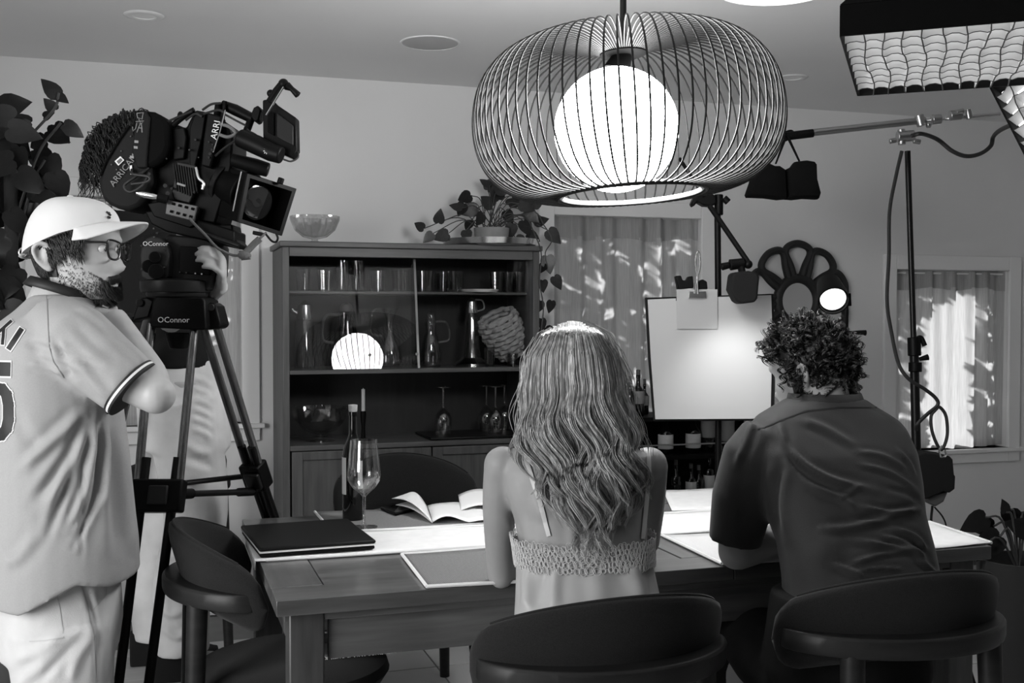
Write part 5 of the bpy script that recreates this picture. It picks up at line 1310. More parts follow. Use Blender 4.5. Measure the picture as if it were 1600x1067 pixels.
for k in range(1100):           # moustache
    x = rnd.uniform(-.027, .027); z = rnd.uniform(.050, .061) - abs(x) * .25
    y = .0895 + .006 * math.cos(x / .027 * 1.5) - abs(x) * .25 + .004
    L = rnd.uniform(.010, .017); q = [hoA + HA @ vec((x + math.copysign(.4, x) * L * t, y + .009 * t - .002 * t, z - L * t * .8)) for t in np.linspace(0, 1, 4)]
    paths.append(q)
strands('beard', paths, .00058, beard, pa)
# glasses
gl = MB()
def G_(x, y, z): return hoA + HA @ vec((x, y, z))
for sx in (-1, 1):
    rim = [G_(sx * (.034 + a), .1045 - abs(.034 + a) * .14 + .004, .117 + b) for a, b in ((-.022, .016), (0, .020), (.023, .019), (.026, .004), (.020, -.018), (0, -.024), (-.018, -.019), (-.024, -.002))]
    gl.tube(smooth_path(rim + rim[:1], 4)[:-1], .0026, 8, closed=True)
    gl.tube(smooth_path([G_(sx * .060, .099, .131), G_(sx * .072, .085, .131), G_(sx * .076, .02, .129), G_(sx * .079, -.035, .125), G_(sx * .078, -.06, .105)], 4), .0028, 8)
gl.tube(smooth_path([G_(-.012, .105, .122), G_(0, .110, .126), G_(.012, .105, .122)], 4), .0024, 8)
g_o = obj('glasses', gl, mat('acetate_frame', .006, .25, spec=.6), pa)
for sx in (-1, 1):
    q = [G_(sx * (.034 + a), .1045 - abs(.034 + a) * .14 + .004, .117 + b) for a, b in ((-.020, .014), (0, .018), (.021, .017), (.024, .004), (.018, -.016), (0, -.022), (-.016, -.017), (-.022, -.002))]
    obj('lens', MB().prism(q, HA @ vec((0, -.0015, 0))), M['glass'], g_o)
    e_ = obj('eye', MB().ell(G_(sx * .031, .0715, .118), (.0115,) * 3, nu=16, nv=12), eye_m, pa)
    obj('iris', MB().ell(G_(sx * .031, .0820, .1165), (.0052, .002, .0052), rot=HA, nu=12, nv=6), iris_m, e_)
    for z_, dz in ((.1235, .0), (.1115, 0)):
        pass
# ------------------------------------------------------------------ seated curly-haired man
dM = 2.55
def PMn(x, y, d=dM): return vec(P(x, y, d))
seatB = vec((1.44, 2.10, 0))
pb = thing('person', 'curly dark-haired man in a dark shirt, seated with his back to us', 'person', seatB)
phB = math.radians(96); BB = basis(phB); rB, fB = BB[:, 0], BB[:, 1]
hoB = PMn(1279, 655, 2.66); HB_ = basis(math.radians(128), math.radians(-14))
body = MB(); head(body, hoB, HB_, 1.0)
body.tube([PMn(1284, 575, 2.64), PMn(1290, 620, 2.62), PMn(1292, 650, 2.62)], [.052, .056, .062], 18)
TB = ((930, 1345, 2.43, .155, .10), (850, 1335, 2.47, .155, .10), (780, 1318, 2.52, .165, .105), (710, 1302, 2.57, .180, .105), (670, 1292, 2.60, .150, .075), (648, 1290, 2.615, .085, .05))
body.loft([ering(PMn(cx, y, d), rB, fB, a, b) for y, cx, d, a, b in TB])
eB = PMn(1150, 862, 2.60); sB = PMn(1188, 690, 2.58)
limb(body, [sB, (sB + eB) / 2 - rB * .01, eB], [.055, .05, .043]); body.ell(eB, (.042,) * 3)
wB = PZ(1262, 838, .80); wB = vec(wB)
limb(body, [eB, (eB + wB) / 2 + vec((0, 0, .006)), wB], [.044, .042, .03]); hand(body, wB, unit(wB - eB), -vec(UV), vec(FV), .95, (.5, .5, .5, .5))
sR = PMn(1392, 690, 2.60); eR = sR + fB * .20 + vec((0, 0, -.20)) + rB * .02; wR = eR + fB * .16 - rB * .18 + vec((0, 0, .03))
limb(body, [sR, (sR + eR) / 2, eR], [.055, .05, .043]); limb(body, [eR, (eR + wR) / 2, wR], [.043, .04, .03]); hand(body, wR, -rB * .9 + fB * .2, -vec(UV), vec(FV), .95, (.4,) * 4)
hp = seatB + vec((0, -.02, .54))
for sg in (-1, 1):
    kn = hp + rB * .11 * sg + fB * .42 + vec((0, 0, .0)); ft = kn + fB * .06; ft[2] = .09
    limb(body, [hp + rB * .08 * sg, (hp + kn) / 2 + rB * .05 * sg, kn], [.085, .075, .058]); limb(body, [kn, (kn + ft) / 2, ft], [.056, .05, .038]); body.ell(ft + fB * .06 + vec((0, 0, -.045)), (.045, .12, .04), rot=BB)
mobj('body', fuse('body', body, .0055, 3), mat('skin_tan', .34, .5, var=.05, vscale=20), pb)
# trousers
t_ = MB(); t_.loft([ering(PMn(1345, 905, 2.44) * 0 + hp + vec((0, 0, z)), rB, fB, a, b) for z, a, b in ((-.055, .16, .13), (.03, .185, .145), (.12, .175, .13), (.20, .165, .12))])
for sg in (-1, 1):
    kn = hp + rB * .11 * sg + fB * .42; ft = kn + fB * .06; ft[2] = .10
    t_.tube(smooth_path([hp + rB * .085 * sg, (hp + kn) / 2 + rB * .05 * sg, kn, (kn + ft) / 2 + fB * .02, ft], 4), [.10, .092, .075, .068, .062], 18)
mobj('trousers', fuse('trousers', t_, .009, 6), mat('dark_trousers', .008, .9, spec=.2), pb)
# shirt
sb_ = MB()
sb_.loft([ering(PMn(cx, y, d), rB, fB, hw * d / FPX, b, 36, 2.5) for y, cx, hw, d, b in ((945, 1350, 124, 2.42, .135), (905, 1345, 120, 2.44, .13), (850, 1335, 119, 2.47, .128), (800, 1319, 122, 2.51, .128), (750, 1311, 126, 2.545, .128), (705, 1301, 129, 2.575, .122), (672, 1292, 124, 2.60, .108), (650, 1288, 106, 2.61, .092), (634, 1288, 78, 2.62, .082), (622, 1290, 58, 2.63, .075))])
cf = PMn(1148, 848, 2.595)
sb_.tube([PMn(1205, 690, 2.585), PMn(1180, 720, 2.58), PMn(1160, 780, 2.585), cf], [.078, .080, .072, .061], 22)
cR = sR + fB * .14 + vec((0, 0, -.14)) + rB * .02
sb_.tube([sR - rB * .04, sR + fB * .06 + vec((0, 0, -.05)), cR], [.08, .078, .068], 20)
sm = fuse('shirt', sb_, .0062, 7)
folds(sm, [([(1215, 655), (1235, 705), (1290, 745), (1370, 768)], 6, .009), ([(1222, 680), (1250, 735), (1320, 775)], 6, -.006), ([(1250, 655), (1290, 670), (1340, 700)], 6, .005), ([(1180, 650), (1165, 690), (1150, 730)], 6, .006),
           ([(1260, 755), (1310, 775), (1345, 800)], 7, .006), ([(1345, 792), (1390, 800), (1438, 795)], 4, .009), ([(1285, 826), (1340, 822), (1400, 806), (1436, 800)], 6, .009), ([(1330, 806), (1380, 812), (1430, 802)], 4, -.005), ([(1325, 842), (1380, 852), (1430, 862), (1452, 885)], 5, .008), ([(1370, 838), (1410, 846), (1445, 868)], 4, .007), ([(1300, 880), (1330, 892), (1352, 902)], 5, .007), ([(1330, 880), (1380, 866), (1420, 862)], 4, .006), ([(1335, 890), (1380, 888), (1410, 890)], 3, .005), ([(1395, 825), (1430, 838), (1448, 862)], 4, .007), ([(1430, 872), (1450, 886), (1464, 897)], 4, .006),
           ([(1335, 705), (1380, 712), (1420, 735)], 4, .004), ([(1340, 725), (1390, 738), (1432, 765)], 4, .005), ([(1400, 700), (1420, 722), (1430, 745)], 3, .004), ([(1380, 760), (1420, 772), (1436, 785)], 5, -.004), ([(1310, 780), (1330, 768), (1345, 760)], 4, .004), ([(1220, 720), (1210, 780), (1215, 840)], 8, -.009), ([(1290, 910), (1330, 850), (1300, 800)], 22, -.004)])
shm = mat('dark_shirt', .020, .72, spec=.25, bump=.15, bscale=300, sheen=.12)
sh_o = mobj('shirt', sm, shm, pb)
dsh = LocalDecal(sm, ORG[pb.name])
decal_obj('yoke_seam', lambda mb: [dsh.stroke(mb, [(1175, 672), (1195, 668), (1220, 657), (1260, 642), (1310, 637), (1370, 637), (1398, 650)], 1.8, .0012, 5, 2)], mat('shirt_seam', .003, .9), sh_o, dsh)
# soft stand-up collar
cc = []
for z_, k_ in ((0, 1.0), (.5, .98), (1, .93)):
    cc.append(ering(PMn(1290, 634, 2.625) * (1 - z_) + PMn(1288, 614, 2.64) * z_, rB, fB, .088 * k_, .080 * k_, 28))
obj('shirt_collar', MB().loft(cc, caps=False), shm, sh_o, solid=.004)
# curly hair
rnd = random.Random(31); paths = []
hz = .118
def scalpB(th, z, lift): return hoB + HB_ @ scalp(th, z, lift)
hb = MB(); lay = []
for z in np.linspace(-.04, .2345, 30):
    row = []
    for th in np.linspace(0, 2 * math.pi, 41)[:-1]:
        c = math.cos(th); front = c > .25
        hl = .176 if c > .55 else (.150 if c > .1 else (.085 if c > -.15 else .060))
        if c < .02: hl = -.05
        lift = .010 + .006 * math.sin(7 * th + 40 * z) if z > hl else -.006
        p = scalp(th, max(z, .058), lift); p[2] = z
        if z < .058: p = p * vec((1 - (.058 - z) * 3.2, 1 - (.058 - z) * 2.2, 1))
        row.append(hoB + HB_ @ p)
    lay.append(row)
hb.loft(lay); obj('hair_base', hb, hair_d, pb, ang=80)
n = 0
while n < 1000:
    th = rnd.uniform(0, 2 * math.pi); z = .234 - .275 * rnd.random() ** 1.0; c = math.cos(th)
    hl = .182 if c > .55 else (.155 if c > .1 else (.095 if c > -.05 else -.04))
    if z < hl: continue
    n += 1
    q0 = scalp(th, max(z, .058), .006); q0[2] = z; nn = unit(q0 - vec((0, -.005, .11)))
    if z < .058: q0 = q0 * vec((1 - (.058 - z) * 3.2, 1 - (.058 - z) * 2.2, 1)); nn = unit(q0 * vec((1, 1, 0))); dn = unit(np.cross(nn, unit([rnd.gauss(0, .7), rnd.gauss(0, .7), rnd.gauss(0, .7)])) + vec((0, 0, -.35)))
    sd = np.cross(nn, dn); R_c = rnd.uniform(.005, .0105); turns = rnd.uniform(.8, 1.6); L = rnd.uniform(.020, .036); ph = rnd.uniform(0, 6.28); q = []
    for t in np.linspace(0, 1, 15):
        a = ph + turns * 2 * math.pi * t
        q.append(hoB + HB_ @ (q0 + dn * L * t + nn * (.004 + .010 * math.sin(2.4 * t) + R_c * math.sin(a)) + sd * R_c * math.cos(a)))
    for _ in range(6):
        o_ = vec((rnd.gauss(0, .0019), rnd.gauss(0, .0019), rnd.gauss(0, .0019))); paths.append([p + o_ for p in q])
strands('curly_hair', paths, .0009, mat('curly_hair', .010, .26, spec=.7), pb, 4)

# ------------------------------------------------------------------ seated blonde woman
dW = 2.32
def PW(x, y, d=dW): return vec(P(x, y, d))
seatC = vec((.80, 2.13, 0))
pc = thing('person', 'woman with long wavy blonde hair in a lace camisole, seated with her back to us', 'person', seatC)
BC = basis(math.radians(93)); rC, fC = BC[:, 0], BC[:, 1]
hoC = PW(898, 670, 2.365); HC = basis(math.radians(92), math.radians(-4))
body = MB(); head(body, hoC, HC, .86)
body.tube([PW(900, 600, 2.34), PW(902, 655, 2.34), PW(903, 700, 2.33)], [.045, .046, .07], 16)
TW = ((965, 922, 112, 2.22, .105), (930, 918, 106, 2.24, .10), (890, 914, 101, 2.27, .098), (850, 911, 100, 2.29, .095), (810, 907, 104, 2.31, .095), (770, 902, 112, 2.32, .092), (735, 900, 118, 2.33, .085), (712, 900, 116, 2.335, .072), (697, 901, 92, 2.34, .058), (684, 902, 58, 2.34, .048))
body.loft([ering(PW(cx, y, d), rC, fC, hw * d / FPX, b, 32) for y, cx, hw, d, b in TW])
eC = PW(783, 893, 2.455); sC = PW(786, 728, 2.33)
limb(body, [sC, PW(780, 800, 2.37), eC], [.041, .038, .034, .032]); body.ell(sC + vec((0, 0, .004)), (.041, .041, .038)); body.ell(eC + vec((0, 0, -.006)), (.031, .031, .032))
wC = vec(PZ(905, 850, .785)); limb(body, [eC, (eC + wC) / 2 + vec((0, 0, .005)), wC], [.033, .032, .023]); hand(body, wC, wC - eC, -vec(UV), vec(FV), .85, (.3,) * 4)
s2 = PW(1014, 728, 2.36); e2 = PW(1008, 850, 2.56); w2_ = vec(PZ(950, 822, .785))
limb(body, [s2, PW(1012, 790, 2.45), e2], [.041, .038, .033]); body.ell(s2 + vec((0, 0, .004)), (.040, .040, .037)); limb(body, [e2, (e2 + w2_) / 2, w2_], [.033, .03, .022]); hand(body, w2_, w2_ - e2, -vec(UV), vec(FV), .85, (.3,) * 4)
hp = seatC + vec((0, -.01, .545)); body.ell(hp + vec((0, 0, .02)), (.165, .13, .11), rot=BC)
for sg in (-1, 1):
    kn = hp + rC * .09 * sg + fC * .42; ft = kn + fC * .0 + rC * -.03; ft[2] = .09
    limb(body, [hp + rC * .08 * sg, (hp + kn) / 2 + rC * .03 * sg, kn], [.085, .072, .052]); limb(body, [kn, (kn + ft) / 2, ft], [.05, .048, .034]); body.ell(ft + fC * .06 + vec((0, 0, -.05)), (.04, .11, .035), rot=BC)
bmC = fuse('body', body, .0052, 7)
folds(bmC, [([(905, 720), (908, 800), (912, 880)], 9, -.006), ([(845, 735), (838, 780), (860, 815)], 16, .007), ([(965, 735), (970, 780), (950, 815)], 16, .007), ([(800, 800), (812, 840), (815, 870)], 6, -.004)])
mobj('body', bmC, skin_w, pc)
# camisole
silk = mat('camisole_satin', .38, .42, spec=.35, sheen=.2)
cm_ = MB(); cm_.loft([ering(PW(cx, y, d), rC, fC, (hw + 7) * d / FPX, b + .010, 40) for y, cx, hw, d, b in ((1010, 926, 114, 2.20, .12),) + TW[:3] + ((862, 912, 101, 2.283, .096),)])
cme = fuse('camisole', cm_, .006, 4)
folds(cme, [([(852, 880), (845, 920), (838, 960)], 11, -.005), ([(868, 880), (866, 920), (868, 955)], 10, .004), ([(985, 880), (995, 910), (1005, 945)], 13, .005), ([(1010, 870), (1018, 900), (1025, 940)], 12, -.005), ([(820, 880), (822, 920), (820, 955)], 8, .006), ([(930, 890), (935, 920), (936, 950)], 16, .004)])
cam_o = mobj('camisole', cme, silk, pc)
lace = mat('lace_thread', .50, .8)
def band_pt(u, v):      # u around the trunk, v from the top edge of the lace downwards
    y = 838 + 40 * v; hw = np.interp(y, [820, 850, 890], [101, 100, 101]); b = .0965
    cx = np.interp(y, [820, 890], [909, 914]); d = np.interp(y, [820, 890], [2.305, 2.27])
    a = 2 * math.pi * u; cs, sn = math.cos(a), math.sin(a)
    k_ = 1.0 + .03 * (1 - v)
    return PW(cx, y - 6 * cs * cs * 0, d) + rC * ((hw + 10) * d / FPX * k_ * math.copysign(abs(cs) ** .87, cs)) + fC * ((b + .014) * k_ * math.copysign(abs(sn) ** .87, sn))
lm = MB()
lrnd = random.Random(6)
for row in range(5):
    nl = 84
    for i in range(nl):
        u0 = (i + .5 * (row % 2) + lrnd.uniform(-.25, .25)) / nl; v0 = .04 + row * .21 + lrnd.uniform(-.05, .05); ka_ = lrnd.uniform(.7, 1.25)
        cpts = [band_pt(u0 + .0068 * ka_ * math.cos(a), v0 + .16 * ka_ * math.sin(a)) for a in np.linspace(0, 2 * math.pi, 11)[:-1]]
        lm.tube(cpts, .0008, 4, closed=True)
        lm.tube([band_pt(u0 + .005 * math.cos(a), v0 + .11 * math.sin(a)) for a in (.5, 2.2, 3.9, 5.4)], .0007, 4, closed=True)
obj('lace_trim', lm, lace, cam_o, kind='stuff')
lb = MB().grid(90, 6, lambda u, v: band_pt(u, .12 + .88 * v) - unit(band_pt(u, .5) - PW(911, 858, 2.29)) * .004)
obj('lace_backing', lb, mat('lace_net', .40, .9), cam_o)
stm = mat('satin_strap', .52, .4)
dbC = LocalDecal(bmC, ORG[pc.name])
for q in ([(809, 690), (822, 718), (836, 760), (848, 800), (858, 838)], [(1012, 697), (1012, 740), (1008, 790), (1003, 842)]):
    sm2 = smooth_path([vec((x, y, 0)) for x, y in q], 5)
    o_ = decal_obj('shoulder_strap', lambda mb: dbC.stroke(mb, [(p[0], p[1]) for p in sm2], 6.5, .003, 3, 3), stm, cam_o, dbC)
# long wavy hair
rng = np.random.RandomState(12); paths = []
yk = [497, 503, 520, 550, 600, 650, 700, 750, 800, 850, 880]
lft = [893, 872, 838, 822, 814, 806, 812, 826, 848, 872, 890]; rgt = [901, 922, 952, 968, 981, 992, 1008, 1012, 1004, 975, 955]
dep = [0.0, .024, .074, .095, .105, .110, .122, .125, .12, .11, .11]      # how far the fall stands out towards us
NT = 48
TWy = [t[0] for t in TW][::-1]; TWc = [t[1] for t in TW][::-1]; TWh = [t[2] for t in TW][::-1]; TWd = [t[3] for t in TW][::-1]; TWb = [t[4] for t in TW][::-1]
def back_depth(x, y):      # depth of the skin (or lace) of her back at a place in the picture
    cx, hw, d, b = (np.interp(y, TWy, q) for q in (TWc, TWh, TWd, TWb))
    u = min(abs((x - cx) / hw), 1.0); bd = d - (b + (.020 if y > 835 else .004)) * (1 - u ** 2.3) ** .435
    return bd + np.interp(y, [600, 700], [.14, 0])
NC = 96
for cl_ in range(NC):
    s0 = -1 + 2 * (cl_ + .5) / NC + rng.uniform(-.03, .03); lay_ = rng.uniform(0, 1)
    yend = np.interp(abs(s0), [0, .45, .8, 1], [876, 856, 812, 776]) + rng.uniform(-75, 16) * (1 if lay_ > .4 else .5)
    ph = 2.6 * s0 + rng.normal(0, .4); lam = rng.uniform(98, 122); amp0 = rng.uniform(8, 16); curlr = rng.uniform(.5, 1.0); hook = rng.choice((-1, 1)) * rng.uniform(2, 14)
    x00 = 895 + 36 * s0 + rng.uniform(-3, 3); y00 = 496.5 + 16 * abs(s0) ** 1.4 + rng.uniform(-1, 4)
    cen = []
    for y in np.interp(np.linspace(0, 1, NT), [0, .10, 1], [y00, y00 + 16, yend]):
        l_, r_ = np.interp(y, yk, lft), np.interp(y, yk, rgt); cx, hw = (l_ + r_) / 2, (r_ - l_) / 2
        op = np.clip((y - y00) / 48, 0, 1) ** .5; g = np.clip((y - 585) / 120, 0, 1); tip = np.clip((y - yend + 60) / 60, 0, 1)
        x = (1 - op) * x00 + op * (cx + hw * s0 * .95) + amp0 * g * math.sin(2 * math.pi * (y - 560) / lam + ph) + hook * tip ** 2
        s = np.clip(s0, -1, 1)
        sd_ = np.clip((y - 560) / 150, 0, 1); own = 2.372 - np.interp(y, yk, dep) * ((1 - sd_) * math.sqrt(max(0.0, 1 - abs(s) ** 2.4)) + sd_ * (1 - .30 * abs(s) ** 3)) * (.90 + .10 * lay_)
        D = min(own, back_depth(x, y) - .008) - (.004 + .016 * lay_) * g - amp0 * .0009 * g * (1 + math.cos(2 * math.pi * (y - 560) / lam + ph + .7)) * curlr
        k0 = max(0.0, 1 - len(cen) / 4)          # roots lie over the crown, on its far side
        cen.append((x, y + 5 * k0, D + .05 * k0, g, tip))
    for k in range(34):
        a_, rr2 = rng.uniform(0, 6.28), math.sqrt(rng.uniform(0, 1)); cut = rng.uniform(.90, 1.0); tw = rng.normal(0, .5); q = []
        for i, (x, y, D, g, tip) in enumerate(cen):
            wd = (5.5 + 1.2 * g) * (1 - .70 * tip); aa = a_ + tw * i / NT * 2
            q.append(PW(x + wd * rr2 * math.cos(aa), y + (0 if i else 0), D - .0045 * rr2 * math.sin(aa) * (.4 + g)))
        if cut < .97: q = [vec(v) for v in np.array([np.interp(np.linspace(0, cut, NT), np.linspace(0, 1, NT), np.array(q)[:, c]) for c in range(3)]).T]
        paths.append(q)
for k in range(70):        # loose flyaway hairs
    s0 = rng.choice((-1, 1)) * rng.uniform(.8, 1.08); y0 = rng.uniform(500, 640); y1 = y0 + rng.uniform(60, 170); ph = rng.uniform(0, 6); am = rng.uniform(2, 9); q = []
    for y in np.linspace(y0, y1, NT):
        l_, r_ = np.interp(y, yk, lft), np.interp(y, yk, rgt)
        q.append(PW((l_ + r_) / 2 + (r_ - l_) / 2 * s0 + am * math.sin((y - y0) / 22 + ph) * min(1, (y - y0) / 40), y, 2.33))
    paths.append(q[:NT])
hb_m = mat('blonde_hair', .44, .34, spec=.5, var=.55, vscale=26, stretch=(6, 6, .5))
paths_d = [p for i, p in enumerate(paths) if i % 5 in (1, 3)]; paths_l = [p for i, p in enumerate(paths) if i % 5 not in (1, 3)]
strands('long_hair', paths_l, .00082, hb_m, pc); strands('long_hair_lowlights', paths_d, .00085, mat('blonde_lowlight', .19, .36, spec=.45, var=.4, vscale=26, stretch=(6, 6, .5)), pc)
hbm = MB(); rr_ = []
for y in (526, 531, 542, 570, 600, 640, 680, 720):
    l_, r_ = np.interp(y, yk, lft), np.interp(y, yk, rgt); cx, hw = (l_ + r_) / 2, (r_ - l_) / 2 * (.90 if y > 550 else np.interp(y, [526, 531, 542], [.30, .58, .80])) * (1 if y < 690 else np.interp(y, [690, 750], [1, .8]))
    D = np.interp(y, yk, dep) * (.80 if y > 550 else .60); dfr = .09 if y < 640 else np.interp(y, [640, 700], [.09, -.01])
    rr_.append([PW(cx, y, 2.372) + vec(RV) * (hw * 2.37 / FPX * math.cos(a)) + vec(FV) * ((-D if math.sin(a) < 0 else dfr) * abs(math.sin(a))) for a in np.linspace(0, 2 * math.pi, 33)[:-1]])
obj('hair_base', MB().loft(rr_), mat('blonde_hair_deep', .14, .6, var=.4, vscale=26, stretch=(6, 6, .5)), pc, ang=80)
# ------------------------------------------------------------------ camera operator behind the film camera
dO = 3.38
def PO(x, y, d=dO): return vec(P(x, y, d))
bxz = .25
fo = PO(265, 1010); fo[2] = bxz
po = thing('person', 'camera operator with dark curly hair, black shirt and pale jeans, behind the film camera', 'person', fo)
BO = basis(math.radians(20)); rO, fO = BO[:, 0], BO[:, 1]
ab = thing('apple_box', 'pale wooden box the camera operator stands on', 'box', (fo[0], fo[1], 0))
apw = wood('plywood', .40, 'X', .7, .15)
obj('box_body', MB().box((fo[0], fo[1], bxz / 2), (.52, .34, bxz), rot=rotz(-YAW)), apw, ab, bev=.005)
obj('hand_hole', MB().box((fo[0] - FV.x * .171, fo[1] - FV.y * .171, bxz * .6), (.11, .004, .03), rot=rotz(-YAW)), M['black'], ab, bev=.001)
body = MB(); hoO = PO(212, 304, 3.30); HO = basis(math.radians(8), math.radians(-6)); head(body, hoO, HO, .98)
body.tube([PO(208, 262, 3.31), PO(205, 315, 3.33), PO(205, 345, 3.36)], [.050, .054, .060], 16)
body.loft([ering(PO(cx, y), rO, fO, a, b) for y, cx, a, b in ((600, 272, .14, .10), (540, 265, .145, .10), (460, 245, .16, .105), (390, 225, .16, .09), (352, 212, .115, .062), (334, 206, .06, .05))])
hip = PO(280, 590)
feet = [PO(285, 1018, 3.34), PO(250, 1018, 3.50)]
for ft, sg in zip(feet, (1, -1)):
    ft[2] = bxz + .08; h_ = hip + rO * .08 * sg
    limb(body, [h_, (h_ + ft) / 2 + fO * .02, ft], [.085, .06, .04]); body.ell(ft + fO * .04 + vec((0, 0, -.04)), (.042, .11, .036), rot=BO)
# near arm reaching round the tripod head, hand on the pan grip
sO = PO(250, 385, 3.22); eO = PO(262, 500, 3.20); wO = PO(344, 444, 3.03)
limb(body, [sO, (sO + eO) / 2, eO], [.052, .046, .042]); limb(body, [eO, (eO + wO) / 2, wO], [.042, .038, .028])
hand(body, wO, -vec(FV) * .75 + vec(RV) * .28 + vec(UV) * .55, -vec(RV) - vec(UV) * .1, vec(UV), .92, (.62, .66, .66, .62), .4, .05)
sO2 = PO(180, 390, 3.55); eO2 = PO(170, 470, 3.60); limb(body, [sO2, eO2, PO(200, 400, 3.45)], [.05, .042, .03]); hand(body, PO(200, 400, 3.45), vec(UV) * .8 + vec(RV) * .4, -vec(FV), vec(RV), .9, (.6,) * 4)
mobj('body', fuse('body', body, .0055, 3), mat('skin_operator', .40, .5, var=.05, vscale=20), po)
tb_ = MB(); tb_.loft([ering(PO(cx, y), rO, fO, a, b) for y, cx, a, b in ((574, 274, .165, .125), (540, 265, .165, .122), (460, 245, .182, .125), (395, 225, .19, .12), (356, 212, .155, .095), (332, 206, .09, .07), (322, 205, .075, .065))])
tb_.tube([PO(240, 380, 3.24), (sO + eO) / 2 + vec((0, 0, .02)), (sO + eO) / 2 * .35 + eO * .65], [.075, .068, .062], 18); tb_.tube([PO(190, 385, 3.50), (sO2 + eO2) / 2], [.075, .064], 18)
tsm = fuse('t_shirt', tb_, .008, 6); mobj('t_shirt', tsm, mat('black_tshirt', .008, .9, spec=.2), po)
jn = MB(); jn.loft([ering(PO(cx, y), rO, fO, a, b) for y, cx, a, b in ((700, 290, .165, .135), (640, 286, .168, .135), (590, 280, .16, .13), (560, 275, .152, .122))])
for ft, sg in zip(feet, (1, -1)):
    h_ = hip + rO * .085 * sg + vec((0, 0, -.06)); kn = PO(306 if sg > 0 else 262, 800, 3.33 if sg > 0 else 3.47)
    jn.tube(smooth_path([h_, kn, (kn + ft) / 2 + vec(RV) * (-.02), ft + vec((0, 0, .0))], 5), [.112, .098, .088, .085, .080], 22)
jme = fuse('jeans', jn, .0075, 5)
fl_ = [([(300, 590 + 16 * i), (318, 596 + 16 * i), (330, 606 + 16 * i)], 5, .006) for i in range(6)] + [([(285, 690), (310, 705), (332, 708)], 6, .007), ([(285, 715), (310, 722), (335, 730)], 6, -.006), ([(240, 860), (260, 870), (280, 868)], 6, .006), ([(250, 940), (265, 960), (290, 955)], 6, .008), ([(255, 980), (275, 995), (300, 985)], 6, .008), ([(262, 840), (258, 900), (262, 960)], 6, .006), ([(310, 830), (300, 880), (285, 930)], 8, .006)]
folds(jme, fl_); jno = mobj('jeans', jme, mat('pale_denim', .58, .85, var=.18, vscale=7, bump=.2, bscale=300), po)
for ft in feet:
    obj('shoe', MB().loft([[ft + BO @ vec((x * w_, y, z)) for x, z in ((-1, -.078), (1, -.078), (1, -.05), (.7, zt2_), (-.7, zt2_), (-1, -.05))] for y, w_, zt2_ in ((-.09, .035, .02), (-.03, .042, .03), (.06, .046, -.02), (.14, .044, -.04), (.18, .025, -.055))]), M['blackcloth'], po, bev=.006)
# hair, curly and chin-long
rnd = random.Random(77); paths = []
for k in range(900):
    th = rnd.uniform(.9, 5.4); z = .234 - .13 * rnd.random(); q0 = scalp(th, max(z, .1), .004); nn = unit(q0 - vec((0, 0, .11))); L = rnd.uniform(.07, .17); ph = rnd.uniform(0, 6.28); R_c = rnd.uniform(.004, .011); tn = rnd.uniform(1.5, 3); q = []
    sd = unit(np.cross(nn, (0, 0, 1)))
    for t in np.linspace(0, 1, 18):
        a = ph + tn * 6.28 * t
        p = q0 + nn * (.010 + .040 * math.sin(min(1.0, t * 1.6) * 1.57) + R_c * math.sin(a)) + vec((0, -.006, -1.0)) * L * t + sd * R_c * math.cos(a)
        q.append(hoO + HO @ p)
    paths.append(q)
strands('curly_hair', paths, .0019, mat('operator_hair', .013, .4, spec=.4), po)
hb = MB().loft([[hoO + HO @ scalp(th, z, .014 if abs(math.cos(th)) < 2 and (math.cos(th) < .35 or z > .16) else -.006) for th in np.linspace(0, 2 * math.pi, 33)[:-1]] for z in np.linspace(.05, .2345, 16)])
obj('hair_base', hb, mat('operator_hair_base', .010, .8), po, ang=80)

# ------------------------------------------------------------------ tripod with fluid head
dT = 3.0
def PT(x, y, d=dT): return vec(P(x, y, d))
c0 = PT(278, 500); tp = thing('camera_tripod', 'black heavy-duty camera tripod with silver upper tubes and mid spreader', 'tripod', (c0[0], c0[1], 0))
obj('crown', MB().pxpoly([(233, 505), (238, 470), (244, 462), (316, 464), (320, 470), (322, 512), (318, 516), (236, 512)], 2.93, .14), M['black'], tp, bev=.006)
obj('bowl_ring', MB().lathe([(0, 0), (S(45, dT), 0), (S(47, dT), .006), (S(46, dT), .022), (0, .022)], PT(277, 464), 36), M['graphite'], tp)
obj('hinge', MB().pxpoly([(218, 466), (230, 464), (240, 470), (232, 496), (212, 500), (206, 505), (210, 488)], 3.0, .07), M['black'], tp, bev=.006)
obj('hinge', MB().pxpoly([(318, 474), (330, 472), (338, 478), (346, 508), (340, 514), (312, 516)], 2.97, .09), M['black'], tp, bev=.006)
for x, y, d in ((218, 473, 2.99), (329, 480, 2.96)): obj('hinge_bolt', MB().cyl(PT(x, y, d), PT(x, y, d + .02), S(6, dT), n=16), M['graphite'], tp, bev=.002)
obj('bowl_knob', MB().tube([PT(280, 520), PT(280, 545)], [S(22, dT), S(14, dT)], 16), M['black'], tp, bev=.003)
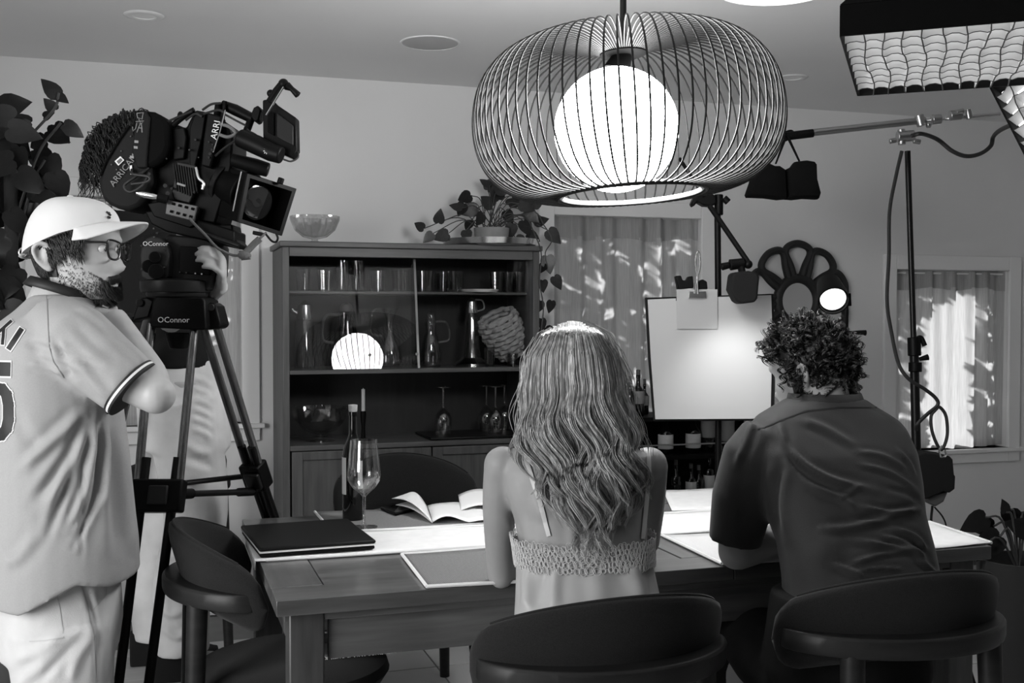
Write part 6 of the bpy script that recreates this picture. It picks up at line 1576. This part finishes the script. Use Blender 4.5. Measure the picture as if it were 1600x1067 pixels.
def leg(top, mid, foot, sep, m_up, nm):
    top, mid, foot = vec(top), vec(mid), vec(foot); l = []
    for sg in (-1, 1):
        o = obj('leg_tube', MB().tube([top + sep * sg, mid + sep * sg * .92], .0115, 14), m_up, tp)
        obj('lower_tube', MB().tube([mid + sep * sg * .72 - unit(foot - mid) * .10, foot + sep * sg * .60], .0125, 14), M['blackmetal'], tp)
    cl_ = mid
    ax = unit(foot - mid); s_ = unit(sep); t_ = np.cross(ax, s_)
    lk = MB().box(cl_, (.0, 0, 0)); lk = MB()
    R3 = np.stack([s_, t_, ax], 1)
    lk.box(cl_, (np.linalg.norm(sep) * 2 + .022, .05, .085), rot=R3)
    o = obj('leg_lock', lk, M['black'], tp, bev=.006)
    obj('lock_lever', MB().box(cl_ - t_ * .03 * np.sign(np.dot(t_, vec(FV)) or 1) + s_ * .01, (.05, .014, .05), rot=R3), M['graphite'], o, bev=.004)
    obj('foot', MB().ell(foot + vec((0, 0, .02)), (.035, .035, .022), nu=14, nv=8).box(foot + vec((0, 0, .03)), (np.linalg.norm(sep) * 1.3, .03, .03), rot=R3), M['black'], tp)
carb = mat('brushed_tube', .28, .25, metal=1, var=.4, vscale=30, stretch=(4, 4, .2))
sepF = vec(RV) * S(33, dT)
footA = PT(171, 1370, 2.66); footA[2] = .0
midA = PT(246, 775, 2.86)
leg(PT(271, 506, 2.96), midA, footA, sepF, carb, 'a')
sepR = vec(RV) * S(12.5, dT) - vec(FV) * .01
footB = vec(PZ(530, 1125, .0)); midB = PT(400, 742, 3.20)
leg(PT(327, 508, 3.02), midB, footB, sepR, M['carbon'], 'b')
footC = PT(60, 1160, 3.45); footC[2] = 0; midC = PT(150, 770, 3.25)
leg(PT(218, 492, 3.05), midC, footC, vec(FV) * .045 + vec(RV) * .01, M['carbon'], 'c')
obj('spreader_arm', MB().cyl(PT(283, 772, 2.90), PT(398, 768, 3.18), S(5, dT), n=12), M['blackmetal'], tp)
obj('spreader_sleeve', MB().cyl(PT(283, 772, 2.895), PT(300, 771, 2.94), S(8, dT), n=12).cyl(PT(372, 769, 3.12), PT(396, 768, 3.18), S(7, dT), n=12), M['black'], tp, bev=.002)
obj('spreader_arm', MB().cyl(midA, midC, .008, n=10), M['blackmetal'], tp); obj('spreader_arm', MB().cyl(midB, midC, .008, n=10), M['blackmetal'], tp)
# fluid head
fh = thing('fluid_head', 'dark fluid head with round side plate between tripod and film camera', 'tripod head', PT(277, 460))
obj('pan_base', MB().lathe([(0, 0), (S(52, dT), 0), (S(54, dT), .012), (S(54, dT), .03), (S(40, dT), .036), (0, .036)], PT(275, 457), 36), M['graphite'], fh, bev=.001)
obj('head_body', MB().pxpoly([(240, 452), (242, 425), (252, 380), (262, 366), (330, 372), (338, 385), (336, 428), (326, 454)], 2.97, .14), mat('head_grey', .024, .5, spec=.15), fh, bev=.006)
obj('control_panel', MB().pxpoly([(281, 384), (333, 388), (327, 430), (280, 427)], 2.955, .02), M['black'], fh, bev=.002)
sp_ = obj('side_plate', MB().pxpoly([(221, 432), (219, 400), (221, 384), (228, 373), (240, 368), (252, 372), (260, 382), (264, 398), (263, 432), (256, 438), (230, 438)], 2.935, .04), mat('plate_grey', .028, .5, spec=.15), fh, bev=.004)
for x, y in ((221, 384), (221, 421), (257, 390), (257, 417), (240, 357), (245, 364), (241, 370), (242, 446)): obj('screw', MB().cyl(PT(x, y, 2.928), PT(x, y, 2.94), S(1.6, dT), n=8), M['silver'], sp_)
for x, y, r in ((242, 402, 9), (232, 416, 10), (244, 424, 12)): obj('dial', MB().cyl(PT(x, y, 2.915), PT(x, y, 2.94), S(r, dT), n=20), M['black'], sp_, bev=.002)
for x in (281, 291, 305, 315): obj('screw', MB().cyl(PT(x, 425 + (x - 281) * .09, 2.948), PT(x, 425, 2.96), S(1.3, dT), n=8), M['silver'], fh)
obj('pan_grip', MB().tube([PT(318, 440, 3.08), PT(338, 405, 3.10), PT(342, 392, 3.11)], .014, 12), M['black'], fh)
def text(body_, size, o, xd, yd, m, par, nm):
    cu_ = bpy.data.curves.new(nm, 'FONT'); cu_.body = body_; cu_.size = size; cu_.align_x = 'CENTER'; cu_.align_y = 'CENTER'; cu_.extrude = .0004; cu_.resolution_u = 2
    ob = bpy.data.objects.new(nm + '_t', cu_); C.objects.link(ob)
    me = bpy.data.meshes.new_from_object(ob.evaluated_get(bpy.context.evaluated_depsgraph_get())); bpy.data.objects.remove(ob)
    xd, yd = unit(xd), unit(yd); zd = np.cross(xd, yd); co, _ = co_no(me)
    co = vec(o) + co @ np.stack([xd, yd, zd]); set_co(me, co - ORG[par.name])
    return obj(nm, me, m, par)
letm = mat('white_lettering', .70, .5); letg = mat('grey_lettering', .16, .5)
text('OConnor', .021, PT(271, 500, 2.924), RV, UV, letm, tp, 'lettering'); text('OConnor', .017, PT(243, 381, 2.930), RV, UV, letm, fh, 'lettering')

# ------------------------------------------------------------------ film camera
fc_ = thing('film_camera', 'black film camera with curved magazine, monitor and matte box on the tripod', 'camera', PT(285, 372))
mag = mat('magazine_grey', .014, .6, spec=.08, var=.1, vscale=6); magb = mat('magazine_black', .003, .8, spec=.08)
mg = obj('film_magazine', MB().pxpoly([(203, 194), (196, 203), (187, 216), (176, 233), (166, 250), (158, 266), (154, 282), (155, 297), (161, 311), (171, 320), (184, 326), (200, 328), (216, 322), (230, 306), (238, 285), (236, 262), (232, 240), (230, 200)], 2.93, .13), mag, fc_, bev=.010)
obj('magazine_cover', MB().pxpoly([(203, 196), (210, 180), (222, 172), (240, 174), (256, 182), (262, 196), (264, 228), (258, 244), (246, 256), (232, 262), (218, 262), (212, 240)], 2.92, .15), magb, mg, bev=.012)
obj('magazine_panel', MB().pxpoly([(213, 176), (226, 172), (234, 184), (228, 262), (214, 262), (206, 235)], 2.912, .02), mat('panel_grey', .010, .6, spec=.1), mg, bev=.003)
obj('magazine_ridge', MB().tube([PT(203, 196, 2.928), PT(187, 218, 2.928), PT(166, 252, 2.928), PT(157, 275, 2.928)], .003, 6), M['black'], mg)
text('ARRICAM', .024, PT(193, 266, 2.924), vec(RV) * .62 + vec(UV) * .78, vec(UV) * .62 - vec(RV) * .78, letg, mg, 'lettering')
obj('sticker', MB().pxpoly([(179, 252), (188, 244), (194, 250), (185, 259)], 2.9255, .002), M['white'], mg)
obj('sticker_print', MB().pxpoly([(182, 252), (188, 247), (191, 250), (185, 256)], 2.9235, .001), M['darkgrey'], mg)
tape = MB(); 
for q in ([(214, 177), (224, 176), (222, 186), (215, 184), (214, 177)], [(217, 186), (220, 194), (212, 190), (225, 189), (220, 194)], [(207, 198), (208, 205), (212, 201), (214, 192)], [(214, 207), (220, 192)], [(216, 200), (221, 200)], [(222, 207), (221, 192)]):
    tape.tube([PT(x, y, 2.9105) for x, y in q], .0016, 5)
obj('chalk_marks', tape, letg, mg)
for x, y in ((210, 222), (209, 231), (203, 246)): obj('magazine_label', MB().pxpoly([(x, y - 3), (x + 6, y - 2.4), (x + 6, y + 1.6), (x, y + 1)], 2.910, .002), M['midgrey'], mg)
obj('magazine_tape', MB().pxpoly([(202, 259), (206, 258), (207, 272), (204, 273)], 2.9245, .002), M['white'], mg)
for x, y in ((189, 236), (174, 257), (182, 265), (204, 213)): obj('rivet', MB().cyl(PT(x, y, 2.925), PT(x, y, 2.94), S(1.2, dT), n=8), M['dullmetal'], mg)
# body
obj('camera_body', MB().pxpoly([(232, 262), (262, 232), (266, 190), (290, 200), (300, 180), (330, 176), (352, 190), (364, 215), (362, 260), (352, 300), (336, 350), (300, 345), (262, 330), (228, 316)], 2.97, .16), M['black'], fc_, bev=.006)
fin = obj('motor_housing', MB().pxpoly([(268, 300), (276, 252), (306, 258), (304, 300), (296, 318), (272, 312)], 2.945, .05), M['graphite'], fc_, bev=.003)
for i in range(9):
    x = 268 + i * 3.9; obj('cooling_fin', MB().tube([PT(x + 3, 256 + i * .9, 2.943), PT(x + 9, 306 - abs(i - 5) * 1.5, 2.943)], .0022, 6), M['black'], fin)
obj('motor_label', MB().pxpoly([(277, 285), (290, 289), (289, 292), (276, 288)], 2.9405, .002), M['midgrey'], fin)
pl_ = obj('rear_plate', MB().pxpoly([(296, 200), (306, 172), (322, 175), (316, 215), (304, 262), (296, 258)], 2.945, .03), M['black'], fc_, bev=.003)
obj('side_module', MB().pxpoly([(324, 176), (346, 182), (338, 232), (328, 262), (314, 258), (318, 214)], 2.935, .05), M['black'], fc_, bev=.004)
obj('bright_rail', MB().tube([PT(352, 172, 2.93), PT(344, 205, 2.93), PT(333, 238, 2.93)], .0016, 6), M['midgrey'], fc_)
text('ARRI', .024, PT(337, 203, 2.9325), vec(RV) * .22 + vec(UV) * .97, vec(UV) * .22 - vec(RV) * .97, letm, fc_, 'lettering')
for x, y, r in ((279, 231, 1.6), (305, 218, 1.8), (296, 234, 1.5), (326, 222, 1.4), (332, 226, 1.4), (328, 240, 2.5), (331, 234, 2), (326, 246, 1.6), (310, 246, 1.2), (260, 248, 1.3), (258, 290, 3.2), (262, 302, 3.4), (268, 294, 2), (303, 300, 1.8), (316, 290, 2.2)):
    obj('screw', MB().cyl(PT(x, y, 2.925), PT(x, y, 2.95), S(r, dT), n=10), M['silver'], fc_)
obj('chrome_tube', MB().tube([PT(214, 301, 2.915), PT(222, 303, 2.915), PT(240, 307, 2.915), PT(246, 308, 2.915)], [S(4, dT), S(5.5, dT), S(5, dT), S(4, dT)], 14), M['silver'], fc_)
obj('tube_end', MB().tube([PT(246, 308, 2.915), PT(262, 312, 2.92)], S(7, dT), 14), M['black'], fc_)
obj('cable_loop', MB().tube(smooth_path([PT(232, 262, 2.93), PT(212, 276, 2.91), PT(194, 290, 2.905), PT(203, 300, 2.905), PT(222, 290, 2.905), PT(234, 270, 2.91)], 5), .004, 8), cm, fc_)
obj('cable_loop', MB().tube(smooth_path([PT(206, 265, 2.92), PT(208, 272, 2.91), PT(232, 276, 2.905), PT(230, 284, 2.905), PT(205, 288, 2.905)], 5), .004, 8), cm, fc_)
pp_ = obj('base_plate', MB().pxpoly([(230, 318), (262, 312), (312, 326), (304, 352), (296, 356), (240, 338)], 2.94, .12), M['black'], fc_, bev=.003)
gp = obj('slotted_plate', MB().pxpoly([(261, 312), (308, 322), (303, 346), (258, 334)], 2.932, .02), mat('anodised_grey', .10, .4), pp_, bev=.002)
for i in range(4):
    for j in range(2): 
        x, y = 270 + i * 10 - j * 3, 318 + i * 2.6 + j * 12
        obj('slot', MB().tube([PT(x - 1, y, 2.930), PT(x + 3, y + 1, 2.930)], .004, 6), M['black'], gp)
obj('sliding_base', MB().pxpoly([(226, 330), (252, 328), (340, 352), (366, 360), (366, 384), (330, 378), (260, 362), (236, 350)], 2.95, .13), M['black'], fc_, bev=.004)
obj('rod_bracket', MB().pxpoly([(330, 352), (362, 350), (366, 372), (374, 382), (370, 388), (322, 378)], 2.96, .10), M['black'], fc_, bev=.004)
obj('support_rod', MB().cyl(PT(320, 366, 2.94), PT(374, 384, 2.94), .0075, n=12), M['blackmetal'], fc_)
# lens, viewfinder tubes
ln = obj('lens', MB().tube([PT(330, 282, 3.05), PT(352, 290, 3.02), PT(372, 298, 3.0), PT(388, 304, 2.98)], [S(30, dT), S(34, dT), S(32, dT), S(36, dT)], 28), M['black'], fc_, bev=.003)
obj('focus_ring', MB().tube([PT(350, 289, 3.02), PT(357, 292, 3.015)], S(38, dT), 32), M['graphite'], ln, bev=.002)
obj('focus_scale', MB().tube([PT(377, 268, 2.925), PT(370, 300, 2.92), PT(364, 330, 2.925)], .0018, 6), M['midgrey'], ln)
obj('zoom_motor', MB().tube([PT(361, 249, 2.95), PT(400, 260, 2.96), PT(420, 266, 2.965)], [S(10, dT), S(12, dT), S(11, dT)], 18), M['black'], fc_, bev=.004)
obj('viewfinder_tube', MB().tube([PT(374, 215, 2.93), PT(400, 226, 2.92), PT(424, 238, 2.915), PT(440, 243, 2.91)], [S(14, dT), S(15, dT), S(14, dT), S(13, dT)], 22), M['black'], fc_, bev=.004)
gw = MB()
for i in range(8):
    a = i * math.pi / 4; gw.cyl(PT(416.5 + 2.5 * math.cos(a), 236 + 2.5 * math.sin(a), 2.893), PT(416.5 + 5 * math.cos(a), 236 + 5 * math.sin(a), 2.893), .0012, n=6)
obj('gear_mark', gw, letm, fc_)
# matte box: frame open towards the right and towards us
aM = math.radians(38); axM = vec(RV) * math.cos(aM) - vec(FV) * math.sin(aM); axM = unit(axM - vec(UV) * .26)
TL, TR, BR_, BL = PT(386, 270, 2.93), PT(464, 295, 3.04), PT(441, 369, 3.03), PT(371, 347, 2.92)
def mixp(a, b, t): return a * (1 - t) + b * t
mb_ = MB(); cen = (TL + TR + BR_ + BL) / 4
inn = [mixp(p, cen, .16) for p in (TL, TR, BR_, BL)]; outr = [TL, TR, BR_, BL]
dep_ = -axM * .085
rings = [[p for p in inn], [p for p in outr], [p + dep_ for p in outr], [mixp(p, cen, .45) + dep_ * 1.25 for p in outr], [mixp(p, cen, .45) + dep_ * .9 for p in outr]]
mb_.loft(rings, caps=False); mb_.add(rings[-1], [(0, 1, 2, 3)])
mtx = obj('matte_box', mb_, M['black'], fc_, bev=.002)
obj('front_lens', MB().lathe([(0, .0), (S(26, dT), 0), (S(28, dT), .008), (S(24, dT), .010), (0, .006)], cen - axM * .045, 28, axis=axM), mat('lens_glass', .01, .05, spec=.9), mtx)
obj('matte_box_hinge', MB().pxpoly([(395, 360), (410, 363), (409, 369), (394, 366)], 2.96, .03), M['black'], mtx, bev=.002)
obj('matte_box_knob', MB().cyl(PT(437, 287, 2.99), PT(440, 278, 2.99), S(5, dT), n=12), M['black'], mtx, bev=.002)
obj('carabiner', MB().tube(smooth_path([PT(414, 364, 2.95), PT(424, 376, 2.95), PT(431, 378, 2.95), PT(434, 372, 2.95), PT(431, 364, 2.95)], 4), .003, 8), M['blackmetal'], fc_)
rope = mat('rope', .10, .9, bump=.8, bscale=250)
obj('safety_cord', MB().tube(smooth_path([PT(296, 341, 2.92), PT(306, 352, 2.92), PT(320, 366, 2.92), PT(338, 386, 2.92), PT(350, 393, 2.92), PT(365, 399, 2.93), PT(379, 399, 2.93)], 5), .0035, 8), rope, fc_)
obj('safety_cord', MB().tube([PT(381, 398, 2.93), PT(398, 380, 2.94), PT(406, 373, 2.94)], .009, 8).tube([PT(406, 373, 2.94), PT(416, 363, 2.95)], .003, 6), rope, fc_)
obj('cord_knot', MB().ell(PT(382, 399, 2.93), (.018, .012, .012), nu=12, nv=8).tube([PT(376, 392, 2.93), PT(379, 404, 2.93), PT(391, 402, 2.93)], .006, 6), rope, fc_)
# top handle, monitor, microphone arm
hd = obj('top_handle', MB().tube([PT(346, 163, 2.98), PT(368, 172, 2.98), PT(396, 186, 2.98)], [S(7, dT), S(9, dT), S(8, dT)], 14), M['black'], fc_, bev=.003)
obj('handle_post', MB().tube([PT(342, 162, 2.97), PT(338, 190, 2.97)], S(6, dT), 10).tube([PT(352, 158, 2.96), PT(347, 192, 2.96)], S(3, dT), 8), M['black'], hd)
obj('handle_post', MB().tube([PT(394, 182, 2.98), PT(382, 214, 2.97)], S(6, dT), 10), M['black'], hd)
obj('swivel', MB().pxpoly([(391, 180), (396, 168), (403, 164), (408, 172), (404, 188), (398, 191)], 2.95, .05), M['black'], hd, bev=.004)
mo = obj('monitor', MB().pxpoly([(410, 156), (424, 154), (432, 163), (463, 184), (464, 235), (456, 247), (440, 240), (411, 220)], 2.93, .045), M['black'], fc_, bev=.004)
obj('monitor_back', MB().pxpoly([(432, 176), (458, 196), (458, 228), (432, 214)], 2.922, .012), M['graphite'], mo, bev=.003)
obj('monitor_vent', MB().pxpoly([(418, 172), (428, 176), (428, 212), (418, 206)], 2.923, .01), M['duvetyne'], mo, bev=.002)
ar = obj('accessory_arm', MB().tube([PT(421, 160, 2.92), PT(432, 142, 2.92), PT(442, 130, 2.92)], S(6, dT), 12).ell(PT(443, 131, 2.92), (S(8, dT),) * 3, nu=12, nv=8), M['black'], fc_, bev=.002)
obj('arm_tube', MB().tube([PT(416, 180, 2.905), PT(443, 136, 2.905)], .0025, 8), M['silver'], ar)
obj('arm_knob', MB().ell(PT(423, 146, 2.93), (S(6, dT),) * 3, nu=12, nv=8), M['black'], ar)
obj('microphone', MB().tube([PT(448, 134, 2.92), PT(456, 139, 2.92), PT(466, 149, 2.92)], [S(7, dT), S(4, dT), S(5.5, dT)], 12), M['black'], ar, bev=.002)
obj('monitor_cable', MB().tube(smooth_path([PT(463, 232, 2.95), PT(466, 245, 2.94), PT(455, 252, 2.93), PT(443, 249, 2.92)], 5), .0025, 6), cm, fc_)
for q in ([(316, 172), (330, 163), (345, 161)], [(318, 178), (340, 172), (352, 176)], [(290, 188), (305, 178), (316, 182)], [(350, 178), (372, 190), (384, 196)], [(384, 205), (395, 208), (410, 218)], [(386, 202), (398, 212), (408, 217)], [(336, 244), (350, 232), (370, 218)], [(262, 190), (280, 182), (300, 174)]):
    obj('cable', MB().tube(smooth_path([PT(x, y, 2.94) for x, y in q], 5), .0032, 6), cm, fc_)
obj('white_cable', MB().tube(smooth_path([PT(344, 194, 2.935), PT(358, 198, 2.93), PT(368, 208, 2.93), PT(356, 214, 2.93), PT(342, 210, 2.93)], 5), .0045, 8), mat('pale_cable', .12, .6), fc_)
obj('white_cable', MB().tube(smooth_path([PT(306, 262, 2.93), PT(310, 278, 2.925), PT(318, 286, 2.925), PT(316, 296, 2.925)], 5), .004, 8), M['dullmetal'], fc_)
obj('rear_grip', MB().tube(smooth_path([PT(270, 196, 2.95), PT(284, 184, 2.95), PT(300, 174, 2.95), PT(304, 172, 2.95)], 4), .008, 10).ell(PT(282, 182, 2.95), (S(5, dT), S(5, dT), S(8, dT)), nu=10, nv=8), M['black'], fc_)
obj('side_box', MB().pxpoly([(268, 200), (288, 198), (292, 214), (288, 248), (270, 250)], 2.955, .06), M['black'], fc_, bev=.004)
